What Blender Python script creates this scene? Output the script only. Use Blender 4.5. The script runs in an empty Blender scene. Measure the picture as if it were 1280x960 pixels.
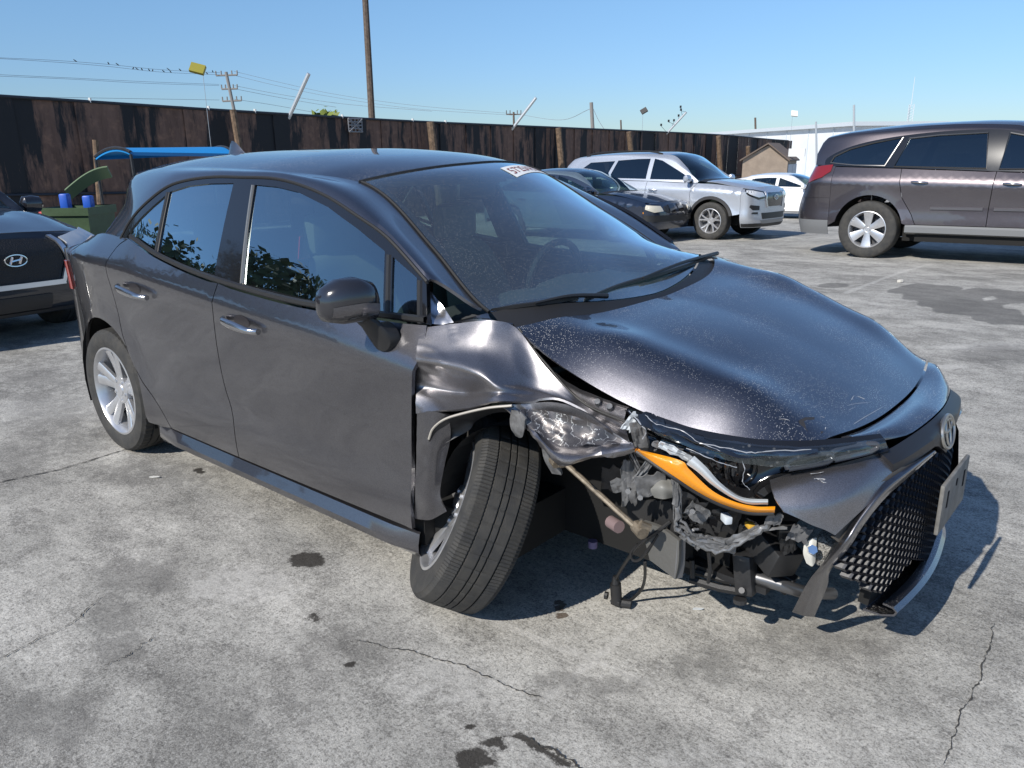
import bpy, bmesh, math, random
import numpy as np
from mathutils import Vector, Matrix, Quaternion
from mathutils.geometry import delaunay_2d_cdt
random.seed(7)
rnd = random.Random(11)
S = bpy.context.scene
COL = S.collection
R_ = math.radians

# ------------------------------------------------------------------ camera
CAM = (1.33029, -2.42843, 1.44049)
YAW, PITCH, ROLL, FPX = R_(130.498), R_(16.3162), R_(0.5211), 978.49
def cam_axes():
    f = np.array([math.cos(YAW)*math.cos(PITCH), math.sin(YAW)*math.cos(PITCH), -math.sin(PITCH)])
    r = np.cross(f, [0, 0, 1]); r /= np.linalg.norm(r); d = np.cross(f, r)
    c, s = math.cos(ROLL), math.sin(ROLL)
    return c*r + s*d, -s*r + c*d, f
AR, AD, AF = cam_axes()
cd = bpy.data.cameras.new('camera'); cam = bpy.data.objects.new('camera', cd); COL.objects.link(cam)
m = Matrix(((AR[0], -AD[0], -AF[0], CAM[0]), (AR[1], -AD[1], -AF[1], CAM[1]), (AR[2], -AD[2], -AF[2], CAM[2]), (0, 0, 0, 1)))
cam.matrix_world = m
cd.sensor_fit = 'HORIZONTAL'; cd.sensor_width = 36; cd.lens = FPX/1280*36
cd.clip_start = 0.05; cd.clip_end = 3000
S.camera = cam
# ------------------------------------------------------------------ daylight
SUN_EL = R_(37.0); SUN_AZ = math.atan2(-1.0, -0.06)      # direction towards the sun in the ground plane
SX, SY = math.cos(SUN_AZ)*math.cos(SUN_EL), math.sin(SUN_AZ)*math.cos(SUN_EL)
w = bpy.data.worlds.new('World'); S.world = w; w.use_nodes = True
nt = w.node_tree; bg = nt.nodes['Background']
sky = nt.nodes.new('ShaderNodeTexSky'); sky.sky_type = 'NISHITA'; sky.sun_disc = False
sky.sun_elevation = SUN_EL; sky.sun_rotation = math.pi/2 - SUN_AZ
sky.altitude = 0; sky.air_density = 1.0; sky.dust_density = 0.0; sky.ozone_density = 3.0
# clear coastal air: the band near the horizon stays blue instead of milky, all the way round
tcw = nt.nodes.new('ShaderNodeTexCoord'); sxw = nt.nodes.new('ShaderNodeSeparateXYZ'); crw = nt.nodes.new('ShaderNodeValToRGB'); mxw = nt.nodes.new('ShaderNodeMix'); mxw.data_type = 'RGBA'; mxw.blend_type = 'MULTIPLY'; mxw.inputs['Factor'].default_value = 1
nt.links.new(tcw.outputs['Generated'], sxw.inputs[0]); nt.links.new(sxw.outputs['Z'], crw.inputs[0]); el = crw.color_ramp.elements
el[0].position = 0.0; el[0].color = (.45, .57, .75, 1); el[1].position = .45; el[1].color = (1, 1, 1.05, 1)
for p_, c_ in ((.09, (.59, .73, .93, 1)), (.19, (.75, .91, 1.04, 1))):
    e_ = el.new(p_); e_.color = c_
nt.links.new(sky.outputs[0], mxw.inputs['A']); nt.links.new(crw.outputs[0], mxw.inputs['B'])
nt.links.new(mxw.outputs['Result'], bg.inputs[0]); bg.inputs[1].default_value = 0.12
sd = bpy.data.lights.new('sun', 'SUN'); sun = bpy.data.objects.new('sun', sd); COL.objects.link(sun)
sd.energy = 4.8; sd.angle = R_(0.53); sd.color = (1.0, 0.95, 0.87)
sun.rotation_euler = Vector((SX, SY, math.sin(SUN_EL))).to_track_quat('Z', 'Y').to_euler()
S.view_settings.view_transform = 'Standard'; S.view_settings.look = 'None'
S.view_settings.exposure = 0.10; S.view_settings.gamma = 1.0; S.view_settings.use_curve_mapping = False

# ------------------------------------------------------------------ authoring helpers: site coordinates
FH = np.array([math.cos(YAW), math.sin(YAW)]); RH = np.array([FH[1], -FH[0]])
def site(r, f):                         # metres right of / in front of the place the photographer stood
    return (CAM[0] + r*RH[0] + f*FH[0], CAM[1] + r*RH[1] + f*FH[1])
SLOPE = 0.021
def ground_z(x, y):                     # the lot falls away gently behind the car
    f = (x-CAM[0])*FH[0] + (y-CAM[1])*FH[1]
    t = f-5.0
    if t <= -1: return 0.0
    if t < 1: return -SLOPE*(t+1)**2/4
    if t > 60: t = 60
    return -SLOPE*t
def P(px, py, ax, val):                 # point on the plane  axis = val  seen at a photo position
    d = AR*((px-640)/FPX) + AD*((py-480)/FPX) + AF
    t = (val-CAM[ax])/d[ax]
    return tuple(np.array(CAM)+t*d)

# ------------------------------------------------------------------ maths
class PC:                               # monotone cubic through points
    def __init__(s, *pts):
        pts = sorted(pts); s.x = [p[0] for p in pts]; s.y = [p[1] for p in pts]; n = len(pts)
        h = [s.x[i+1]-s.x[i] for i in range(n-1)]; d = [(s.y[i+1]-s.y[i])/h[i] for i in range(n-1)]
        m = [0]*n; m[0] = d[0]; m[-1] = d[-1]
        for i in range(1, n-1):
            if d[i-1]*d[i] > 0:
                w1 = 2*h[i]+h[i-1]; w2 = h[i]+2*h[i-1]; m[i] = (w1+w2)/(w1/d[i-1]+w2/d[i])
        s.m = m
    def __call__(s, x):
        X = s.x
        if x <= X[0]: return s.y[0]+s.m[0]*(x-X[0])
        if x >= X[-1]: return s.y[-1]+s.m[-1]*(x-X[-1])
        lo, hi = 0, len(X)-1
        while hi-lo > 1:
            k = (lo+hi)//2
            if X[k] <= x: lo = k
            else: hi = k
        h = X[hi]-X[lo]; t = (x-X[lo])/h
        return ((1+2*t)*(1-t)**2*s.y[lo] + t*(1-t)**2*h*s.m[lo] + t*t*(3-2*t)*s.y[hi] + t*t*(t-1)*h*s.m[hi])
def crom(p, n):                         # Catmull-Rom polyline, n steps a span (n-d points)
    p = [np.array(q, float) for q in p]; out = []
    for i in range(len(p)-1):
        a = p[i-1] if i else 2*p[0]-p[1]; b = p[i]; c = p[i+1]
        d = p[i+2] if i+2 < len(p) else 2*p[-1]-p[-2]
        for k in range(n):
            t = k/n
            out.append(.5*(2*b+(c-a)*t+(2*a-5*b+4*c-d)*t*t+(3*b-a-3*c+d)*t**3))
    out.append(p[-1]); return out
def resample(pl, n):
    pl = [np.array(q, float) for q in pl]; L = [0]
    for a, b in zip(pl, pl[1:]): L.append(L[-1]+np.linalg.norm(b-a))
    out = []; k = 0
    for i in range(n):
        s = L[-1]*i/(n-1)
        while k < len(L)-2 and L[k+1] < s: k += 1
        t = (s-L[k])/max(L[k+1]-L[k], 1e-9); out.append(pl[k]*(1-t)+pl[k+1]*t)
    return out

# ------------------------------------------------------------------ objects
def link(name, me, mt=None, parent=None):
    o = bpy.data.objects.new(name, me); COL.objects.link(o)
    if mt is not None and me is not None:
        for q in (mt if isinstance(mt, (list, tuple)) else [mt]): me.materials.append(q)
    if parent is not None: o.parent = parent
    return o
def tag(o, label=None, cat=None, group=None, kind=None):
    if label: o['label'] = label
    if cat: o['category'] = cat
    if group: o['group'] = group
    if kind: o['kind'] = kind
    return o
def thing(name, label, cat, loc=(0, 0, 0), rz=0, group=None):
    o = bpy.data.objects.new(name, None); COL.objects.link(o); o.location = loc; o.rotation_euler = (0, 0, rz)
    o.empty_display_size = .1
    return tag(o, label, cat, group)
def obj(name, bm, mt, parent=None, smooth=True, ang=35):
    me = bpy.data.meshes.new(name)
    bm.normal_update()
    if smooth:
        ca = R_(ang)
        for f in bm.faces: f.smooth = True
        for e in bm.edges:
            if len(e.link_faces) != 2: continue
            if e.calc_face_angle(0) > ca: e.smooth = False
    bm.to_mesh(me); bm.free()
    return link(name, me, mt, parent)
def copy_tree(o, parent=None):
    c = o.copy(); COL.objects.link(c); c.parent = parent
    for ch in list(o.children): copy_tree(ch, c)
    return c
def B(): return bmesh.new()
def box(bm, c, s, rot=None, bev=0.0):
    r = bmesh.ops.create_cube(bm, size=1)['verts']
    bmesh.ops.scale(bm, vec=s, verts=r)
    if bev:
        es = list({e for v in r for e in v.link_edges})
        g = bmesh.ops.bevel(bm, geom=es, offset=bev, segments=2, affect='EDGES', profile=.5)
        r = list({v for f in g['faces'] for v in f.verts} | {v for v in r if v.is_valid})
    if rot is not None: bmesh.ops.rotate(bm, cent=(0, 0, 0), matrix=rot, verts=r)
    bmesh.ops.translate(bm, vec=c, verts=r)
    return r
def tube(bm, path, rad, n=8, cap=True):
    path = [Vector(p) for p in path]; rings = []
    rr = rad if isinstance(rad, (list, tuple)) else [rad]*len(path)
    prev = None
    for i, p in enumerate(path):
        t = (path[min(i+1, len(path)-1)]-path[max(i-1, 0)]).normalized()
        if prev is None:
            a = t.orthogonal().normalized()
        else:
            a = (prev-t*prev.dot(t)).normalized()
        prev = a; b = t.cross(a)
        rings.append([bm.verts.new(p+(a*math.cos(q)+b*math.sin(q))*rr[i]) for q in [2*math.pi*k/n for k in range(n)]])
    for r0, r1 in zip(rings, rings[1:]):
        for k in range(n): bm.faces.new((r0[k], r0[(k+1) % n], r1[(k+1) % n], r1[k]))
    if cap:
        bm.faces.new(rings[0][::-1]); bm.faces.new(rings[-1])
def grid(bm, rows, close=False):
    V = [[bm.verts.new(tuple(p)) for p in r] for r in rows]
    for a, b in zip(V, V[1:]):
        n = len(a)
        for k in range(n if close else n-1):
            try: bm.faces.new((a[k], a[(k+1) % n], b[(k+1) % n], b[k]))
            except ValueError: pass
    return V
def fix(bm, toward=None):
    bmesh.ops.recalc_face_normals(bm, faces=bm.faces[:])
def face_out(bm, d):                    # turn an open sheet so that it faces direction d
    bm.normal_update(); s = Vector((0, 0, 0))
    for f in bm.faces: s += f.normal*f.calc_area()
    if s.dot(Vector(d)) < 0: bmesh.ops.reverse_faces(bm, faces=bm.faces[:])
    bm.normal_update()
def lips(bm, t, rnd_=.0035):
    """give an open sheet a rounded edge and a depth t, folded away from its normals"""
    if t <= 0: return
    bm.normal_update()
    es = [e for e in bm.edges if e.is_boundary]
    if not es: return
    nrm = {v: v.normal.copy() for e in es for v in e.verts}
    g = bmesh.ops.extrude_edge_only(bm, edges=es)
    vs = [q for q in g['geom'] if isinstance(q, bmesh.types.BMVert)]
    from_src = {}
    for e in [q for q in g['geom'] if isinstance(q, bmesh.types.BMEdge)]: pass
    for v in vs:
        src = None
        for e in v.link_edges:
            o = e.other_vert(v)
            if o in nrm: src = o; break
        n = nrm[src] if src else Vector((0, 0, 1))
        v.co = v.co-n*t
    bm.normal_update()
def patch(rows, nu=4, nv=4, t=.0, out=None):
    """bicubic sheet through control rows"""
    R1 = [crom(r, nu) for r in rows]
    cols = list(zip(*R1)); C1 = [crom(c, nv) for c in cols]
    bm = B(); grid(bm, list(zip(*C1)))
    if out is not None: face_out(bm, out)
    lips(bm, t); return bm
def polymesh(outline, fn, res=.05, holes=(), t=.0, out=None, jit=0):
    """fill a 2-D outline with small triangles and lay it on a surface fn(u,v)->xyz"""
    ol = densify(outline, res); n = len(ol); pts = [Vector(p) for p in ol]
    faces = [list(range(n))]; loops = [ol]
    for h in holes:
        hd = densify(h, res); k = len(pts)
        pts += [Vector(p) for p in hd]; faces.append(list(range(k, k+len(hd)))); loops.append(hd)
    us = [p[0] for p in ol]; vs = [p[1] for p in ol]
    segs = [np.array(l) for l in loops]
    allb = np.concatenate(segs)
    u = min(us); row = 0; inner = []
    while u < max(us):
        v = min(vs)+(res*.5 if row % 2 else 0)
        while v < max(vs):
            if np.min((allb[:, 0]-u)**2+(allb[:, 1]-v)**2) > (res*.55)**2 and inside(ol, u, v):
                inner.append(Vector((u, v)))
            v += res
        u += res*.87; row += 1
    pts += inner
    V, E, F, *_ = delaunay_2d_cdt(pts, [], faces, 2 if holes else 1, 1e-6)
    bm = B(); bv = [bm.verts.new(fn(p.x, p.y)) for p in V]
    hl = [l for l in loops[1:]]
    for f in F:
        if holes:
            cx = sum(V[i].x for i in f)/len(f); cy = sum(V[i].y for i in f)/len(f)
            if not inside(ol, cx, cy) or any(inside(h, cx, cy) for h in hl): continue
        try: bm.faces.new([bv[i] for i in f])
        except ValueError: pass
    for v in [v for v in bm.verts if not v.link_faces]: bm.verts.remove(v)
    if out is not None: face_out(bm, out)
    lips(bm, t)
    return bm
def densify(pl, res):
    out = []
    for i, a in enumerate(pl):
        b = pl[(i+1) % len(pl)]; L = math.hypot(b[0]-a[0], b[1]-a[1]); k = max(1, int(round(L/res)))
        for j in range(k): out.append((a[0]+(b[0]-a[0])*j/k, a[1]+(b[1]-a[1])*j/k))
    return out
def inside(pl, x, y):
    c = False; n = len(pl); j = n-1
    for i in range(n):
        xi, yi = pl[i]; xj, yj = pl[j]
        if (yi > y) != (yj > y) and x < (xj-xi)*(y-yi)/(yj-yi)+xi: c = not c
        j = i
    return c
def shrink(pl, d):                      # inset a polygon by d
    n = len(pl); A = sum(pl[i][0]*pl[(i+1) % n][1]-pl[(i+1) % n][0]*pl[i][1] for i in range(n))
    sg = 1 if A > 0 else -1; out = []
    for i in range(n):
        p = pl[i]; a = pl[i-1]; b = pl[(i+1) % n]
        e1 = Vector((p[0]-a[0], p[1]-a[1])); e2 = Vector((b[0]-p[0], b[1]-p[1]))
        if e1.length < 1e-9 or e2.length < 1e-9: out.append(p); continue
        e1.normalize(); e2.normalize()
        n1 = Vector((-e1.y, e1.x))*sg; n2 = Vector((-e2.y, e2.x))*sg
        q = n1+n2; q = q/max(q.dot(n1), .4) if q.length > 1e-6 else n1
        out.append((p[0]+q.x*d, p[1]+q.y*d))
    return out
def lathe(bm, prof, n, axis='Y', wob=None, closed=False):
    """prof: (axial, radius) points; spins about the Y axis"""
    rows = []
    for k in range(n):
        a = 2*math.pi*k/n
        rows.append([(r*math.sin(a), ax, r*math.cos(a)) if wob is None else
                     ((r+wob(k, i))*math.sin(a), ax, (r+wob(k, i))*math.cos(a)) for i, (ax, r) in enumerate(prof)])
    V = [[bm.verts.new(p) for p in r] for r in rows]; m_ = len(prof)
    for k in range(n):
        a, b = V[k], V[(k+1) % n]
        for i in range(m_-1 if not closed else m_):
            bm.faces.new((a[i], a[(i+1) % m_], b[(i+1) % m_], b[i]))
    return V
def prism(bm, pl, h0, h1, fn=lambda u, v, h: (u, v, h)):
    a = [bm.verts.new(fn(u, v, h0)) for u, v in pl]; b = [bm.verts.new(fn(u, v, h1)) for u, v in pl]; n = len(pl)
    bm.faces.new(a[::-1]); bm.faces.new(b)
    for k in range(n): bm.faces.new((a[k], a[(k+1) % n], b[(k+1) % n], b[k]))

# ------------------------------------------------------------------ materials
MATS = {}
def mat(name, base, rough=.5, metal=0, coat=0, spec=.5, bump=0, bscale=40, var=0, vscale=6, coatr=.03, emit=None, dirt=None):
    if name in MATS: return MATS[name]
    m = bpy.data.materials.new(name); m.use_nodes = True; N = m.node_tree; p = N.nodes['Principled BSDF']
    p.inputs['Base Color'].default_value = (*base, 1); p.inputs['Roughness'].default_value = rough
    p.inputs['Metallic'].default_value = metal; p.inputs['Coat Weight'].default_value = coat
    p.inputs['Coat Roughness'].default_value = coatr; p.inputs['Specular IOR Level'].default_value = spec
    tc = N.nodes.new('ShaderNodeTexCoord')
    if bump:
        n = N.nodes.new('ShaderNodeTexNoise'); n.inputs['Scale'].default_value = bscale; n.inputs['Detail'].default_value = 4
        N.links.new(tc.outputs['Object'], n.inputs['Vector'])
        b = N.nodes.new('ShaderNodeBump'); b.inputs['Strength'].default_value = bump; b.inputs['Distance'].default_value = .01
        N.links.new(n.outputs['Fac'], b.inputs['Height']); N.links.new(b.outputs[0], p.inputs['Normal'])
    if var:
        n = N.nodes.new('ShaderNodeTexNoise'); n.inputs['Scale'].default_value = vscale; n.inputs['Detail'].default_value = 6
        n.inputs['Roughness'].default_value = .65
        N.links.new(tc.outputs['Object'], n.inputs['Vector'])
        mx = N.nodes.new('ShaderNodeMix'); mx.data_type = 'RGBA'
        d = dirt or tuple(c*(1-var) for c in base)
        mx.inputs['A'].default_value = (*d, 1); mx.inputs['B'].default_value = (*[min(1, c*(1+var*.6)) for c in base], 1)
        cr = N.nodes.new('ShaderNodeMapRange'); cr.inputs['From Min'].default_value = .35; cr.inputs['From Max'].default_value = .65
        N.links.new(n.outputs['Fac'], cr.inputs['Value']); N.links.new(cr.outputs[0], mx.inputs['Factor'])
        N.links.new(mx.outputs['Result'], p.inputs['Base Color'])
    if emit: p.inputs['Emission Color'].default_value = (*emit, 1); p.inputs['Emission Strength'].default_value = 1
    MATS[name] = m; return m
def glass(name, tint, refl=1.0, rough=.0, dust=0, dscale=250):
    if name in MATS: return MATS[name]
    m = bpy.data.materials.new(name); m.use_nodes = True; N = m.node_tree; N.nodes.clear(); L = N.links.new
    out = N.nodes.new('ShaderNodeOutputMaterial'); tr = N.nodes.new('ShaderNodeBsdfTransparent'); tr.inputs[0].default_value = (*tint, 1)
    gl = N.nodes.new('ShaderNodeBsdfGlossy'); gl.inputs['Roughness'].default_value = rough; gl.inputs[0].default_value = (.80, .95, 1.0, 1)
    fr = N.nodes.new('ShaderNodeFresnel'); fr.inputs['IOR'].default_value = 1.52
    mp = N.nodes.new('ShaderNodeMath'); mp.operation = 'MULTIPLY'; mp.inputs[1].default_value = refl; mp.use_clamp = True
    # a pane seen from its back reflects like its front
    ge = N.nodes.new('ShaderNodeNewGeometry'); bf_ = N.nodes.new('ShaderNodeMath'); bf_.operation = 'MULTIPLY_ADD'; bf_.inputs[1].default_value = 1/1.52-1.52; bf_.inputs[2].default_value = 1.52
    L(ge.outputs['Backfacing'], bf_.inputs[0]); L(bf_.outputs[0], fr.inputs['IOR'])
    L(fr.outputs[0], mp.inputs[0]); mx = N.nodes.new('ShaderNodeMixShader')
    L(mp.outputs[0], mx.inputs[0]); L(tr.outputs[0], mx.inputs[1]); L(gl.outputs[0], mx.inputs[2])
    last = mx
    if dust:
        tc = N.nodes.new('ShaderNodeTexCoord'); v = N.nodes.new('ShaderNodeTexVoronoi'); v.inputs['Scale'].default_value = dscale
        n = N.nodes.new('ShaderNodeTexNoise'); n.inputs['Scale'].default_value = 5; n.inputs['Detail'].default_value = 3
        L(tc.outputs['Object'], v.inputs['Vector']); L(tc.outputs['Object'], n.inputs['Vector'])
        a = N.nodes.new('ShaderNodeMapRange'); a.inputs['From Min'].default_value = .30; a.inputs['From Max'].default_value = .12
        L(v.outputs['Distance'], a.inputs['Value'])
        c = N.nodes.new('ShaderNodeMath'); c.operation = 'GREATER_THAN'; c.inputs[1].default_value = .62
        sp = N.nodes.new('ShaderNodeSeparateColor'); L(v.outputs['Color'], sp.inputs[0])
        L(sp.outputs[0], c.inputs[0])
        k = N.nodes.new('ShaderNodeMath'); k.operation = 'MULTIPLY'; L(a.outputs[0], k.inputs[0]); L(c.outputs[0], k.inputs[1])
        k2 = N.nodes.new('ShaderNodeMath'); k2.operation = 'MULTIPLY'; L(k.outputs[0], k2.inputs[0]); L(n.outputs['Fac'], k2.inputs[1])
        k3 = N.nodes.new('ShaderNodeMath'); k3.operation = 'MULTIPLY_ADD'; L(k2.outputs[0], k3.inputs[0]); k3.inputs[1].default_value = dust; 
        k3.inputs[2].default_value = dust*.045; k3.use_clamp = True
        df = N.nodes.new('ShaderNodeBsdfDiffuse'); df.inputs[0].default_value = (.55, .55, .53, 1)
        m2 = N.nodes.new('ShaderNodeMixShader'); L(k3.outputs[0], m2.inputs[0]); L(mx.outputs[0], m2.inputs[1]); L(df.outputs[0], m2.inputs[2]); last = m2
    L(last.outputs[0], out.inputs[0]); MATS[name] = m; return m
def paint(name, base, metal=.55, rough=.38, coat=1, dust=0, dscale=170):
    if name in MATS: return MATS[name]
    m = mat(name, base, rough, metal, coat); N = m.node_tree; p = N.nodes['Principled BSDF']; L = N.links.new
    p.inputs['Coat IOR'].default_value = 1.6
    tc = N.nodes.new('ShaderNodeTexCoord')
    # metal flake: tiny tilts of the base coat
    v = N.nodes.new('ShaderNodeTexVoronoi'); v.inputs['Scale'].default_value = 900; L(tc.outputs['Object'], v.inputs['Vector'])
    hs = N.nodes.new('ShaderNodeHueSaturation'); sp = N.nodes.new('ShaderNodeSeparateColor'); L(v.outputs['Color'], sp.inputs[0])
    mr = N.nodes.new('ShaderNodeMapRange'); mr.inputs['To Min'].default_value = .75; mr.inputs['To Max'].default_value = 1.3; L(sp.outputs[0], mr.inputs['Value'])
    hs.inputs['Color'].default_value = (*base, 1); L(mr.outputs[0], hs.inputs['Value'])
    col = hs.outputs[0]
    # waviness of real sheet metal
    n0 = N.nodes.new('ShaderNodeTexNoise'); n0.inputs['Scale'].default_value = 3.5; n0.inputs['Detail'].default_value = 1; L(tc.outputs['Object'], n0.inputs['Vector'])
    bp = N.nodes.new('ShaderNodeBump'); bp.inputs['Strength'].default_value = .045; bp.inputs['Distance'].default_value = .01; L(n0.outputs['Fac'], bp.inputs['Height'])
    L(bp.outputs[0], p.inputs['Coat Normal']); L(bp.outputs[0], p.inputs['Normal'])
    if dust:
        vo = N.nodes.new('ShaderNodeTexVoronoi'); vo.inputs['Scale'].default_value = dscale; L(tc.outputs['Object'], vo.inputs['Vector'])
        n = N.nodes.new('ShaderNodeTexNoise'); n.inputs['Scale'].default_value = 4; n.inputs['Detail'].default_value = 5; L(tc.outputs['Object'], n.inputs['Vector'])
        a = N.nodes.new('ShaderNodeMapRange'); a.inputs['From Min'].default_value = .32; a.inputs['From Max'].default_value = .14; L(vo.outputs['Distance'], a.inputs['Value'])
        sc = N.nodes.new('ShaderNodeSeparateColor'); L(vo.outputs['Color'], sc.inputs[0])
        c = N.nodes.new('ShaderNodeMath'); c.operation = 'GREATER_THAN'; c.inputs[1].default_value = .42; L(sc.outputs[1], c.inputs[0])
        nn = N.nodes.new('ShaderNodeMapRange'); nn.inputs['From Min'].default_value = .35; nn.inputs['From Max'].default_value = .65; L(n.outputs['Fac'], nn.inputs['Value'])
        k = N.nodes.new('ShaderNodeMath'); k.operation = 'MULTIPLY'; L(a.outputs[0], k.inputs[0]); L(c.outputs[0], k.inputs[1])
        k2 = N.nodes.new('ShaderNodeMath'); k2.operation = 'MULTIPLY'; L(k.outputs[0], k2.inputs[0]); L(nn.outputs[0], k2.inputs[1])
        ge = N.nodes.new('ShaderNodeNewGeometry'); sx = N.nodes.new('ShaderNodeSeparateXYZ'); L(ge.outputs['True Normal'], sx.inputs[0])
        up = N.nodes.new('ShaderNodeMapRange'); up.inputs['From Min'].default_value = .5; up.inputs['From Max'].default_value = .9; L(sx.outputs['Z'], up.inputs['Value'])
        k3 = N.nodes.new('ShaderNodeMath'); k3.operation = 'MULTIPLY'; L(k2.outputs[0], k3.inputs[0]); L(up.outputs[0], k3.inputs[1])
        k4 = N.nodes.new('ShaderNodeMath'); k4.operation = 'MULTIPLY'; k4.inputs[1].default_value = dust; k4.use_clamp = True; L(k3.outputs[0], k4.inputs[0])
        mx = N.nodes.new('ShaderNodeMix'); mx.data_type = 'RGBA'; L(k4.outputs[0], mx.inputs['Factor']); L(col, mx.inputs['A']); mx.inputs['B'].default_value = (.62, .61, .58, 1)
        col = mx.outputs['Result']
        iv = N.nodes.new('ShaderNodeMath'); iv.operation = 'MULTIPLY_ADD'; iv.inputs[1].default_value = -metal; iv.inputs[2].default_value = metal; L(k4.outputs[0], iv.inputs[0]); L(iv.outputs[0], p.inputs['Metallic'])
        ic = N.nodes.new('ShaderNodeMath'); ic.operation = 'SUBTRACT'; ic.inputs[0].default_value = 1; L(k4.outputs[0], ic.inputs[1]); L(ic.outputs[0], p.inputs['Coat Weight'])
    L(col, p.inputs['Base Color'])
    return m
# ------------------------------------------------------------------ cars: surfaces shared by every car
DPROF = PC((-.3, .13), (-.1, .06), (0, .035), (.08, .018), (.2, .014), (.42, .022), (.7, .016), (.93, .004), (1, 0))
HPROF = PC((0, 0), (.04, .02), (.5, .47), (1, 1))
VPROF = PC((0, 0), (.4, .12), (.8, .62), (1, 1))
class Car:
    def __init__(s, **k): s.__dict__.update(k)
    def Y(s, x, z):
        zc, zb = s.zc(x), s.zb(x)
        if z <= zc: off = DPROF((z-s.zs)/(zc-s.zs))
        else: off = (s.W(x)-s.Yb(x))*HPROF(min(1.3, (z-zc)/max(zb-zc, .02)))
        f = 0
        for ax, az, ar in s.arch:
            q = math.hypot(x-ax, z-az)-ar
            if q < .3: f += s.flare*math.exp(-(max(q-.015, 0)/.055)**2)
        return s.W(x)-off+f
    def G(s, x, z):
        h = z-s.zb(x)
        return s.Yb(x)-s.k*h-s.kc*h*h
    def shear(s, y, z): return getattr(s, 'lean', 0)*y*min(1, max(0, (z-.95)/.4))
    def side(s, sg): return lambda x, z: (x, sg*s.Y(x, z), z)
    def green(s, sg): return lambda x, z: (x, sg*s.G(x, z), z)
    def top(s, x, v):
        a = abs(v); zt, ze = s.zt(x), s.ze(x); r = s.ridge(x)
        er = s.roll(x) if hasattr(s, 'roll') else 0
        z = zt+(ze+er-zt)*a**s.p+r*math.exp(-((a-.80)/.15)**2)-er*(max(0, a-.83)/.17)**1.7
        y = v*s.ye(x)
        if y > 0 and hasattr(s, 'lift') and x > -.38: z += .055*(y/.7)*min(1, (x+.38)/.2)*max(0, min(1, (.72-x)/.7))
        return (x, y, z+s.shear(y, z))
    def nose(s, t, z):                  # t in -1..1 round the front, t<0 is the right flank
        a = abs(t)*math.pi/2; n = s.nn
        x0 = s.xn; xf = s.xf(z); W = s.Y(x0, z)*s.nw(z)
        x = x0+(xf-x0)*max(math.cos(a), 0)**(2/n); y = W*math.sin(a)**(2/n)
        return (x, math.copysign(y, t), z)
    def tail(s, t, z):
        a = abs(t)*math.pi/2; n = s.tn
        x0 = s.xt; xr = s.xr(z); W = s.Y(x0, z)*s.tw(z)
        x = x0+(xr-x0)*max(math.cos(a), 0)**(2/n); y = W*math.sin(a)**(2/n)
        return (x, math.copysign(y, t), z)
def rail(pa, da, pb, db, n, m=7, k=1.0):
    """smooth strip from curve pa (leaving along da) to curve pb (arriving along db)"""
    rows = []
    A = resample(pa, n); Bq = resample(pb, n)
    DA = resample(da, n) if len(da) > 1 else [np.array(da[0])]*n; DB = resample(db, n) if len(db) > 1 else [np.array(db[0])]*n
    for a, b, u, v in zip(A, Bq, DA, DB):
        L = np.linalg.norm(b-a)*k; u = u/np.linalg.norm(u)*L; v = v/np.linalg.norm(v)*L; r = []
        for j in range(m):
            t = j/(m-1)
            r.append((2*t**3-3*t*t+1)*a+(t**3-2*t*t+t)*u+(3*t*t-2*t**3)*b+(t**3-t*t)*v)
        rows.append(r)
    return rows
def rail2(pa, da, pb, db, n, m, k):     # as rail, with pb and db already sampled
    rows = []
    for i_, (a, b, u, v) in enumerate(zip(resample(pa, n), pb, resample(da, n), db)):
        L = np.linalg.norm(b-a)*k*(1-.85*max(0, (i_/(n-1)-.80)/.20)); v = v/np.linalg.norm(v); q_ = (b-a)/np.linalg.norm(b-a); f_ = min(.8, max(0, (.40-i_/(n-1))/.10)); v = v*(1-f_)+q_*f_; u = u/np.linalg.norm(u)*L; v = v/np.linalg.norm(v)*L; r = []
        for j in range(m):
            t = j/(m-1); r.append((2*t**3-3*t*t+1)*a+(t**3-2*t*t+t)*u+(3*t*t-2*t**3)*b+(t**3-t*t)*v)
        rows.append(r)
    return rows
def arc(cx, cz, r, a0, a1, n):
    return [(cx+r*math.cos(R_(a0+(a1-a0)*i/(n-1))), cz+r*math.sin(R_(a0+(a1-a0)*i/(n-1)))) for i in range(n)]

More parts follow.
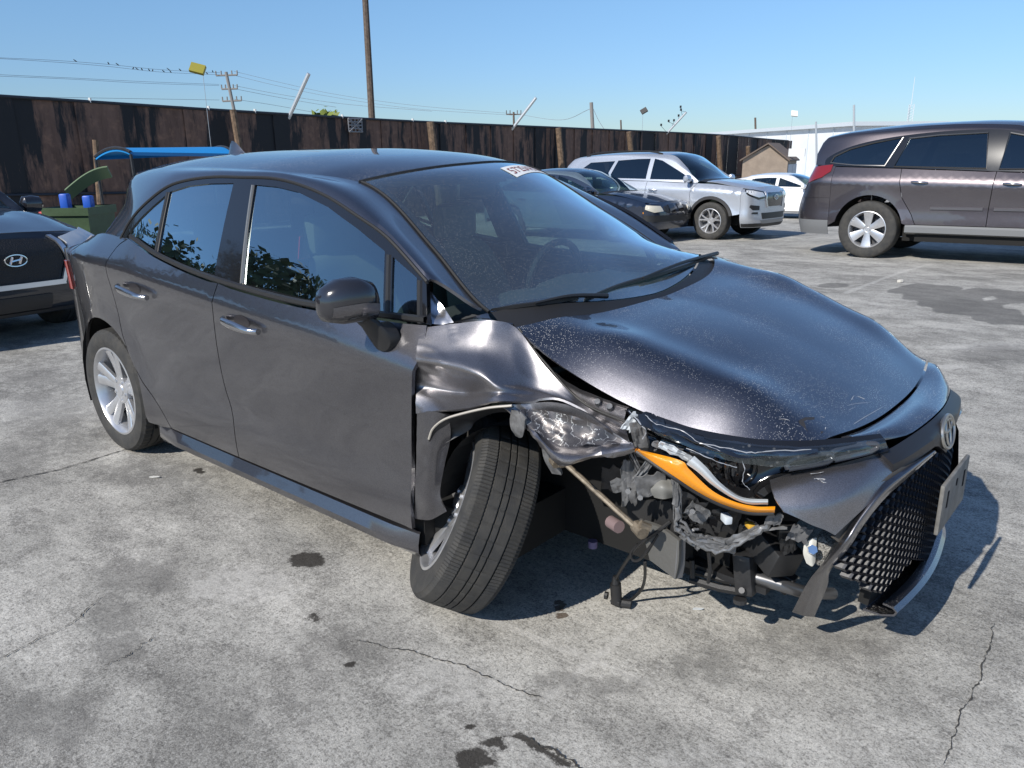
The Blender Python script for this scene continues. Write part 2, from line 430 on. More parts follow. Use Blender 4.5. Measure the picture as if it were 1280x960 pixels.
TYRE = None
def wheel_meshes(Rt, wd, Rr, spokes='twin', tread=True, nseg=120):
    """meshes for one wheel lying on the Y axis, outer face towards -Y"""
    h = wd/2
    prof = [(-h*.80, Rr-.004), (-h*.93, Rr+.004), (-h*1.02, Rr+(Rt-Rr)*.3), (-h*1.03, Rr+(Rt-Rr)*.55), (-h*.98, Rr+(Rt-Rr)*.80), (-h*.92, Rt-.012), (-h*.83, Rt-.0045)]
    gro = []
    ed = [-.83, -.50, -.455, -.13, -.085, .085, .13, .455, .50, .83]
    for i in range(0, len(ed), 2): gro.append((ed[i], ed[i+1]))
    pr = []
    for i, (a, b_) in enumerate(gro):
        dip = lambda u: Rt-.0045*abs(u/.83)**3
        if i: pr += [(a*h, dip(a)-.008), (a*h+.0008, dip(a))]
        k = 2
        for j in range(1, k): pr.append(((a+(b_-a)*j/k)*h, dip(a+(b_-a)*j/k)))
        if i < len(gro)-1: pr += [(b_*h-.0008, dip(b_)), (b_*h, dip(b_)-.008)]
    prof += pr + [(h*.83, Rt-.0045), (h*.92, Rt-.012), (h*.98, Rr+(Rt-Rr)*.8), (h*1.03, Rr+(Rt-Rr)*.55), (h*1.0, Rr+(Rt-Rr)*.25), (h*.8, Rr-.004)]
    def wob(k, i):
        ax = prof[i][0]/h
        if not tread: return 0
        if .5 < abs(ax) < .97 and k % 2 == 0 and prof[i][1] > Rt-.02: return -.0045
        if abs(ax) < .44 and k % 8 == 0 and prof[i][1] > Rt-.004: return -.003
        return 0
    bt = B(); lathe(bt, prof, nseg, wob=wob); fix(bt)
    br = B()
    lathe(br, [(-h*.78, Rr-.002), (-h*.93, Rr+.003), (-h*.95, Rr-.006), (-h*.86, Rr-.014), (-h*.5, Rr-.028), (h*.5, Rr-.034), (h*.8, Rr-.01)], 64)
    fix(br); bmesh.ops.reverse_faces(br, faces=br.faces[:])
    bs = B(); y0 = -h*.62
    def spoke(a0, a1, w0, w1, r0, r1, yA, yB, th=.02):
        rows = []
        for i in range(7):
            t = i/6; r = r0+(r1-r0)*t; a = a0+(a1-a0)*t; ww = w0+(w1-w0)*t; y = yA+(yB-yA)*t**1.6
            rad = Vector((math.sin(a), 0, math.cos(a))); tg = Vector((math.cos(a), 0, -math.sin(a)))
            c = rad*r+Vector((0, y, 0))
            rows.append([c-tg*ww*.5+Vector((0, th, 0)), c-tg*ww*.5+Vector((0, .004, 0)), c-tg*ww*.36, c+tg*ww*.36, c+tg*ww*.5+Vector((0, .004, 0)), c+tg*ww*.5+Vector((0, th, 0))])
        grid(bs, rows, close=False)
    n = 5
    if spokes == 'twin':
        for k in range(n):
            a = 2*math.pi*k/n
            for sg in (-1, 1): spoke(a+sg*.115, a+sg*.20, .042, .056, .05, Rr-.008, y0+.004, -h*.84)
    elif spokes == 'five':
        for k in range(6):
            a = 2*math.pi*k/6; spoke(a, a, .070, .135, .05, Rr-.01, y0-.01, -h*.84, .03)
    else:
        for k in range(n):
            a = 2*math.pi*k/n
            for sg in (-1, 1): spoke(a+sg*.08, a+sg*.26, .034, .030, .05, Rr-.008, y0, -h*.84)
    lathe(bs, [(y0-.004, 0.0001), (y0-.004, .028), (y0+.002, .032), (y0-.002, .045), (y0+.002, .07), (y0+.03, .075)], 32)
    for k in range(5):
        a = 2*math.pi*(k+.5)/5
        tube(bs, [(.052*math.sin(a), y0+.01, .052*math.cos(a)), (.052*math.sin(a), y0-.006, .052*math.cos(a))], .008, 6)
    fix(bs)
    bmesh.ops.recalc_face_normals(bs, faces=bs.faces[:])
    bd = B(); lathe(bd, [(h*.1, .0001), (h*.1, Rr*.62), (h*.15, Rr*.64), (h*.15, Rr-.035)], 40); fix(bd)
    return bt, br, bs, bd
WM = {}
def make_wheel(key, Rt, wd, Rr, style, parent, loc, axis=(0, -1, 0), tread=True, nseg=120, rim='alloy'):
    """wheel > tyre, rim, spokes, brake_disc;  axis = the way its outer face looks"""
    if key not in WM:
        ms = []
        for nm, bm, mt in zip(('tyre', 'rim', 'spokes', 'brake_disc'), wheel_meshes(Rt, wd, Rr, style, tread, nseg), (M_TYRE, M_ALLOY, M_ALLOY, M_DISC)):
            o = obj(nm, bm, mt, None, ang=(22 if nm == 'tyre' and tread else 40)); ms.append((nm, o.data)); bpy.data.objects.remove(o)
        WM[key] = ms
    wr = bpy.data.objects.new('wheel', None); COL.objects.link(wr); wr.parent = parent; wr.empty_display_size = .1
    wr.location = loc; wr.rotation_mode = 'QUATERNION'
    q = Vector((0, -1, 0)).rotation_difference(Vector(axis))
    wr.rotation_quaternion = q
    for nm, me in WM[key]:
        c = bpy.data.objects.new(nm, me); COL.objects.link(c); c.parent = wr
    return wr
M_TYRE = mat('tyre rubber', (.022, .022, .022), .75, bump=.25, bscale=300, var=.35, vscale=18, dirt=(.05, .047, .042))
M_ALLOY = mat('silver alloy', (.62, .62, .63), .32, .75, coat=.4, var=.12, vscale=8)
M_DISC = mat('brake steel', (.10, .10, .105), .5, .7)
M_BLK = mat('black plastic', (.018, .018, .019), .48, bump=.1, bscale=400)
M_BLKG = mat('gloss black', (.010, .010, .011), .12, coat=.6)
M_VOID = mat('underbody black', (.006, .006, .006), .85)
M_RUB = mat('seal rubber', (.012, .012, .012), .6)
M_CHROME = mat('chrome', (.75, .76, .78), .12, 1.0)
M_GREYP = mat('grey plastic', (.14, .14, .145), .55)
M_SEAT = mat('grey seat fabric', (.20, .21, .17), .9, bump=.2, bscale=200)
M_DASH = mat('charcoal dash', (.07, .072, .076), .7, bump=.2, bscale=300)
M_GREY = paint('grey metallic paint', (.150, .147, .160), .97, .335, 1)
M_GREYLIT = paint('grey metallic paint lightened for glare', (.26, .25, .258), .95, .43, .8)  # sun glare put into the colour: paler, rougher copy of the body paint
M_GREYD = paint('grey metallic paint, dewy', (.150, .148, .166), .97, .335, 1, dust=1.5, dscale=250)
M_SIDEG = glass('tinted side glass', (.50, .63, .58), 5.2, dust=.04)
M_WS = glass('windscreen glass', (.56, .74, .73), 3.6, dust=.75, dscale=260)
# ------------------------------------------------------------------ ground
def gmat():
    m = bpy.data.materials.new('worn lot surface'); m.use_nodes = True; N = m.node_tree; p = N.nodes['Principled BSDF']; L = N.links.new
    p.inputs['Roughness'].default_value = .88; p.inputs['Specular IOR Level'].default_value = .3
    tc = N.nodes.new('ShaderNodeTexCoord'); V = tc.outputs['Object']
    def noise(s, d=5, r=.6, vec=None):
        n = N.nodes.new('ShaderNodeTexNoise'); n.inputs['Scale'].default_value = s; n.inputs['Detail'].default_value = d; n.inputs['Roughness'].default_value = r
        L(vec or V, n.inputs['Vector']); return n.outputs['Fac']
    def ramp(x, a, b, c=0, d=1):
        q = N.nodes.new('ShaderNodeMapRange'); q.inputs['From Min'].default_value = a; q.inputs['From Max'].default_value = b
        q.inputs['To Min'].default_value = c; q.inputs['To Max'].default_value = d; L(x, q.inputs['Value']); return q.outputs[0]
    def mix(f, a, b, mode='MIX'):
        q = N.nodes.new('ShaderNodeMix'); q.data_type = 'RGBA'; q.blend_type = mode
        for k, v in (('Factor', f), ('A', a), ('B', b)):
            if isinstance(v, (int, float)): q.inputs[k].default_value = v
            elif isinstance(v, tuple): q.inputs[k].default_value = (*v, 1)
            else: L(v, q.inputs[k])
        return q.outputs['Result']
    def mul(a, b, op='MULTIPLY'):
        q = N.nodes.new('ShaderNodeMath'); q.operation = op
        for i, v in enumerate((a, b)):
            if isinstance(v, (int, float)): q.inputs[i].default_value = v
            else: L(v, q.inputs[i])
        return q.outputs[0]
    mp = N.nodes.new('ShaderNodeMapping'); mp.inputs['Rotation'].default_value = (0, 0, .9); mp.inputs['Scale'].default_value = (1, 1.9, 1); L(V, mp.inputs['Vector'])
    big = ramp(noise(.55, 6, .6), .36, .64); mid = ramp(noise(2.6, 8, .68, mp.outputs[0]), .34, .66); med = ramp(noise(9, 7, .7), .32, .68)
    fine = ramp(noise(70, 5, .75), .30, .70); grit = ramp(noise(260, 3, .7), .32, .68)
    c = mix(big, (.215, .205, .187), (.385, .37, .335)); c = mix(mul(mid, .85), c, (.47, .452, .41)); c = mix(mul(ramp(mid, .45, .05), .55), c, (.175, .167, .153))
    c = mix(mul(ramp(med, .50, 1), .6), c, (.165, .157, .144)); c = mix(mul(ramp(med, .40, 0), .45), c, (.52, .50, .455))
    c = mix(mul(ramp(fine, .58, 1.0), .5), c, (.58, .56, .515)); c = mix(mul(ramp(fine, .42, 0), .5), c, (.13, .124, .115)); c = mix(mul(ramp(grit, .6, 1), .4), c, (.60, .585, .55)); c = mix(mul(ramp(grit, .36, 0), .45), c, (.10, .096, .09))
    wp = ramp(noise(4.2, 9, .72), .49, .53); c = mix(mul(wp, .30), c, (.50, .485, .44)); wd = ramp(noise(3.1, 9, .74, mp.outputs[0]), .57, .61); c = mix(mul(wd, .38), c, (.145, .138, .127))
    vo = N.nodes.new('ShaderNodeTexVoronoi'); vo.inputs['Scale'].default_value = 42; L(V, vo.inputs['Vector']); pit = ramp(vo.outputs['Distance'], .16, .07); c = mix(mul(mul(pit, ramp(med, .4, .8)), .75), c, (.07, .066, .06))
    v2 = N.nodes.new('ShaderNodeTexVoronoi'); v2.inputs['Scale'].default_value = 95; L(V, v2.inputs['Vector']); st = ramp(v2.outputs['Distance'], .22, .10); c = mix(mul(mul(st, ramp(mid, .3, .7)), .55), c, (.66, .645, .60))
    g3 = noise(34, 4, .82); c = mix(mul(ramp(g3, .50, .60), .42), c, (.56, .54, .49)); g4 = noise(27, 5, .8); c = mix(mul(ramp(g4, .52, .64), .48), c, (.13, .124, .113)); g5 = noise(75, 3, .8); c = mix(mul(ramp(g5, .53, .62), .45), c, (.60, .585, .54)); c = mix(mul(ramp(g5, .46, .38), .5), c, (.105, .10, .092))
    bm_ = mul(ramp(noise(.9, 7, .66), .36, .62), ramp(noise(1.9, 7, .7, mp.outputs[0]), .36, .60), 'ADD'); sh = N.nodes.new('ShaderNodeMix'); sh.data_type = 'RGBA'; sh.blend_type = 'MULTIPLY'; sh.inputs['Factor'].default_value = 1; L(c, sh.inputs['A']); cb = N.nodes.new('ShaderNodeCombineColor')
    for k_ in range(3): L(ramp(bm_, .4, 1.6, .70, 1.30), cb.inputs[k_])
    L(cb.outputs[0], sh.inputs['B']); c = sh.outputs['Result']
    g2 = noise(150, 4, .8); c = mix(mul(ramp(g2, .52, .75), .55), c, (.62, .605, .56)); c = mix(mul(ramp(g2, .48, .28), .65), c, (.085, .081, .075)); c = mix(.10, c, (.10, .097, .09))
    def att(n):
        a = N.nodes.new('ShaderNodeAttribute'); a.attribute_name = n; return a.outputs['Fac']
    wob = mul(noise(17, 8, .78), -.5, 'ADD')
    pale = ramp(mul(att('pale'), mul(wob, 2.2), 'ADD'), .40, .70); c = mix(mul(pale, .36), c, (.62, .60, .56))
    asp = ramp(mul(att('asphalt'), mul(wob, .8), 'ADD'), .45, .56); c = mix(mul(asp, .66), c, mix(grit, (.070, .068, .066), (.14, .137, .13)))
    smu = ramp(mul(att('smudge'), mul(wob, 2.4), 'ADD'), .40, .72); c = mix(mul(smu, .5), c, (.125, .12, .112))
    oil = ramp(mul(att('oil'), mul(wob, 2.6), 'ADD'), .45, .66); c = mix(mul(oil, .92), c, (.030, .026, .022))
    rst = ramp(mul(att('rust'), mul(wob, 1.6), 'ADD'), .47, .58); c = mix(mul(rst, .8), c, (.070, .040, .020))
    L(c, p.inputs['Base Color'])
    h = mul(mul(mul(fine, .6), mul(grit, .4), 'ADD'), mul(med, .5), 'ADD')
    b = N.nodes.new('ShaderNodeBump'); b.inputs['Strength'].default_value = .45; b.inputs['Distance'].default_value = .006; L(h, b.inputs['Height']); L(b.outputs[0], p.inputs['Normal'])
    return m
def graded(lo, hi, a, b, fine, g=1.16):
    xs = list(np.arange(a, b, fine)); s = fine; x = xs[-1]
    while x < hi: s *= g; x += s; xs.append(x)
    s = fine; x = a
    while x > lo: s *= g; x -= s; xs.insert(0, x)
    return np.array(xs)
gx = graded(-900, 900, -3.6, 2.4, .03); gy = graded(-900, 900, -3.0, 4.2, .03)
XX, YY = np.meshgrid(gx, gy, indexing='ij')
T = (XX-CAM[0])*FH[0]+(YY-CAM[1])*FH[1]-5.0
ZZ = np.where(T <= -1, 0, np.where(T < 1, -SLOPE*(T+1)**2/4, -SLOPE*np.minimum(T, 60)))
nx, ny = XX.shape
me = bpy.data.meshes.new('ground')
idx = np.arange(nx*ny).reshape(nx, ny)
q = np.stack([idx[:-1, :-1], idx[1:, :-1], idx[1:, 1:], idx[:-1, 1:]], -1).reshape(-1, 4)
me.vertices.add(nx*ny); me.vertices.foreach_set('co', np.stack([XX, YY, ZZ], -1).astype(np.float32).ravel())
me.loops.add(q.size); me.loops.foreach_set('vertex_index', q.astype(np.int32).ravel())
me.polygons.add(len(q)); me.polygons.foreach_set('loop_start', np.arange(0, q.size, 4, dtype=np.int32)); me.update(calc_edges=True)
def G0(px, py): return np.array(P(px, py, 2, 0)[:2])
def blob(px, py, rx, ry, soft=1.0):     # an ellipse given in photo pixels, laid on the ground
    c = G0(px, py); u = (G0(px+rx, py)-G0(px-rx, py))/2; v = (G0(px, py+ry)-G0(px, py-ry))/2
    M = np.linalg.inv(np.stack([u, v], 1)); d = np.stack([XX-c[0], YY-c[1]], -1) @ M.T
    return np.clip(1.5-np.hypot(d[..., 0], d[..., 1])*soft, 0, 1)
def stroke(pts, w_):
    P2 = [G0(*p) for p in pts]; D = np.full(XX.shape, 1e9)
    for a, b in zip(P2, P2[1:]):
        ab = b-a; t = np.clip(((XX-a[0])*ab[0]+(YY-a[1])*ab[1])/(ab@ab), 0, 1)
        D = np.minimum(D, np.hypot(XX-a[0]-ab[0]*t, YY-a[1]-ab[1]*t))
    return np.clip(1.5-D/w_, 0, 1)
def poly(pts, soft):
    P2 = [tuple(G0(*p)) for p in pts]; ins = np.zeros(XX.shape, bool); j = len(P2)-1; D = np.full(XX.shape, 1e9)
    for i in range(len(P2)):
        (xi, yi), (xj, yj) = P2[i], P2[j]
        with np.errstate(all='ignore'):
            ins ^= ((yi > YY) != (yj > YY)) & (XX < (xj-xi)*(YY-yi)/(yj-yi+1e-12)+xi)
        ab = np.array((xj-xi, yj-yi)); t = np.clip(((XX-xi)*ab[0]+(YY-yi)*ab[1])/(ab@ab), 0, 1); D = np.minimum(D, np.hypot(XX-xi-ab[0]*t, YY-yi-ab[1]*t)); j = i
    return np.clip(.5+np.where(ins, D, -D)/soft, 0, 1)
mx = lambda *a: np.maximum.reduce(a)
ATT = {
 'oil': mx(blob(384, 700, 24, 11), blob(592, 948, 27, 17), blob(622, 928, 13, 9), blob(592, 908, 11, 4), stroke([(648, 920), (680, 935), (715, 958)], .010), blob(395, 772, 12, 7)*.9, blob(250, 589, 9, 4), blob(292, 638, 4, 2), blob(440, 832, 7, 5)*.9),
 'rust': mx(blob(702, 768, 7, 12), blob(700, 755, 9, 6)*.9),
 'pale': mx(stroke([(684, 872), (742, 825), (802, 776)], .016), stroke([(600, 770), (650, 790), (742, 825), (812, 856)], .020)*.85, blob(300, 730, 90, 30)*.7, blob(560, 850, 100, 40)*.6, blob(1000, 740, 90, 40)*.5, blob(60, 510, 90, 20)*.6, blob(880, 950, 90, 30)*.5, blob(1185, 457, 22, 3), blob(1240, 430, 80, 6)*.8, stroke([(1060, 357), (1120, 332), (1165, 318)], .04)*.8),
 'smudge': mx(blob(170, 720, 60, 25)*.9, blob(140, 770, 40, 30)*.8, blob(150, 810, 40, 20), blob(1010, 800, 90, 35)*.75, blob(880, 830, 70, 30)*.7, blob(760, 860, 60, 18)*.7, blob(60, 900, 80, 40)*.8, blob(420, 810, 90, 40)*.5, blob(200, 590, 120, 22)*.7, blob(1090, 800, 60, 30)*.7, blob(1250, 440, 60, 14)*.9, blob(330, 880, 120, 40)*.5, blob(40, 470, 60, 18)*.8, blob(700, 850, 40, 14)*.8, poly([(0, 430), (95, 430), (150, 560), (60, 590), (0, 600)], .3)*.6),
 'asphalt': mx(poly([(1108, 352), (1140, 346), (1195, 350), (1225, 362), (1290, 390), (1290, 402), (1240, 401), (1205, 388), (1170, 382), (1135, 366)], .12), poly([(1195, 350), (1240, 349), (1290, 356), (1290, 376), (1230, 362)], .12), blob(1045, 347, 22, 3)),
}
for k, v in ATT.items():
    a = me.attributes.new(k, 'FLOAT', 'POINT'); a.data.foreach_set('value', v.astype(np.float32).ravel())
me.materials.append(gmat())
for pl in me.polygons: pl.use_smooth = True
gr = bpy.data.objects.new('ground', me); COL.objects.link(gr); tag(gr, kind='structure')
M_CRACK = mat('crack dirt', (.06, .056, .05), .95, var=.4, vscale=60)
def crack(pts, w_, seed=1):
    r = random.Random(seed); pl = resample([np.array((*G0(*p), 0)) for p in pts], max(12, int(len(pts)*14))); bm = B(); rows = []; off = 0
    for i, p in enumerate(pl):
        t = pl[min(i+1, len(pl)-1)]-pl[max(i-1, 0)]; n = np.array((-t[1], t[0], 0)); n = n/np.linalg.norm(n); off = off*.85+r.uniform(-.005, .005); ww = w_*.42*r.uniform(.1, 1.2)*(min(1, i/4, (len(pl)-1-i)/4)+.05)
        c = p+n*off; z = ground_z(c[0], c[1])+.004; rows.append([(c[0]-n[0]*ww, c[1]-n[1]*ww, z), (c[0]+n[0]*ww, c[1]+n[1]*ww, z)])
    grid(bm, rows); face_out(bm, (0, 0, 1)); obj('ground_crack', bm, M_CRACK, gr)
for i, (pts, w_) in enumerate((([(-60, 620), (0, 604), (80, 586), (160, 563), (230, 545)], .010), ([(440, 800), (480, 808), (530, 820), (575, 834), (640, 858), (684, 872)], .006), ([(648, 920), (690, 940), (718, 960), (740, 985)], .011), ([(1245, 780), (1225, 830), (1215, 860), (1195, 905), (1180, 960)], .005), ([(-20, 832), (40, 806), (90, 780), (130, 742)], .005), ([(130, 835), (160, 820), (192, 795)], .005))): crack(pts, w_, i)
# ------------------------------------------------------------------ the damaged hatchback
K = Car(W=PC((-3.5, .58), (-3.3, .72), (-3.12, .80), (-2.9, .855), (-2.6, .886), (-2, .889), (-1, .891), (-.4, .888), (0, .885), (.3, .868), (.5, .835), (.65, .77), (.8, .66)),
        zs=.21, zc=PC((-3.2, 1.0), (-2.452, .972), (-1.927, .933), (-1.504, .898), (-.92, .864), (-.62, .837), (-.38, .815), (0, .79), (.5, .70)),
        zb=PC((-3.3, .94), (-3.12, 1.0), (-2.9, 1.065), (-2.6, 1.105),  (-2.304, 1.095), (-2.056, 1.041), (-1.504, .975), (-.92, .945), (-.394, .948), (-.2, .955), (.05, .863), (.28, .781), (.6, .735)),
        Yb=PC((-3.3, .66), (-2.7, .775), (-2.2, .832), (-1.5, .862), (-1, .858), (-.394, .806), (-.2, .72), (.05, .725), (.28, .705), (.6, .60)),
        k=.40, kc=.14, p=2.4,
        zt=PC((-3.1, 1.385), (-2.9, 1.438), (-2.6, 1.463), (-2.2, 1.474), (-1.7, 1.472), (-1.3, 1.452), (-.95, 1.405), (-.6, 1.255), (-.27, 1.085), (-.03, .965), (.1, .95), (.3, .915), (.5, .855), (.65, .79), (.76, .72), (.9, .63)),
        ye=PC((-3.1, .44), (-2.8, .50), (-2.3, .54), (-1.7, .555), (-1.3, .535), (-1.06, .49), (-.27, .666), (-.14, .70), (.05, .72), (.28, .70), (.447, .66), (.583, .62), (.70, .56), (.8, .5)),
        ze=PC((-3.1, 1.335), (-2.8, 1.392), (-2.3, 1.428), (-1.7, 1.42), (-1.3, 1.40), (-1.06, 1.368), (-.6, 1.145), (-.27, .975), (-.14, .95), (.05, .868), (.28, .785), (.447, .745), (.583, .738), (.70, .733), (.8, .70)),
        lift=1, roll=PC((-4, 0), (-.15, 0), (0, .03), (.2, .085), (.50, .085), (.72, .005), (1.2, 0)), ridge=PC((-4, 0), (-.2, 0), (-.03, .015), (.15, .022), (.4, .02), (.65, .008), (.8, 0), (1.2, 0)),
        arch=[(-2.64, .325, .365), (0, .325, .365)], flare=.010, lean=.045,
        xt=-3.12, xr=PC((.2, -3.36), (.45, -3.44), (.6, -3.44), (.8, -3.36), (1.0, -3.31), (1.15, -3.27)), tn=2.6, tw=lambda z: 1.0)
HB = thing('damaged_hatchback', 'dark grey hatchback with a torn off front corner, crumpled fender and splayed front wheel', 'car')
def sp(px, py, fn=K.Y, y0=.87):         # photo position -> (x, z) on the right flank
    y = y0
    for _ in range(12):
        p = P(px, py, 1, -y); y = fn(p[0], p[2])
    return (p[0], p[2])
def gp(px, py): return sp(px, py, K.G, .75)
# door edges in side view
FG = [(-.392, .944), (-.368, .87), (-.385, .79), (-.41, .65), (-.425, .49), (-.43, .265)]
BG = [(-1.504, .974), (-1.522, .87), (-1.545, .72), (-1.535, .56), (-1.49, .43), (-1.48, .255)]
RG = [(-2.31, 1.094), (-2.40, 1.05), (-2.45, .95), (-2.44, .86), (-2.40, .64), (-2.30, .48), (-2.126, .34), (-2.05, .252)]
crz = lambda pl, n=4: [tuple(q) for q in crom(pl, n)]
FGs, BGs, RGs = crz(FG), crz(BG), crz(RG)
def belt(x0, x1, n=14): return [(x0+(x1-x0)*i/(n-1), K.zb(x0+(x1-x0)*i/(n-1))-.006) for i in range(n)]
door_f = FGs + [tuple(p) for p in reversed(BGs)] + belt(-1.504, -.392)[1:-1]
door_r = BGs + [tuple(p) for p in reversed(RGs)] + belt(-2.31, -1.504)[1:-1]
ra = arc(-2.64, .325, .368, 188, -8, 30)
quarter = RGs + [(-2.16, .235), (-2.272, .235)] + ra[::-1] + [(-3.008, .25), (-3.05, .24), (-3.12, .26), (-3.12, 1.05)] + belt(-3.12, -2.31)[:-1]
fl = arc(0, .325, .368, 188, -8, 30)
fend = [(x+.028, z) for x, z in FGs] + [(-.368, .2)] + fl + [(.37, .28), (.42, .55), (.5, .735), (.447, K.zb(.447))] + [(.28, K.zb(.28)), (.16, K.zb(.16)), (.05, K.zb(.05)), (-.08, K.zb(-.08)), (-.2, .952)]
def both(name, poly, fn, mt, t=.014, res=.035, sides=(-1, 1), d=.0025, **kw):
    o = []
    for sg in sides:
        o.append(obj(name, polymesh(shrink(poly, d), fn(sg), res, t=t, out=(0, sg, 0)), mt, HB, **kw))
    return o
fdoor = both('front_door', door_f, K.side, M_GREY)
rdoor = both('rear_door', door_r, K.side, M_GREY)
both('quarter_panel', quarter, K.side, M_GREY)
lfender = both('front_fender', fend, K.side, M_GREY, sides=(1,))
# greenhouse frames and panes
fr_out = [gp(*p) for p in [(151, 298), (163, 276), (182.5, 254), (209, 233.6), (235, 225), (268, 221), (303, 221.5), (340, 222.7), (372.5, 230), (410, 246), (447, 270), (485, 297.5), (530, 347.5), (533, 353), (529, 403)]]
TOPC = fr_out[:-1]
frame = [tuple(q) for q in crom(fr_out[:-1], 3)] + [(-.392, .945)] + [(x, z+.006) for x, z in belt(-2.31, -.392)[::-1]][1:-1]
w_f = [gp(*p) for p in [(302.5, 354), (318.7, 231), (345, 233.5), (372, 240), (410, 259), (447, 286), (481, 314), (479, 397), (395, 377)]]
w_t = [gp(*p) for p in [(491, 321), (521, 347), (521, 402), (489, 399)]]
w_r = [gp(*p) for p in [(212, 240), (235, 232.5), (262, 229.5), (292, 229), (268, 343), (230.6, 332), (197, 319)]]
w_q = [gp(*p) for p in [(207.7, 243.4), (191, 257.7), (176, 272), (165, 285), (158.8, 296), (173.8, 308), (192, 318)]]
for sg in (-1, 1):
    obj('window_frame', polymesh(frame, K.green(sg), .03, holes=(w_f, w_t, w_r, w_q), t=.02, out=(0, sg, 0)), M_BLKG, HB)
    gin = lambda x, z, sg=sg: (x, sg*(K.G(x, z)-.006), z)
    for par, ps in ((fdoor[0 if sg < 0 else 1], (w_f, w_t)), (rdoor[0 if sg < 0 else 1], (w_r, w_q))):
        for w_ in ps: obj('window', polymesh(shrink(w_, -.004), gin, .06, out=(0, sg, 0)), M_SIDEG, par)
    # bright seal along the belt and pillar trim
    bm = B(); pts = belt(-2.28, -.40, 24)
    rows = [[(x, sg*(K.G(x, z+.004)+.004), z+.006), (x, sg*(K.G(x, z+.004)+.009), z+.012), (x, sg*(K.G(x, z)+.007), z+.024), (x, sg*(K.G(x, z)-.004), z+.028)] for x, z in pts]
    grid(bm, rows); face_out(bm, (0, sg, 0)); obj('belt_moulding', bm, M_BLK, HB)
    # thin bright edges at the trailing edge of the front window, the quarter divider and front quarter post
    for a, b_ in (((302, 354), (316.5, 231)), ((194.5, 319), (210, 240)), ((485, 398), (486.5, 318)), ((525, 404), (525, 350))):
        pa, pb = gp(*a), gp(*b_); bm = B(); r = []
        for i in range(9):
            t = i/8; x = pa[0]+(pb[0]-pa[0])*t; z = pa[1]+(pb[1]-pa[1])*t; y = K.G(x, z)
            hw_ = .011 if a[0] != 302 else .007; r.append([(x-hw_, sg*(y-.004), z), (x-hw_*.7, sg*(y+.005), z), (x+hw_*.5, sg*(y+.006), z), (x+hw_, sg*(y-.004), z)])
        grid(bm, r); face_out(bm, (0, sg, 0)); obj('pillar_trim', bm, M_BLK if a[0] != 302 else mat('satin trim', (.30, .29, .27), .35, .6), HB)
# roof, windscreen, bonnet
def tpoly(pl): return lambda x, v: K.top(x, v)
def vrow(xc, xe, n, sg0=-1):            # a transverse edge, bowed: x at centre xc, at the sides xe
    return [(xc+(xe-xc)*abs(v)**2, v) for v in [sg0+(-2*sg0)*i/(n-1) for i in range(n)]]
def topmesh(xf, xr_, nu, nv, v0=-1, v1=1, t=.012, fn=K.top):
    bm = B(); rows = []
    for i in range(nu):
        r = []
        for j in range(nv):
            v = v0+(v1-v0)*j/(nv-1); a, b_ = xf(v), xr_(v); x = a+(b_-a)*i/(nu-1); r.append(fn(x, v))
        rows.append(r)
    grid(bm, rows); face_out(bm, (0, 0, 1)); lips(bm, t); return bm
roof = obj('roof', topmesh(lambda v: -.95-.115*v*v, lambda v: -2.93+.05*v*v, 44, 28), M_GREYD, HB)
ws = obj('windscreen', topmesh(lambda v: -.055-.215*v*v, lambda v: -.965-.108*v*v, 30, 24, -.985, .985, 0), M_WS, HB)
HXF = lambda v: .762-.055*abs(v)**2.5
bon = obj('bonnet', topmesh(HXF, lambda v: -.02-.12*abs(v)**3-(.09*v**3 if v > 0 else 0), 60, 48, t=.008), M_GREYD, HB)
# black frit band round the windscreen
for nm, a, b_, v0, v1 in (('windscreen_border', lambda v: -.055-.215*v*v, lambda v: -.10-.20*v*v, -.985, .985), ('windscreen_border', lambda v: -.935-.108*v*v, lambda v: -.965-.108*v*v, -.985, .985)):
    obj(nm, topmesh(a, b_, 3, 24, v0, v1, 0, lambda x, v: (K.top(x, v)[0], K.top(x, v)[1], K.top(x, v)[2]-.004)), M_BLKG, ws)
for sg in (-1, 1):
    obj('windscreen_border', topmesh(lambda v: -.27, lambda v: -1.06, 20, 3, sg*.93, sg*.985, 0, lambda x, v: (K.top(x, v)[0], K.top(x, v)[1], K.top(x, v)[2]-.004)), M_BLKG, ws)
bm = B(); tube(bm, [tuple(np.array(K.top(-.962-.109*v*v, v))+np.array((0, 0, .0005))) for v in [-1+i/15 for i in range(31)]], .0055, 6); obj('windscreen_seal', bm, M_RUB, ws)
for sg in (-1, 1):
    bm = B(); tube(bm, [K.top(-.27-.79*i/24, sg*.99) for i in range(25)], .006, 6); obj('windscreen_seal', bm, M_RUB, ws)
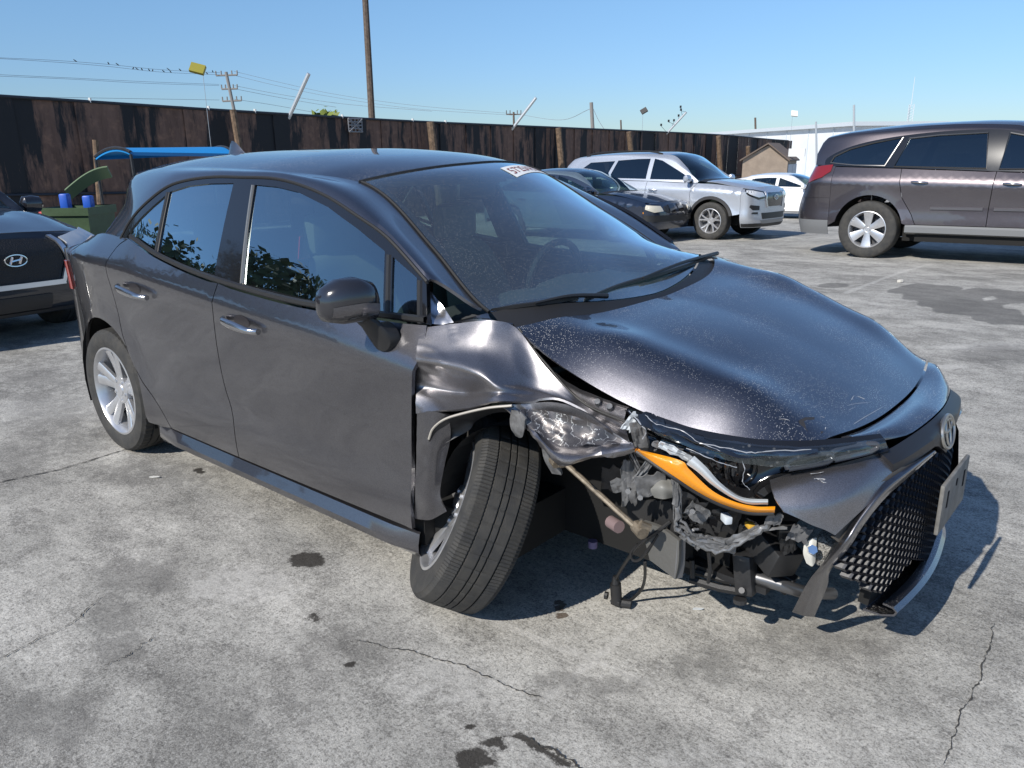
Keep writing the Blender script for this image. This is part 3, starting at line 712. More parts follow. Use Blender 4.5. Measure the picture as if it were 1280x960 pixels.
# roof rail and pillars, both sides
for sg in (-1, 1):
    pa = [(x, sg*K.G(x, z), z) for x, z in [tuple(q) for q in crom(TOPC, 4)]][::-1]
    da = [(0, sg*-(K.k+2*K.kc*(z-K.zb(x)))*1.0, 1) for x, z in [tuple(q) for q in crom(TOPC, 4)]][::-1]
    # near the front the strip leaves the frame forwards and up
    xs = [-.30+(-2.93+.30)*i/60 for i in range(61)]
    pb = [K.top(x, sg) for x in xs] + [(-2.99, sg*.505, 1.205), (-3.11, sg*.585, 1.06), (-3.18, sg*.63, .985)]
    db = []
    for x in xs+[-3, -3.1, -3.15]:
        p0 = np.array(K.top(max(x, -2.95), sg*.97)); p1 = np.array(K.top(max(x, -2.95), sg)); db.append(p0-p1)
    mp = PC((0, 0), (.36, .36), (.53, .45), (.71, .57), (.89, .76), (1, 1)); nb = resample(pb, 400); nd = resample(db, 400)
    pb = [nb[int(round(399*mp(i/89)))] for i in range(90)]; db = [nd[int(round(399*mp(i/89)))] for i in range(90)]
    pa = [(p[0], p[1], p[2]-(.02*max(0, min(1, (p[0]+1.3)/.4)) if sg > 0 else 0)) for p in pa]
    rows = rail2(pa, da, pb, db, 90, 8, .75 if sg < 0 else .35)
    bm = B(); grid(bm, rows); face_out(bm, (0, sg, .6)); lips(bm, .01)
    obj('roof_rail', bm, M_GREY, HB)
    # a dark seal between door frames and rail
    bm = B(); tube(bm, [(p[0], p[1]+sg*.001, p[2]) for p in pa], .006, 6); obj('door_seal', bm, M_RUB, HB)
    # quarter to tailgate corner
    last = rows[-1]; q0 = [(x, sg*K.Y(x, z), z) for x, z in belt(-3.12, -2.31, 20)[::-1]]; q1 = resample(last, 20)
    bm = B(); grid(bm, [[tuple(np.array(a)*(1-k/5)+np.array(b_)*(k/5)+np.array((0, sg*.006*math.sin(math.pi*k/5), 0))) for k in range(6)] for a, b_ in zip(q0, q1)]); face_out(bm, (0, sg, .5)); obj('rear_pillar', bm, M_GREY, HB)
# tail (right rear corner shows)
for nm, z0, z1, mt, t0 in (('rear_bumper', .24, .74, M_GREY, -1), ('tailgate', .742, .99, M_GREY, -1)):
    bm = B(); nT, nZ = 40, 16
    rows = [[K.tail(-1+2*i/(nT-1), z0+(z1-z0)*j/(nZ-1)) for i in range(nT)] for j in range(nZ)]
    grid(bm, rows); face_out(bm, (-1, 0, 0)); lips(bm, .012); obj(nm, bm, mt, HB)
bm = B()
rows = [[(-3.18, -.63+1.26*i/20, .985) for i in range(21)], [(-3.11, -.585+1.17*i/20, 1.06) for i in range(21)], [(-2.99, -.505+1.01*i/20, 1.205) for i in range(21)], [(-2.93, -.48+.96*i/20, 1.36+.04*(1-(i/10-1)**2)) for i in range(21)]]
grid(bm, rows); face_out(bm, (-1, 0, .5)); obj('rear_window', bm, M_SIDEG, HB)
bm = patch([[(-2.86, -.49, 1.37), (-2.88, -.25, 1.417), (-2.88, 0, 1.433), (-2.88, .25, 1.425), (-2.86, .49, 1.395)],
            [(-2.96, -.48, 1.315), (-3.0, -.25, 1.365), (-3.02, 0, 1.382), (-3.0, .25, 1.375), (-2.96, .48, 1.34)]], 5, 5, .02, (0, 0, 1)); obj('roof_spoiler', bm, M_GREY, HB)
for sg in (-1, 1):
    bm = B(); rows = []
    for j in range(9):
        z = .775+.15*j/8; rows.append([np.array(K.tail(sg*(.99-.32*i/14), z))*np.array((1, 1, 1))+np.array((-.012*math.sin(math.pi*i/14)**.5-.004, sg*.006, 0)) for i in range(15)])
    grid(bm, rows); face_out(bm, (-1, sg*.5, 0)); lips(bm, .02); obj('tail_lamp', bm, mat('red lamp', (.28, .02, .015), .15, coat=.8), HB)
# rockers
for sg in (-1, 1):
    bm = B(); rows = []
    for i in range(30):
        x = -2.20+(1.78)*i/29; e = min(1, i/3, (29-i)/2.5+.15); rows.append([(x, sg*.848, .250), (x, sg*(.852+.012*e), .244), (x, sg*(.858+.026*e), .205), (x, sg*(.858+.022*e), .178), (x, sg*.845, .152), (x, sg*.78, .145)])
    grid(bm, rows); face_out(bm, (0, sg, .2)); obj('sill_cover', bm, M_GREY, HB)
# fin aerial
bm = B(); 
rows = []
for i in range(9):
    t = i/8; x = -2.62-.17*t; hgt = .075*math.sin(math.pi*min(1, t*1.25)*.5)**1.3*(1 if t < .82 else (1-t)/.18*.9+.1); ww = .030*(1-.3*t)
    z0 = K.zt(x)-.012; rows.append([(x, -ww, z0), (x, -ww*.35, z0+hgt*.7), (x, 0, z0+hgt+.012), (x, ww*.35, z0+hgt*.7), (x, ww, z0)])
grid(bm, rows); face_out(bm, (0, 0, 1)); obj('aerial_fin', bm, M_GREY, HB)
# wheels
for nm, x, y in (('rr', -2.64, -.765), ('rl', -2.64, .765), ('fl', 0, .765)):
    make_wheel('hatch', .317, .205, .222, 'twin', HB, (x, y, .317), (0, -1 if y < 0 else 1, 0), True, 120)
AX = Vector((-.60, -.68, .42)).normalized()
make_wheel('hatch_front', .317, .205, .222, 'twin', HB, (-.298, -.725, .315), AX, True, 320)
# inner shells and underbody
bm = B()
box(bm, (-1.6, 0, .255), (2.9, 1.56, .16)); box(bm, (-2.95, 0, .5), (.3, 1.2, .5)); box(bm, (-2.64, 0, .45), (.75, 1.1, .5))
for sg in (-1, 1):
    box(bm, (-1.35, sg*.80, .55), (1.85, .05, .72)); box(bm, (-.50, sg*.66, .55), (.06, .3, .74)); box(bm, (-2.27, sg*.66, .5), (.04, .34, .6)); box(bm, (-3.03, sg*.66, .5), (.04, .30, .6))
    v = arc(-2.64, .325, .385, 200, -20, 14)
    grid(bm, [[(x, sg*.845, z) for x, z in v], [(x, sg*.52, z) for x, z in v]])
obj('underbody', bm, M_VOID, HB, smooth=False)
# cabin
bm = B(); rows = []
for i, (x, z) in enumerate([(-.08, .93), (-.35, .955), (-.55, .95), (-.68, .90), (-.70, .78), (-.66, .55)]):
    rows.append([(x+.03*math.cos(j*1.3), -.70+1.4*j/20, z+(.02 if 11 < j < 17 and i in (2, 3) else 0)-.03*(abs(j-10)/10)**3) for j in range(21)])
grid(bm, rows); face_out(bm, (0, 0, 1)); obj('dashboard', bm, M_DASH, HB)
bm = B(); pts = [(-.80+.055*math.sin(a)*0.4-.0, .37+.185*math.cos(a), .90+.17*math.sin(a)) for a in [2*math.pi*k/28 for k in range(29)]]
tube(bm, pts, .016, 8, False); tube(bm, [(-.80, .20, .90), (-.77, .37, .89), (-.80, .54, .90)], .02, 6); tube(bm, [(-.62, .37, .86), (-.79, .37, .895)], .04, 8); obj('steering_wheel', bm, M_BLK, HB)
def seat(x, y, w_, nm):
    o = obj(nm, patch([[(x+.27, y-w_, .36), (x+.27, y, .36), (x+.27, y+w_, .36)], [(x+.25, y-w_, .50), (x+.28, y, .52), (x+.25, y+w_, .50)], [(x-.02, y-w_, .49), (x, y, .46), (x-.02, y+w_, .49)],
                      [(x-.16, y-w_, .52), (x-.18, y, .50), (x-.16, y+w_, .52)], [(x-.24, y-w_*.95, .80), (x-.27, y, .80), (x-.24, y+w_*.95, .80)], [(x-.33, y-w_*.6, 1.02), (x-.35, y, 1.04), (x-.33, y+w_*.6, 1.02)], [(x-.42, y-w_*.5, .98), (x-.43, y, 1.0), (x-.42, y+w_*.5, .98)], [(x-.36, y-w_, .5), (x-.38, y, .5), (x-.36, y+w_, .5)]], 4, 4, .0, (0, 0, 1)), M_SEAT, HB)
    h = B(); box(h, (x-.40, y, 1.13), (.09, .25, .17), bev=.035); tube(h, [(x-.39, y-.05, 1.0), (x-.40, y-.05, 1.1)], .007, 6); tube(h, [(x-.39, y+.05, 1.0), (x-.40, y+.05, 1.1)], .007, 6)
    obj('headrest', h, M_SEAT, o)
for y in (-.37, .37): seat(-1.02, y, .24, 'front_seat')
for y in (-.36, .36): seat(-1.95, y, .32, 'rear_seat')
bm = B(); box(bm, (-1.85, 0, 1.33), (1.4, .9, .02)); obj('headlining', bm, mat('headlining cloth', (.16, .16, .155), .9), HB)
bm = B(); box(bm, (-.93, 0, 1.30), (.03, .22, .065), bev=.012); tube(bm, [(-.93, 0, 1.33), (-.90, 0, 1.385)], .012, 6); obj('rear_view_mirror', bm, M_BLK, HB)
# ------------------------------------------------------------------ front end: damage, lamp, bumper
XN = PC((-.9, .2), (-.86, .30), (-.8, .46), (-.72, .61), (-.62, .745), (-.5, .84), (-.3, .905), (0, .93), (.3, .905), (.5, .84), (.62, .745), (.72, .61), (.8, .46), (.86, .30), (.9, .2))
def NP(px, py, dx=0):                   # photo position -> point on the bumper's plan curve, set back by -dx
    a = P(px, py, 0, 1.2); c = np.array(CAM); a = np.array(a); d = a-c
    lo, hi = .2, 1.6                    # march away from the camera until inside the bumper
    t = lo
    f = lambda t: (c+d*t)[0]-(XN((c+d*t)[1])+dx)
    d = AR*((px-640)/FPX)+AD*((py-480)/FPX)+AF
    t = 1.2
    while f(t) > 0 and t < 4: t += .01
    for _ in range(20):
        q = t-.01; t = t-.01+.01*max(0, min(1, f(q)/(f(q)-f(t)+1e-9))); break
    return tuple(c+d*t)
def PP(pl): return [P(x, y, 1, -d) for x, y, d in pl]
M_BARE = mat('bare edge', (.50, .46, .40), .5, .2)
M_LINER = mat('liner felt', (.03, .03, .03), .9, bump=.3, bscale=90)
M_AMBER = mat('amber reflector', (.80, .29, .010), .22, coat=.8, bump=.22, bscale=420)
M_CLEAR = mat('clear plastic', (.55, .58, .60), .14, coat=.6)
M_LGREY = mat('broken grey plastic', (.15, .15, .152), .28, bump=.25, bscale=60, var=.5, vscale=25, coat=.5)
M_PRIM = mat('scraped primer', (.10, .10, .10), .5, var=.5, vscale=30, dirt=(.30, .29, .28))
M_DGREY = mat('dark steel', (.045, .045, .047), .42, .4, var=.3, vscale=20)
M_ROD = mat('rusty link steel', (.30, .25, .19), .5, .6, var=.4, vscale=40)
M_FOAM = mat('speckled foam', (.30, .29, .27), .95, bump=.9, bscale=220, var=.85, vscale=170)
def creases(bm, amp, sc, seed):          # sharp folds in crushed sheet metal
    from mathutils import noise
    bm.normal_update(); nn = {v: v.normal.copy() for v in bm.verts}
    for v in bm.verts:
        q = Vector((v.co.x*1.0, v.co.y, v.co.z*1.6+v.co.x*.5))*sc+Vector((seed, seed*1.3, -seed))
        n = 1-min(1, abs(noise.noise(q))*2.2); v.co += nn[v]*(n**5)*amp
def scrape_mat():
    m = paint('scraped grey paint', (.085, .078, .078), .55, .42, .35); N = m.node_tree; p = N.nodes['Principled BSDF']; L = N.links.new
    tc = N.nodes.new('ShaderNodeTexCoord'); wv = N.nodes.new('ShaderNodeTexWave'); wv.inputs['Scale'].default_value = 9; wv.inputs['Distortion'].default_value = 22; wv.inputs['Detail'].default_value = 4; wv.inputs['Detail Scale'].default_value = 2.5
    L(tc.outputs['Object'], wv.inputs['Vector']); r = N.nodes.new('ShaderNodeMapRange'); r.inputs['From Min'].default_value = .975; r.inputs['From Max'].default_value = 1.0; L(wv.outputs['Fac'], r.inputs['Value'])
    mx = N.nodes.new('ShaderNodeMix'); mx.data_type = 'RGBA'; src = p.inputs['Base Color'].links[0].from_socket; L(src, mx.inputs['A']); mx.inputs['B'].default_value = (.55, .54, .52, 1); L(r.outputs[0], mx.inputs['Factor']); L(mx.outputs['Result'], p.inputs['Base Color'])
    return m
M_SCRAPE = scrape_mat(); rn = random.Random(5)
def crumple(bm, amp, sc, seed, keep=True):
    from mathutils import noise
    for v in bm.verts:
        q = Vector(v.co)*sc+Vector((seed, seed*.7, 0))
        n = noise.noise(q)*1.0+abs(noise.noise(q*2.3))*.5
        v.co += v.normal*n*amp
# fender: crushed skin above the wheel arch
F0 = [[(526, 410, .812), (566, 405, .788), (612, 401, .758), (645, 410, .712), (682, 458, .712), (730, 506, .71), (779, 526, .69)],
      [(523, 424, .838), (558, 420, .812), (602, 418, .785), (644, 430, .735), (677, 467, .724), (725, 507, .722), (780, 529, .695)],
      [(521, 438, .858), (554, 440, .845), (600, 442, .815), (640, 455, .775), (672, 477, .738), (720, 507, .732), (782, 535, .703)],
      [(520, 449, .874), (553, 454, .876), (598, 464, .872), (628, 477, .838), (667, 486, .755), (716, 506, .742), (783, 539, .71)],
      [(520, 458, .866), (551, 464, .856), (594, 473, .868), (624, 484, .862), (666, 490, .770), (714, 504, .75), (784, 542, .714)],
      [(520, 480, .850), (550, 485, .818), (586, 490, .808), (620, 491, .868), (663, 495, .788), (710, 503, .762), (785, 546, .72)],
      [(520, 496, .868), (550, 498, .850), (584, 498, .842), (619, 496, .884), (661, 498, .806), (707, 501, .772), (786, 549, .727)],
      [(520, 517, .88), (550, 513, .888), (582, 511, .893), (618, 502, .897), (660, 502, .830), (705, 500, .785), (787, 553, .735)]]
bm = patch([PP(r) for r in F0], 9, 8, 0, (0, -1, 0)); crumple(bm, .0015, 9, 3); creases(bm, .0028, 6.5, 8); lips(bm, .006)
fender = obj('front_fender', bm, M_GREYLIT, HB, ang=50); fender['label'] = 'crumpled right front fender'
F2 = [[(521, 516, .88), (540, 514, .886), (562, 519, .88)], [(521, 550, .875), (540, 550, .884), (563, 548, .85)], [(520, 585, .873), (538, 585, .875), (555, 585, .845)], [(519, 620, .87), (535, 620, .868), (550, 618, .85)], [(518, 648, .862), (537, 650, .855), (557, 640, .85)]]
bm = patch([PP(r) for r in F2], 6, 5, 0, (0, -1, 0)); crumple(bm, .004, 14, 5); lips(bm, .006); obj('fender_skirt', bm, M_GREY, fender)
F3 = [[(624, 506, .885), (655, 505, .835), (695, 503, .80), (735, 518, .775), (787, 553, .737)],
      [(640, 516, .868), (664, 523, .83), (698, 530, .80), (738, 540, .77), (789, 555, .737)],
      [(650, 523, .866), (672, 540, .845), (702, 556, .83), (740, 556, .79), (791, 557, .740)],
      [(655, 528, .874), (677, 552, .872), (703, 574, .872), (740, 570, .825), (793, 560, .745)],
      [(657, 531, .85), (679, 556, .845), (704, 579, .85), (740, 574, .80), (793, 563, .73)]]
bm = patch([PP(r) for r in F3], 8, 6, 0, (0, -1, 0)); crumple(bm, .006, 16, 9); creases(bm, .008, 9, 4); lips(bm, .005); obj('torn_flap', bm, M_GREYLIT, fender, ang=30)
bm = patch([PP(r) for r in [[(646, 512, .884), (664, 512, .842), (700, 516, .815), (736, 527, .788), (776, 549, .75)], [(652, 522, .876), (672, 530, .85), (702, 540, .83), (738, 545, .795), (778, 553, .752)], [(658, 530, .872), (680, 545, .862), (704, 558, .850), (738, 556, .81), (776, 556, .755)]]], 8, 6, 0, (0, -1, 0))
crumple(bm, .010, 15, 21); creases(bm, .006, 14, 3); obj('scraped_skin', bm, M_SCRAPE, fender, ang=32)
F4o = [(536, 549, .90), (541, 536, .905), (554, 525, .91), (574, 518, .905), (609, 510, .90), (640, 507, .885)]
F4i = [(539, 564, .88), (562, 551, .85), (586, 538, .81), (596, 526, .79), (620, 516, .80), (648, 516, .82)]
F4m = [((a[0]+b[0])/2, (a[1]+b[1])/2, (a[2]+b[2])/2-.02) for a, b in zip(F4o, F4i)]
obj('arch_lip', patch([PP(F4o), PP(F4m), PP(F4i)], 6, 5, .004, (0, -1, 0)), M_DGREY, fender)
bm = B(); tube(bm, crom(PP(F4o), 6), .0035, 6); obj('scraped_edge', bm, M_BARE, fender)
bm = patch([PP([(640, 512, .87), (650, 515, .88), (657, 523, .885)]), PP([(638, 528, .86), (648, 532, .875), (655, 536, .88)]), PP([(645, 545, .85), (651, 547, .86), (654, 545, .865)])], 4, 4, 0, (0, -1, 0)); crumple(bm, .008, 30, 2); lips(bm, .005); obj('bent_tab', bm, M_LGREY, fender)
# channel between bonnet and fender
top_e = [(641, 404), (663, 428), (689, 461), (719, 483), (761, 500), (786, 509)]
low_e = [(645, 410), (661, 433), (683, 459), (706, 486), (734, 508), (780, 527)]
bm = patch([[P(x, y, 1, -.695) for x, y in top_e], [P(x-3, y+4, 1, -.688) for x, y in top_e], [P(x, y-1, 1, -.69) for x, y in low_e]], 6, 4, 0, (0, -1, .5)); crumple(bm, .003, 20, 4); obj('fender_channel', bm, M_GREYLIT, HB)
bm = B(); tube(bm, crom([P(x+4, y+1, 1, -.70) for x, y in low_e], 6), .004, 6); obj('channel_seal', bm, M_RUB, HB)
bm = B()
for px, py in ((748, 505), (763, 511)):
    c = P(px, py, 1, -.69); tube(bm, [c, (c[0]+.004, c[1]-.012, c[2]+.012)], .009, 8)
obj('hinge_bolt', bm, M_LGREY, HB)
# pillar foot: bare bracket between door and windscreen pillar
bm = patch([PP([(529, 362, .735), (534, 362, .73), (540, 366, .725)]), PP([(531, 384, .765), (545, 384, .74), (556, 386, .73)]), PP([(532, 404, .79), (550, 406, .765), (567, 403, .745)])], 6, 6, 0, (0, -1, 0)); crumple(bm, .006, 30, 7)
obj('pillar_bracket', bm, mat('bright bracket', (.5, .5, .52), .25, .9), HB, ang=25)
bm = patch([[K.top(-.27, -1), K.top(-.23, -1.02), K.top(-.14, -1)], [P(567, 402, 1, -.745), P(600, 399, 1, -.725), P(641, 404, 1, -.70)]], 5, 3, .005, (0, -1, .5)); obj('cowl_corner', bm, M_GREY, HB)
# wheel housing, suspension and engine bay
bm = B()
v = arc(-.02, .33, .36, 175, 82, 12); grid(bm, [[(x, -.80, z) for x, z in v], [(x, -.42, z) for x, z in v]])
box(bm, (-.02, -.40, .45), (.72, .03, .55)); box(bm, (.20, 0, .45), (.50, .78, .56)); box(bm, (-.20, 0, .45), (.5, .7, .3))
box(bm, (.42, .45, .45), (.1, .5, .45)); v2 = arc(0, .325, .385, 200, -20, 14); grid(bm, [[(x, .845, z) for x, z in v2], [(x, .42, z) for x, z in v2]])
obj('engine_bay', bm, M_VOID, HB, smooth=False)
bm = B(); a = P(704, 577, 1, -.70); b_ = P(798, 662, 1, -.68); tube(bm, [a, b_], .0085, 8)
tube(bm, [P(692, 573, 1, -.70), P(697, 580, 1, -.71)], .017, 10); tube(bm, [P(702, 572, 1, -.70), P(705, 582, 1, -.71)], .016, 10); tube(bm, [P(795, 657, 1, -.67), P(804, 667, 1, -.69)], .019, 10); tube(bm, [P(800, 655, 1, -.69), P(812, 660, 1, -.67)], .012, 10)
obj('stabiliser_link', bm, M_ROD, HB)
bm = B(); tube(bm, [P(763, 652, 1, -.64), P(774, 659, 1, -.66)], .019, 12); obj('bushing', bm, mat('dusty pink rubber', (.20, .14, .14), .8), HB)
bm = B(); tube(bm, [P(741, 676, 1, -.45), P(741, 684, 1, -.45)], .016, 12); obj('bushing', bm, mat('violet bushing', (.16, .13, .24), .6), HB)
bm = patch([PP([(676, 553, .72), (690, 556, .72)]), PP([(680, 574, .70), (697, 578, .70)]), PP([(690, 592, .68), (702, 594, .68)])], 4, 4, .008, (0, -1, 0)); obj('strut_bracket', bm, M_LGREY, HB)
# plastic ducts and frame behind the lamp
bm = patch([PP([(782, 626, .52), (810, 625, .54), (838, 627, .58)]), PP([(785, 645, .52), (812, 645, .54), (842, 660, .58)]), PP([(790, 664, .52), (815, 670, .54), (846, 678, .57)])], 4, 4, .01, (0, -1, 0)); obj('inner_panel', bm, mat('dark panel', (.022, .022, .023), .7), HB)
bm = patch([PP([(798, 650, .585), (826, 660, .595), (849, 676, .60)]), PP([(806, 676, .58), (826, 690, .59), (848, 704, .60)]), PP([(812, 700, .575), (828, 712, .585), (844, 724, .595)])], 5, 5, .012, (0, -1, 0)); obj('air_duct', bm, mat('black plastic with sun in its colour', (.10, .098, .092), .6, bump=.2, bscale=80), HB)  # duct is black plastic; its base is lightened to carry the sunlight
bm = patch([PP([(847, 676, .60), (857, 672, .57)]), PP([(846, 704, .60), (856, 704, .57)]), PP([(843, 724, .595), (853, 722, .57)])], 4, 4, .01, (0, -1, 0)); obj('duct_edge', bm, M_GREYP, HB)
bm = B(); box(bm, P(932, 716, 1, -.44), (.055, .05, .125), rot=Matrix.Rotation(-.15, 3, 'Y'), bev=.006); tube(bm, [P(928, 738, 1, -.47), P(927, 738, 1, -.485)], .009, 8); tube(bm, [P(925, 748, 1, -.45), P(925, 753, 1, -.45)], .02, 10); obj('tow_bracket', bm, M_DGREY, HB)
bm = B(); tube(bm, [P(940, 720, 1, -.42), P(975, 731, 1, -.41), P(1004, 740, 1, -.36), P(1040, 742, 1, -.18)], .019, 12); obj('lower_beam', bm, mat('grey steel tube', (.16, .16, .165), .35, .7), HB)
bm = B(); a = np.array(P(862, 724, 1, -.48)); b_ = np.array(P(940, 742, 1, -.44))
for k in range(3):
    o_ = np.array((0, .03*k, .012*k)); tube(bm, [a+o_, (a+b_)/2+o_+np.array((0, 0, -.006)), b_+o_], .012-.002*k, 6)
box(bm, tuple((a+b_)/2+np.array((0, .10, .02))), (.26, .16, .02)); obj('lower_tray', bm, M_BLK, HB)
bm = B(); tube(bm, [P(886, 690, 1, -.47), P(888, 712, 1, -.47), P(884, 735, 1, -.47)], .006, 6); tube(bm, [P(865, 700, 1, -.5), P(866, 722, 1, -.5)], .008, 6); obj('support_strut', bm, M_BLK, HB)
bm = B(); box(bm, P(962, 682, 1, -.40), (.17, .10, .085), rot=Matrix.Rotation(.35, 3, 'Y') @ Matrix.Rotation(-.5, 3, 'Z'), bev=.008); box(bm, P(984, 664, 1, -.42), (.05, .04, .05), rot=Matrix.Rotation(.5, 3, 'Z'), bev=.006); box(bm, P(960, 712, 1, -.36), (.16, .04, .06), rot=Matrix.Rotation(.35, 3, 'Y'), bev=.004)
for px, py in ((972, 707), (986, 711), (955, 700)): tube(bm, [P(px, py, 1, -.395), P(px, py, 1, -.36)], .006, 8)
obj('crash_beam', bm, M_BLK, HB)
bm = B(); box(bm, P(1030, 683, 1, -.40), (.05, .08, .085), rot=Matrix.Rotation(.3, 3, 'Y'), bev=.012); obj('foam_absorber', bm, M_FOAM, HB)
bm = patch([PP([(1005, 680, .46), (1013, 674, .46), (1021, 672, .45)]), PP([(1004, 692, .46), (1013, 690, .47), (1020, 690, .455)]), PP([(1008, 704, .455), (1015, 708, .455), (1019, 703, .45)])], 4, 4, .008, (0, -1, 0)); br = obj('white_bracket', bm, mat('pale plastic', (.62, .61, .56), .5), HB)
bm = B(); tube(bm, [P(1014, 687, 1, -.465), P(1016, 687, 1, -.487)], .013, 6); obj('bolt', bm, M_CHROME, br)
# broken headlamp
LAMP = obj('headlamp_housing', patch([PP([(781, 513, .69), (830, 532, .70), (870, 545, .685), (940, 557, .64), (1000, 560, .575), (1060, 556, .47), (1106, 549, .37)]),
            PP([(786, 530, .65), (830, 545, .655), (880, 560, .635), (940, 572, .595), (990, 572, .54), (1060, 562, .44), (1108, 554, .355)]),
            PP([(792, 548, .67), (840, 562, .66), (890, 582, .64), (940, 600, .595), (978, 592, .56), (1060, 572, .45), (1110, 559, .35)]),
            PP([(796, 562, .72), (850, 576, .70), (897, 602, .67), (935, 622, .63), (965, 604, .60), (1060, 577, .465), (1112, 563, .355)])], 8, 6, .02, (.5, -1, .3)), M_BLKG, HB)
am_t = [(794, 561, .745), (849, 575, .735), (862, 587, .725), (890, 613, .70), (918, 627, .67), (945, 633, .635), (969, 633, .605)]
am_b = [(795, 563, .745), (822, 582, .745), (846, 598, .735), (872, 615, .71), (902, 630, .68), (936, 640, .64), (968, 641, .605)]
am_m = [((a[0]+b[0])/2, (a[1]+b[1])/2, (a[2]+b[2])/2+.008) for a, b in zip(am_t, am_b)]
amb = obj('amber_reflector', patch([PP(am_t), PP(am_m), PP(am_b)], 8, 4, .008, (.4, -1, .2)), M_AMBER, LAMP)
bm = B(); tube(bm, crom(PP([(x-1, y+1, d) for x, y, d in am_b]), 5), .005, 6); obj('reflector_edge', bm, M_BLK, LAMP)
lg_t = [(868, 570, .73), (884, 585, .715), (898, 601, .70), (918, 617, .675), (935, 623, .65), (960, 624, .615)]
lg_b = [(858, 580, .735), (872, 590, .725), (890, 606, .705), (914, 622, .68), (935, 630, .652), (960, 631, .615)]
lg_m = [((a[0]+b[0])/2, (a[1]+b[1])/2, (a[2]+b[2])/2+.012) for a, b in zip(lg_t, lg_b)]
obj('light_guide', patch([PP(lg_t), PP(lg_m), PP(lg_b)], 8, 5, .01, (.4, -1, .3)), M_CLEAR, LAMP)
M_SMOKE = glass('clear lamp lens', (.80, .83, .86), 2.2, .04, dust=.25, dscale=60)
bm = patch([PP([(784, 511, .70), (830, 529, .715), (872, 543, .70), (940, 555, .655), (1000, 558, .59), (1060, 553, .48), (1106, 547, .375)]),
            PP([(790, 522, .72), (832, 541, .735), (880, 556, .715), (940, 567, .672), (1000, 568, .605), (1060, 562, .49), (1108, 553, .38)]),
            PP([(800, 533, .725), (845, 552, .735), (880, 567, .72), (930, 580, .685), (985, 582, .615), (1060, 572, .49), (1110, 560, .375)])], 8, 5, 0, (.4, -1, .4))
crumple(bm, .010, 14, 13); obj('lamp_lens', bm, M_SMOKE, LAMP, ang=25)
for pts, r in (([(806, 519, .715), (821, 530, .735), (849, 537, .735), (874, 553, .73), (890, 559, .72), (922, 573, .69)], .0022), ([(874, 554, .73), (906, 560, .71), (939, 566, .685), (963, 564, .66), (1014, 562, .60)], .0025), ([(786, 514, .71), (800, 528, .735), (808, 540, .735), (803, 549, .735)], .003), ([(858, 560, .735), (880, 570, .73), (905, 580, .71), (921, 584, .69)], .0022), ([(928, 576, .68), (931, 588, .68), (928, 602, .675), (938, 612, .66)], .002)):
    bm = B(); q = crom(PP(pts), 5); q = [p_+np.array([rn.uniform(-.0015, .0015) for _ in range(3)]) for p_ in q]; tube(bm, q, [r*.55*rn.uniform(.4, 1.4) for _ in q], 5); obj('lens_edge', bm, mat('lens edge', (.30, .31, .33), .15, coat=.8), LAMP)
M_LENSD = mat('smoked lens', (.012, .014, .018), .06, coat=1)
bm = patch([PP([(872, 545, .665), (905, 553, .645), (940, 557, .62), (980, 558, .585), (1022, 557, .53)]), PP([(876, 550, .70), (908, 560, .685), (940, 566, .655), (980, 565, .61), (1022, 562, .555)]), PP([(880, 557, .725), (914, 571, .705), (942, 572, .675), (982, 571, .63), (1022, 568, .57)])], 6, 5, 0, (.3, -.6, .8)); crumple(bm, .005, 22, 3); lips(bm, .003); obj('lens_strip', bm, M_LENSD, LAMP, ang=30)
bm = patch([PP([(784, 510, .675), (806, 514, .68), (828, 524, .69)]), PP([(790, 520, .72), (812, 527, .72), (834, 536, .72)]), PP([(800, 531, .74), (820, 540, .745), (840, 547, .74)])], 6, 6, 0, (.3, -.6, .8)); crumple(bm, .010, 25, 6); lips(bm, .003); obj('lens_strip', bm, M_LENSD, LAMP, ang=22)
bm = patch([PP([(826, 523, .665), (850, 533, .665), (876, 541, .66)]), PP([(830, 531, .70), (854, 541, .70), (880, 549, .695)]), PP([(834, 539, .725), (858, 548, .725), (884, 557, .72)])], 6, 6, 0, (.3, -.6, .8)); crumple(bm, .007, 18, 16); lips(bm, .003); obj('lens_strip', bm, M_LENSD, LAMP, ang=24)
for pts in ([(985, 586, .59), (1034, 577, .515), (1036, 567, .51), (1000, 570, .57), (984, 578, .59)], [(1042, 575, .50), (1088, 564, .42), (1094, 555, .41), (1060, 558, .46), (1040, 566, .50)]):
    q = crom(PP(pts)+[PP(pts[:1])[0]], 5); bm = B(); tube(bm, q, .0075, 8, False); obj('running_light', bm, mat('smoked plastic', (.06, .062, .07), .2, coat=.5), LAMP)
bm = B(); c = P(925, 585, 1, -.62); d_ = Vector((.75, -.6, .1)).normalized()
tube(bm, [Vector(c)-d_*.05, Vector(c)], .038, 18); tube(bm, [Vector(c)-d_*.0, Vector(c)+d_*.02], [.045, .040], 18, False); obj('projector_lens', bm, M_BLKG, LAMP)

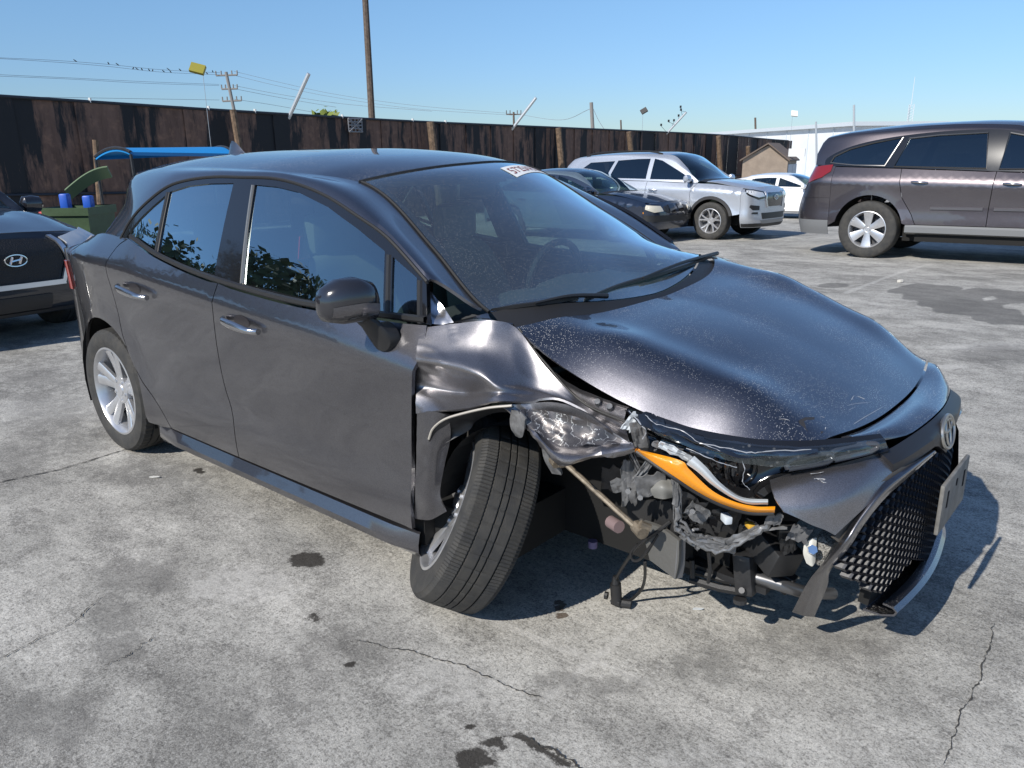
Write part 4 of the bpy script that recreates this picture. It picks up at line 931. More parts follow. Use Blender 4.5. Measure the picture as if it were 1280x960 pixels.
def shard(px, py, dep, w_, h_, ang, mt, name='broken_piece', amp=.012, thick=.003, parent=None):
    """a torn, creased sheet of plastic about w_ by h_ metres"""
    c = Vector(P(px, py, 1, -dep)); u = Vector((.62, .55, 0)); v = Vector((.15, -.2, .97)); n = u.cross(v).normalized()
    ca, sa = math.cos(ang), math.sin(ang); U, V = u*ca+v*sa, -u*sa+v*ca
    rows = []; s1, s2 = rn.uniform(0, 50), rn.uniform(0, 50); amp = amp*.55
    from mathutils import noise
    for i in range(9):
        r = []
        for j in range(7):
            a, b = i/8-.5, j/6-.5; tw = 1+.5*noise.noise(Vector((i*.6+s1, 0, 0)))
            e = .07*noise.noise(Vector((i*.9+s1, j*.9, s2)))
            p = c+U*(a*w_*(1+e))+V*(b*h_*tw+ .16*h_*noise.noise(Vector((a*2.2+s2, 1, 0))))
            z = noise.noise(Vector((a*5+s1, b*4+s2, 3)))*amp+abs(noise.noise(Vector((a*5+s2, b*5, s1))))*amp*1.0
            r.append(p-n*z)
        rows.append(r)
    bm = B(); grid(bm, rows); face_out(bm, (.4, -1, .2)); lips(bm, thick)
    return obj(name, bm, mt, parent or LAMP, ang=22)
for a in ((786, 604, .70, .05, .15, .1, M_LGREY), (777, 606, .71, .07, .045, .3, M_LGREY), (808, 585, .70, .03, .12, -.6, M_LGREY), (814, 607, .685, .10, .075, .2, M_LGREY),
          (846, 632, .70, .025, .15, .12, M_LGREY), (800, 590, .70, .018, .13, .5, M_LGREY), (862, 632, .66, .10, .06, -.5, M_DGREY), (872, 642, .65, .08, .05, -.6, M_LGREY), (880, 655, .62, .12, .06, -.2, M_BLKG), (905, 652, .58, .10, .07, -.2, M_BLK), (858, 655, .655, .06, .05, -.4, M_BLKG),
          (800, 545, .715, .05, .09, .3, M_LGREY), (792, 530, .72, .05, .06, -.6, M_CLEAR), (845, 566, .725, .12, .02, -.45, M_CLEAR), (835, 560, .72, .10, .018, -.3, M_LGREY), (893, 590, .67, .07, .05, -.9, M_BLKG), (915, 596, .65, .04, .09, .2, M_BLKG),
          (770, 598, .62, .10, .08, .0, M_DGREY), (935, 664, .52, .06, .05, .2, M_BLKG), (968, 650, .575, .05, .035, -.2, M_GREYP), (1000, 668, .50, .07, .05, -.3, M_GREYP), (985, 682, .47, .05, .06, .3, M_BLK)):
    shard(*a)
bm = patch([PP([(815, 600, .66), (826, 596, .655), (838, 600, .65)]), PP([(812, 611, .68), (826, 609, .69), (841, 612, .67)]), PP([(818, 622, .67), (829, 624, .68), (840, 622, .66)])], 6, 6, .01, (.3, -1, .2)); obj('washer_tank', bm, mat('pale tank plastic', (.20, .198, .185), .5), LAMP)
# torn lamp rim hanging below the reflector
for pts, r in (([(842, 600, .715), (847, 640, .70), (846, 660, .69), (868, 677, .665), (900, 690, .63), (935, 672, .60), (962, 656, .58)], .0065), ([(850, 612, .70), (853, 650, .69), (880, 678, .65), (905, 686, .62), (940, 664, .59), (985, 660, .56)], .004), ([(858, 668, .67), (885, 672, .64), (915, 676, .61), (945, 668, .59)], .006), ([(846, 655, .69), (862, 664, .67), (872, 660, .65)], .004)):
    bm = B(); q = crom(PP(pts), 6); q = [p_+np.array([rn.uniform(-.003, .003) for _ in range(3)]) for p_ in q]; tube(bm, q, [r*rn.uniform(.6, 1.5) for _ in q], 6); obj('torn_rim', bm, M_LGREY, LAMP)
shard(895, 683, .635, .14, .03, -.25, M_LGREY, 'torn_rim', .01); shard(930, 672, .60, .11, .035, .5, M_LGREY, 'torn_rim', .01); shard(865, 676, .66, .08, .03, -.6, M_LGREY, 'torn_rim', .01)
for px, py, d in ((866, 637, .68), (786, 612, .72), (801, 620, .70)):
    bm = B(); c = P(px, py, 1, -d); tube(bm, [c, (c[0]+.005, c[1]-.012, c[2])], .008, 7); obj('bolt', bm, M_CHROME, LAMP)
bm = B(); box(bm, P(908, 648, 1, -.60), (.035, .02, .022), rot=Matrix.Rotation(-.7, 3, 'Z'), bev=.003); obj('connector', bm, mat('white connector', (.6, .65, .7), .35), LAMP)
bm = B(); box(bm, P(938, 657, 1, -.56), (.03, .02, .014), rot=Matrix.Rotation(-.7, 3, 'Z'), bev=.003); obj('connector', bm, mat('amber bulb', (.65, .38, .05), .4), LAMP)
# sensor hanging on its cable
bm = B(); g = Vector((.104, -.472, 0))
tube(bm, crom([P(838, 652, 1, -.58), P(822, 664, 1, -.60), P(800, 680, 1, -.585), P(784, 700, 1, -.55), P(774, 716, 1, -.50), P(770, 724, 1, -.485)], 6), .0055, 7)
tube(bm, crom([P(823, 668, 1, -.59), P(812, 684, 1, -.585), P(800, 699, 1, -.575), P(791, 700, 1, -.57), P(789, 690, 1, -.575), P(797, 680, 1, -.58)], 6), .0045, 7)
tube(bm, crom([P(806, 702, 1, -.56), P(806, 722, 1, -.50), P(801, 738, 1, -.44), (.13, -.43, .012), (.112, -.458, .012)], 6), .005, 7)
cab = obj('cable', bm, M_BLK, HB)
bm = B(); tube(bm, [g+Vector((.004, 0, .014)), g+Vector((.002, 0, .02)), g+Vector((-.003, -.002, .085))], .0185, 12); tube(bm, [g+Vector((-.003, -.002, .085)), g+Vector((-.004, -.002, .112))], [.014, .009], 10); tube(bm, [g+Vector((0, 0, .016)), g+Vector((.045, .02, .016))], .015, 10); tube(bm, [g+Vector((-.036, -.014, .035)), g+Vector((-.026, -.011, .035))], .013, 10); box(bm, tuple(g+Vector((.004, 0, .02))), (.035, .03, .022), bev=.004)
obj('sensor_plug', bm, M_BLK, HB)
# bumper: upper panel, emblem bar, right fascia, hanging blade, grille, lip
def hood_edge(v, dx=.007, dz=-.006):
    x = HXF(v); p = K.top(x, v); return np.array((p[0]+dx, p[1], p[2]+dz))
bm = B(); rows = []
for i in range(29):
    v = -.78+1.75*i/28; a = hood_edge(v); y = a[1]*.92; b_ = np.array((XN(y)-.058-.02*abs(y), y, .716-.05*abs(y)))
    if v < -.45: b_ = b_*(1-min(1, (-.45-v)/.33))+ (a+np.array((.03, 0, -.012)))*min(1, (-.45-v)/.33)
    m1 = a*.6+b_*.4+np.array((.012, 0, .012)); m2 = a*.2+b_*.8+np.array((.008, 0, .006))
    rows.append(crom([a, m1, m2, b_], 3))
grid(bm, rows); face_out(bm, (.5, 0, 1)); lips(bm, .012); obj('bumper_top', bm, M_GREYD, HB)
bm = B(); rows = []
for i in range(25):
    y = -.375+.75*i/24; x = XN(y)-.052-.02*abs(y); zt_ = .711-.05*abs(y); zb_ = .655-.03*max(0, abs(y)-.12) if abs(y) > .11 else .600+.50*abs(y)
    rows.append([(x-.004, y, zt_), (x+.020, y, zt_-.014), (x+.030, y, (zt_+zb_)/2), (x+.032, y, zb_)])
grid(bm, rows); face_out(bm, (1, 0, 0)); lips(bm, .02); bar = obj('emblem_bar', bm, mat('black garnish', (.016, .015, .016), .4), HB)
EMB = Vector((.902, 0, .664)); EU = Vector((0, 1, 0)); EV = Vector((-.22, 0, .975)); EN = EU.cross(EV)
bm = B()
def ell(cu, cv, ru, rv, r): tube(bm, [EMB+EU*(cu+ru*math.cos(q))+EV*(cv+rv*math.sin(q))+EN*.004 for q in [2*math.pi*k/36 for k in range(37)]], r, 6, False)
ell(0, 0, .068, .046, .0055); ell(0, 0, .021, .042, .0042); ell(0, .018, .046, .017, .0042)
prism(bm, [(.066*math.cos(2*math.pi*k/30), .044*math.sin(2*math.pi*k/30)) for k in range(30)], -.004, .001, lambda u, v, h: EMB+EU*u+EV*v+EN*h)
obj('emblem', bm, mat('dull chrome', (.42, .41, .38), .3, .85), bar)
FA = [[(962, 600, -.13), (1000, 588, -.125), (1050, 577, -.10), (1109, 566, -.065), (1166, 563, -.035)],
      [(965, 612, -.075), (1003, 606, -.065), (1050, 600, -.05), (1095, 590, -.035), (1137, 585, -.022)],
      [(971, 627, -.035), (1000, 630, -.02), (1030, 628, -.012), (1062, 622, -.012), (1097, 620, -.008)],
      [(980, 640, -.015), (998, 648, -.006), (1014, 656, 0), (1030, 662, .004), (1044, 669, .006)]]
FA3 = [[NP(*p) for p in r] for r in FA]
bm = patch(FA3, 7, 7, 0, (1, -.4, .4)); lips(bm, .006); fasc = obj('bumper_corner', bm, M_GREYLIT, HB); fasc['label'] = 'torn right bumper corner'
obj('bumper_corner', patch([[(x, -y, z) for x, y, z in r] for r in FA3], 7, 7, .008, (1, .4, .4)), M_GREY, HB)
# left lamp and left corner of the bumper
lr = lambda pl: [(p[0]-.05, -p[1]*.92, p[2]-.03) for p in PP(pl)]
rows = []
for i in range(16):
    y = .42+.44*i/15; x = XN(y); zt_ = .64+.07*(i/15)
    rows.append([(x-.34, y*.70, zt_+.03), (x-.16, y*.84, zt_+.045), (x-.06, y*.95, zt_+.02), (x-.01, y, zt_-.10), (x+.005, y*1.005, .42), (x-.005, y, .28), (x-.03, y*.98, .19)])
bm = B(); grid(bm, rows); face_out(bm, (1, 1, 0)); obj('bumper_side', bm, M_GREY, HB)
def on_top(px, py):
    d = AR*((px-640)/FPX)+AD*((py-480)/FPX)+AF; c = np.array(CAM); t = 2.0
    f = lambda t: (c+d*t)[2]-K.top((c+d*t)[0], max(-1, min(1, (c+d*t)[1]/K.ye((c+d*t)[0]))))[2]
    while f(t) > 0 and t < 6: t += .01
    return c+d*t
# scratches and a dark chip on the bonnet's leading corner and the torn bumper corner
bm = B(); r_ = random.Random(4)
def scr(pts, fn, rad=.0011): tube(bm, crom([np.array(fn(*p))+np.array((.0012, -.0008, .0012)) for p in pts], 4), [rad*r_.uniform(.4, 1.2) for _ in range(4*(len(pts)-1)+1)], 4)
for pts in ([(1050, 511), (1068, 505), (1098, 503)], [(1064, 500), (1068, 495), (1080, 499)], [(1030, 521), (1040, 514), (1046, 512)], [(1052, 520), (1058, 514), (1075, 507)], [(986, 551), (998, 544), (1004, 540)], [(1000, 529), (1020, 521), (1030, 522)], [(1060, 535), (1080, 522), (1110, 505)], [(968, 525), (980, 524), (992, 528)], [(1028, 522), (1032, 530), (1031, 537)]): scr(pts, on_top)
o_ = obj('scratches', bm, mat('pale scratch', (.45, .45, .46), .5), bon, smooth=False); o_['kind'] = 'stuff'
bm = polymesh([(998, 526), (1006, 522), (1030, 522), (1032, 538), (1022, 546), (1010, 541), (1000, 539)], lambda x, y: tuple(np.array(on_top(x, y))+np.array((.001, 0, .0015))), 8, out=(0, 0, 1)); obj('scraped_patch', bm, mat('bare scraped patch', (.035, .032, .032), .6), bon)
bm = B(); fa_ = lambda x, y: NP(x, y, -.085+.05*min(1, max(0, (y-592)/20)))
for _ in range(16):
    x, y = r_.uniform(1010, 1075), r_.uniform(590, 604); scr([(x, y), (x+r_.uniform(4, 10), y+r_.uniform(-3, 3)), (x+r_.uniform(12, 26), y+r_.uniform(-3, 4))], fa_, .0009)
o_ = obj('scratches', bm, mat('pale scratch', (.45, .45, .46), .5), fasc, smooth=False); o_['kind'] = 'stuff'
# hanging blade that framed the grille
bl_l = [(1166, 562, .135), (1134, 584, .315), (1103, 606, .43), (1074, 640, .498), (1049, 678, .545), (1025, 708, .51), (1009, 729, .465), (990, 765, .375)]
bl_r = [(1173, 568, .09), (1145, 596, .265), (1109, 631, .405), (1084, 663, .47), (1069, 687, .50), (1045, 716, .475), (1034, 733, .43), (1018, 771, .35)]
bl_r = [(a[0]*.35+b[0]*.65, a[1]*.35+b[1]*.65, a[2]*.35+b[2]*.65) if i < 6 else b for i, (a, b) in enumerate(zip(bl_l, bl_r))]
bl_m = [((a[0]+b[0])/2+1, (a[1]+b[1])/2+(2 if i == 7 else 0), (a[2]+b[2])/2+.022) for i, (a, b) in enumerate(zip(bl_l, bl_r))]
bm = patch([PP(bl_l), PP(bl_m), PP(bl_r)], 6, 5, 0, (.3, -1, 0)); lips(bm, .014); obj('grille_blade', bm, M_GREY, HB, ang=60)
bz_o = [(1160, 562, .155), (1128, 583, .33), (1096, 607, .445), (1066, 641, .512), (1042, 673, .555)]
bz_i = [(1168, 565, .12), (1137, 587, .30), (1106, 611, .42), (1077, 644, .49), (1051, 680, .54)]
bm = patch([PP(bz_o), PP(bz_i)], 6, 3, .012, (.3, -1, 0)); obj('grille_bezel', bm, mat('taupe plastic', (.075, .068, .06), .6), HB)
def GX(y, z): return XN(y)-.028-.10*max(0, .30-z)+.0*z
top_edge = PC((-.75, .36), (-.5, .43), (-.28, .52), (-.05, .60), (0, .605), (.05, .60), (.28, .52), (.5, .43), (.75, .36))
def NPG(px, py):
    d = AR*((px-640)/FPX)+AD*((py-480)/FPX)+AF; c = np.array(CAM); t = 1.2
    while t < 4 and (c+d*t)[0] > GX((c+d*t)[1], (c+d*t)[2]): t += .004
    return tuple(c+d*t)
GRP = [NPG(*p)[1:] for p in ((1176, 563), (1146, 590), (1112, 622), (1085, 655), (1066, 690), (1054, 712), (1064, 724), (1082, 733), (1104, 737), (1122, 722), (1140, 700))]
print('grille edge', [tuple(round(float(a), 3) for a in p) for p in GRP])
GRP = GRP+[(.08, .205), (.52, .205), (.50, .43), (.28, .52), (.05, .60)]
bm = B(); pw, ph = .052, .0115; ir = 0
z = .19
while z < .62:
    y = -.62+(pw/2 if ir % 2 else 0)
    while y < .62:
        if inside(GRP, y, z):
            hx = [(-.5, -.12), (-.22, -.62), (.22, -.62), (.5, -.12), (.5, .12), (.22, .62), (-.22, .62), (-.5, .12)]
            hx = [(-.5, 0), (-.25, -.5), (.25, -.5), (.5, 0), (.25, .5), (-.25, .5)]
            o = []; q = []; d = []
            for a, b in hx:
                yo, zo = y+a*pw*.668, z+b*ph*2.005; yi, zi = y+a*pw*.668*.87, z+b*ph*2*.86
                o.append(bm.verts.new((GX(yo, zo)-.006, yo, zo))); q.append(bm.verts.new((GX(yi, zi), yi, zi))); d.append(bm.verts.new((GX(yi, zi)-.030, yi, zi)))
            for k in range(6):
                n_ = (k+1) % 6; bm.faces.new((o[k], o[n_], q[n_], q[k])); bm.faces.new((q[k], q[n_], d[n_], d[k]))
        y += pw*1.5 if False else pw
    z += ph; ir += 1
bm.normal_update(); obj('grille_mesh', bm, mat('grille plastic', (.020, .020, .024), .35, coat=.3), HB, smooth=False)
bm = B(); rows = []
for i in range(25):
    y = -.27+.8*i/24; rows.append([(GX(y, z)-.05, y, z) for z in (.19, .25, .35, .42, min(.56, top_edge(y)-.02))])
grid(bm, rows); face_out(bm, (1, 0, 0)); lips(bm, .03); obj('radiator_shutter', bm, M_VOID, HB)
bm = B(); rows = []
for i in range(30):
    y = -.27+.98*i/29; x = XN(y); e = .5+.5*min(1, i/4)
    rows.append([(x-.05, y, .216), (x-.022, y, .212), (x-.010, y, .200), (x-.016, y, .186), (x-.05, y, .176-.006*e), (x-.10, y, .172)])
grid(bm, rows); face_out(bm, (1, 0, 0)); lips(bm, .006); obj('bumper_lip', bm, M_GREYD, HB)
bm = B(); box(bm, (XN(0)+.012, 0, .482), (.012, .31, .150), rot=None, bev=.004)
pb_ = obj('plate_bracket', bm, mat('grey plate bracket', (.17, .165, .155), .6, var=.3, vscale=20), HB)
bm = B()
for y in (-.10, 0, .10): box(bm, (XN(0)+.019, y, .50+.02*(y == 0)), (.002, .012, .05 if y else .02))
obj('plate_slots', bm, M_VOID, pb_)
# mirror (the left one is gone)
for sg in (-1,):
    secs = [(-1.058, -.585, 1.008, .018, .026), (-1.045, -.582, 1.012, .042, .053), (-1.005, -.568, 1.018, .058, .072), (-.955, -.555, 1.02, .061, .074), (-.91, -.545, 1.012, .056, .067), (-.90, -.545, 1.007, .047, .056)]
    bm = B(); rows = []
    for y, x, z, rx, rz in secs:
        rows.append([(x+rx*(math.copysign(abs(math.cos(q))**.8, math.cos(q))), -sg*y if sg > 0 else y, z+rz*math.copysign(abs(math.sin(q))**.75, math.sin(q))*(1 if math.sin(q) > 0 else .85)) for q in [2*math.pi*k/28 for k in range(28)]])
    V = grid(bm, rows, True); bm.faces.new(V[0]); bm.faces.new(V[-1]); fix(bm)
    bmesh.ops.subdivide_edges(bm, edges=[], cuts=1)
    par = fdoor[0 if sg < 0 else 1]
    mr = obj('door_mirror', bm, mat('dark gloss cap', (.018, .018, .022), .18, coat=1), par, ang=50)
    bm = B(); rows = []
    for y, x, z, rx, rz in secs[1:5]:
        rows.append([(x+(rx+.004)*math.cos(q), y*(-sg), z+(rz+.003)*math.sin(q)*.85) for q in [R_(-70+12*k) for k in range(7)]])
    grid(bm, rows); face_out(bm, (1, sg, 0)); obj('mirror_trim', bm, M_GREY, mr)
    bm = B(); rows = []
    for y, x, z, a, b in ((-.935, -.555, .968, .040, .020), (-.915, -.545, .950, .042, .028), (-.900, -.535, .925, .044, .038), (-.884, -.525, .900, .048, .046), (-.850, -.525, .893, .054, .052)):
        rows.append([(x+a*math.cos(q), -sg*y if sg > 0 else y, z+b*math.sin(q)) for q in [2*math.pi*k/16 for k in range(16)]])
    V = grid(bm, rows, True); bm.faces.new(V[0]); bm.faces.new(V[-1]); fix(bm); obj('mirror_arm', bm, M_BLK, mr)
# handles
for sg in (-1, 1):
    for door, pa_, pb2 in ((fdoor, (274, 399), (318, 416)), (rdoor, (143, 358), (179, 373))):
        a = np.array(P(*pa_, 1, -.915)); b_ = np.array(P(*pb2, 1, -.915)); d = b_-a; n = 14; rows = []
        for i in range(n):
            t = i/(n-1); c = a+d*t; out = .012*math.sin(math.pi*t)**.5-.016*(abs(2*t-1)**6); hh = .012+.006*math.sin(math.pi*min(1, t*1.15))
            rows.append([(c[0]+.0, sg*(-c[1]+out+.011*math.cos(q)), c[2]+hh*math.sin(q)) for q in [2*math.pi*k/12 for k in range(12)]])
        bm = B(); V = grid(bm, rows, True); bm.faces.new(V[0]); bm.faces.new(V[-1]); fix(bm)
        obj('handle', bm, mat('satin chrome', (.45, .45, .46), .16, .95), door[0 if sg < 0 else 1])
        bm = B(); cx, cz = (a[0]+b_[0])/2-.005, (a[2]+b_[2])/2+.012
        pl = [(cx+.055*math.cos(q), cz+.024*math.sin(q)) for q in [2*math.pi*k/24 for k in range(24)]]
        bm = polymesh(pl, lambda x, z: (x, sg*(K.Y(x, z)+.0015-.0*x), z), .02, out=(0, sg, 0)); obj('handle_recess', bm, mat('recess', (.05, .046, .05), .35, .4), door[0 if sg < 0 else 1])
# cowl, wipers, windscreen sticker
bm = B(); rows = []
for i in range(31):
    v = -1+2*i/30; xa = -.045-.215*v*v; xb = .005-.125*abs(v)**3-(.09*v**3 if v > 0 else 0)
    A = np.array(K.top(xa, v*.99)); C_ = np.array(K.top(xb, v)); rows.append([A+np.array((0, 0, .002)), A*.7+C_*.3+np.array((0, 0, -.012)), A*.3+C_*.7+np.array((0, 0, -.02)), C_+np.array((0, 0, -.016))])
grid(bm, rows); face_out(bm, (0, 0, 1)); obj('cowl_panel', bm, M_BLK, HB)
def wiper(v0, x0, v1, x1, vp):
    bm = B(); n = 24; r1 = []
    for i in range(n):
        t = i/(n-1); v = v0+(v1-v0)*t; x = x0+(x1-x0)*t-.215*0; p = np.array(K.top(-.06-.215*v*v+x, v)); w_ = .010*(1-abs(2*t-1)**4)+.004
        r1.append([p+np.array((-w_, 0, .004)), p+np.array((-w_*.5, 0, .022)), p+np.array((w_, 0, .020)), p+np.array((w_*1.3, 0, .004))])
    grid(bm, r1); face_out(bm, (0, 0, 1)); lips(bm, .002); wb = obj('wiper', bm, M_BLK, HB)
    m_ = np.array(K.top(-.06-.215*((v0+v1)/2)**2+(x0+x1)/2, (v0+v1)/2))+np.array((0, 0, .03)); q = np.array(K.top(-.03-.215*vp*vp, vp))+np.array((.02, 0, .015))
    bm = B(); tube(bm, crom([q, q*.6+m_*.4+np.array((.01, 0, .012)), m_], 6), [.014]*4+[.011]*5+[.007]*4, 8); obj('wiper_arm', bm, M_BLK, wb)

def wiper(pl, arm):
    q = [on_top(*p) for p in pl]; q = resample(crom(q, 6), 26); bm = B(); rows = []
    for i, p in enumerate(q):
        t = i/25; w_ = .003+.006*(1-abs(2*t-1)**3); d = np.array((.45, 0, .9)); f = np.array((.88, 0, -.45))
        rows.append([p-f*w_+d*.004, p-f*w_*.4+d*.012, p+f*w_*.5+d*.014, p+f*w_+d*.005])
    grid(bm, rows); face_out(bm, (0, 0, 1)); lips(bm, .002); wb = obj('wiper', bm, M_BLK, HB)
    bm = B(); q = crom([np.array(on_top(*p))+np.array((.012, 0, .012+.010*(i == 1))) for i, p in enumerate(arm)], 6); tube(bm, q, [.009-.005*i/(len(q)-1) for i in range(len(q))], 8); obj('wiper_arm', bm, M_BLK, wb)
wiper([(613, 390), (650, 384), (690, 379), (722, 374)], [(755, 374), (710, 378), (665, 383)])
wiper([(730, 376), (775, 358), (830, 342), (888, 323)], [(893, 320), (850, 335), (800, 351)])
q4 = [on_top(*p) for p in ((625, 211), (657, 208), (689, 220), (646, 222.5))]
def stk(u, v, h=.0):
    p = q4[0]*(1-u)*(1-v)+q4[1]*u*(1-v)+q4[2]*u*v+q4[3]*(1-u)*v
    y = p[1]; z = K.top(p[0], y/K.ye(p[0]))[2]; return (p[0]+h*.5, p[1], z-.004*0+h)
bm = B(); grid(bm, [[stk(i/10, j/6, .0015) for j in range(7)] for i in range(11)]); face_out(bm, (.5, 0, 1)); st = obj('lot_number_sticker', bm, mat('white paper', (.82, .82, .80), .6), ws)
fc = bpy.data.curves.new('digits', 'FONT'); fc.body = '57251831'; fc.size = 1; fc.resolution_u = 2
to = bpy.data.objects.new('digits', fc); COL.objects.link(to); bpy.context.view_layer.update()
me = bpy.data.meshes.new_from_object(to.evaluated_get(bpy.context.evaluated_depsgraph_get())); bpy.data.objects.remove(to)
xs = [v.co.x for v in me.vertices]; ys = [v.co.y for v in me.vertices]
for v in me.vertices: v.co = stk(.06+.88*(v.co.x-min(xs))/(max(xs)-min(xs)), .78-.56*(v.co.y-min(ys))/(max(ys)-min(ys)), .003)
link('digits', me, mat('red print', (.25, .06, .06), .6), st)
# ------------------------------------------------------------------ fence, poles, wires, buildings
def D(px, py, f):                        # point seen at a photo position, f metres ahead of the camera (along the ground)
    d = AR*((px-640)/FPX)+AD*((py-480)/FPX)+AF; t = f/(d[0]*FH[0]+d[1]*FH[1]); return tuple(np.array(CAM)+t*d)
def fence_mat():
    m = bpy.data.materials.new('rusty painted steel'); m.use_nodes = True; N = m.node_tree; p = N.nodes['Principled BSDF']; L = N.links.new
    p.inputs['Roughness'].default_value = .75
    tc = N.nodes.new('ShaderNodeTexCoord'); oi = N.nodes.new('ShaderNodeObjectInfo')
    geo = N.nodes.new('ShaderNodeNewGeometry')
    mp = N.nodes.new('ShaderNodeMapping'); mp.inputs['Scale'].default_value = (1, 1.5, .28); L(geo.outputs['Position'], mp.inputs['Vector'])
    def noise(s, d, r, v):
        n = N.nodes.new('ShaderNodeTexNoise'); n.inputs['Scale'].default_value = s; n.inputs['Detail'].default_value = d; n.inputs['Roughness'].default_value = r; L(v, n.inputs['Vector']); return n.outputs['Fac']
    def ramp(x, a, b):
        q = N.nodes.new('ShaderNodeMapRange'); q.inputs['From Min'].default_value = a; q.inputs['From Max'].default_value = b; L(x, q.inputs['Value']); return q.outputs[0]
    def mix(f, a, b):
        q = N.nodes.new('ShaderNodeMix'); q.data_type = 'RGBA'; L(f, q.inputs['Factor'])
        for k, v in (('A', a), ('B', b)):
            if isinstance(v, tuple): q.inputs[k].default_value = (*v, 1)
            else: L(v, q.inputs[k])
        return q.outputs['Result']
    ad = N.nodes.new('ShaderNodeMath'); ad.operation = 'MULTIPLY_ADD'; ad.inputs[1].default_value = .10; L(oi.outputs['Random'], ad.inputs[0])
    L(noise(.8, 8, .68, mp.outputs[0]), ad.inputs[2])
    c = mix(ramp(noise(3.5, 6, .7, mp.outputs[0]), .35, .65), (.105, .060, .043), (.185, .108, .080))
    c = mix(ramp(noise(6, 4, .6, geo.outputs['Position']), .5, .75), c, (.24, .135, .09))
    c = mix(ramp(ad.outputs[0], .525, .585), c, (.012, .013, .016))
    L(c, p.inputs['Base Color']); return m
M_FENCE = fence_mat(); M_WOOD = mat('weathered wood', (.17, .115, .075), .85, bump=.5, bscale=30, var=.5, vscale=9)
M_POLE = mat('pole wood', (.12, .09, .07), .85, bump=.4, bscale=25, var=.4, vscale=8); M_PALE = mat('pale galvanised', (.55, .58, .60), .4, .5)
FX = -17.8; FTOP = PC((-16, 2.9), (2.9, 2.73), (9, 2.60), (16, 2.49), (23, 2.45), (36.6, 2.35), (43, 2.18), (47, 2.1))
FE = thing('fence', 'tall rust brown and black steel fence along the back of the lot', 'fence', (FX, 3, 0))
def fobj(name, bm, mt, par=FE, **k):
    bmesh.ops.translate(bm, vec=(-FX, -3, 0), verts=bm.verts); return obj(name, bm, mt, par, **k)
y = -16.0; k = 0
while y < 46:
    wd = 1.25 if y < 12 else .62
    z1 = FTOP(y+wd/2); z0 = ground_z(FX, y)-.05; bm = B(); off = (.018 if k % 2 else -.018)+rnd.uniform(-.002, .002)
    box(bm, (FX+off, y+wd/2, (z0+z1)/2), (.02, wd+.03, z1-z0+rnd.uniform(-.02, .01)), rot=None)
    fobj('steel_sheet', bm, M_FENCE, smooth=False); y += wd; k += 1
bm = B(); tube(bm, [(FX+.03, y, FTOP(y)-.02) for y in np.arange(-16, 47, 1.5)], .035, 6); fobj('top_rail', bm, mat('dark rail', (.03, .035, .045), .5, .3))
bm = B(); tube(bm, [(FX+.05, y, FTOP(y)-2.0) for y in np.arange(-16, 47, 1.5)], .03, 6); fobj('lower_rail', bm, mat('dark rail', (.03, .035, .045), .5, .3))
for px, py in ((112, 127), (260, 136), (318, 139.5), (427, 145.5), (515, 150.5), (556, 152.5)):
    p = P(px, py, 0, FX); bm = B(); tube(bm, [(FX+.03, p[1], FTOP(p[1])-.04), (FX+.03, p[1], FTOP(p[1])+.06)], .035, 6); fobj('cap_clip', bm, mat('white clip', (.75, .75, .72), .5))
for (xa, ya, xb, yb, r) in ((291, 137, 300, 192, .085), (538, 152, 543, 196, .13), (698, 160, 702, 207, .12), (786, 165, 790, 200, .12), (898, 170, 900, 205, .13), (935, 183, 936, 205, .13), (119, 175, 124, 240, .07)):
    a = P(xa, ya, 0, FX+.35); b_ = P(xb, yb, 0, FX+.35); d = np.array(b_)-np.array(a); g = ground_z(b_[0], b_[1])
    e = np.array(a)+d*((a[2]-g)/(a[2]-b_[2])); bm = B(); tube(bm, [a, (np.array(a)+e)/2, e], [r*.92, r, r*1.05], 9); fobj('wooden_post', bm, M_WOOD)
bm = B(); c0, c1 = P(435, 148, 0, FX+.08), P(453, 165, 0, FX+.08)
for t in (0, .25, .5, .75, 1):
    yy = c0[1]+(c1[1]-c0[1])*t; tube(bm, [(FX+.08, yy, c0[2]), (FX+.08, yy, c1[2])], .02, 5); zz = c0[2]+(c1[2]-c0[2])*t; tube(bm, [(FX+.09, c0[1], zz), (FX+.09, c1[1], zz)], .02, 5)
tube(bm, [(FX+.1, c0[1], c0[2]), (FX+.1, c1[1], c1[2])], .02, 5); tube(bm, [(FX+.1, c1[1], c0[2]), (FX+.1, c0[1], c1[2])], .02, 5)
fobj('lattice', bm, mat('grey lattice', (.22, .22, .23), .6))
# leaning pale arms above the fence
for (xa, ya, xb, yb), lab in (((386, 92, 361, 147), 'white pipe leaning out over the fence left of the tall wooden pole'), ((670, 122, 641, 160), 'white pipe leaning out over the fence at the end of the wires'), ((858, 140, 834, 166), 'white pipe with small insulators leaning over the fence behind the silver suv')):
    b_ = np.array(P(xb, yb, 0, FX)); f = (b_[0]-CAM[0])*FH[0]+(b_[1]-CAM[1])*FH[1]; a = np.array(D(xa, ya, f-.3)); bm = B()
    c = b_+(b_-a)*.15; tube(bm, [a-b_, c-b_], .052 if xa < 800 else .05, 8)
    t = thing('leaning_pipe', lab, 'pipe', tuple(b_), group='pale pipes leaning over the fence'); obj('shaft', bm, M_PALE, t)
    if xa > 800:
        for i in range(6):
            q = (a-b_)*(i/5)+np.array((0, rnd.uniform(-.6, .6), rnd.uniform(-.35, .35))); bm = B(); tube(bm, [q, q+np.array((0, 0, .1))], .045, 6); tube(bm, [q, (a-b_)*(i/5)], .008, 4); obj('insulator', bm, M_BLK, t)
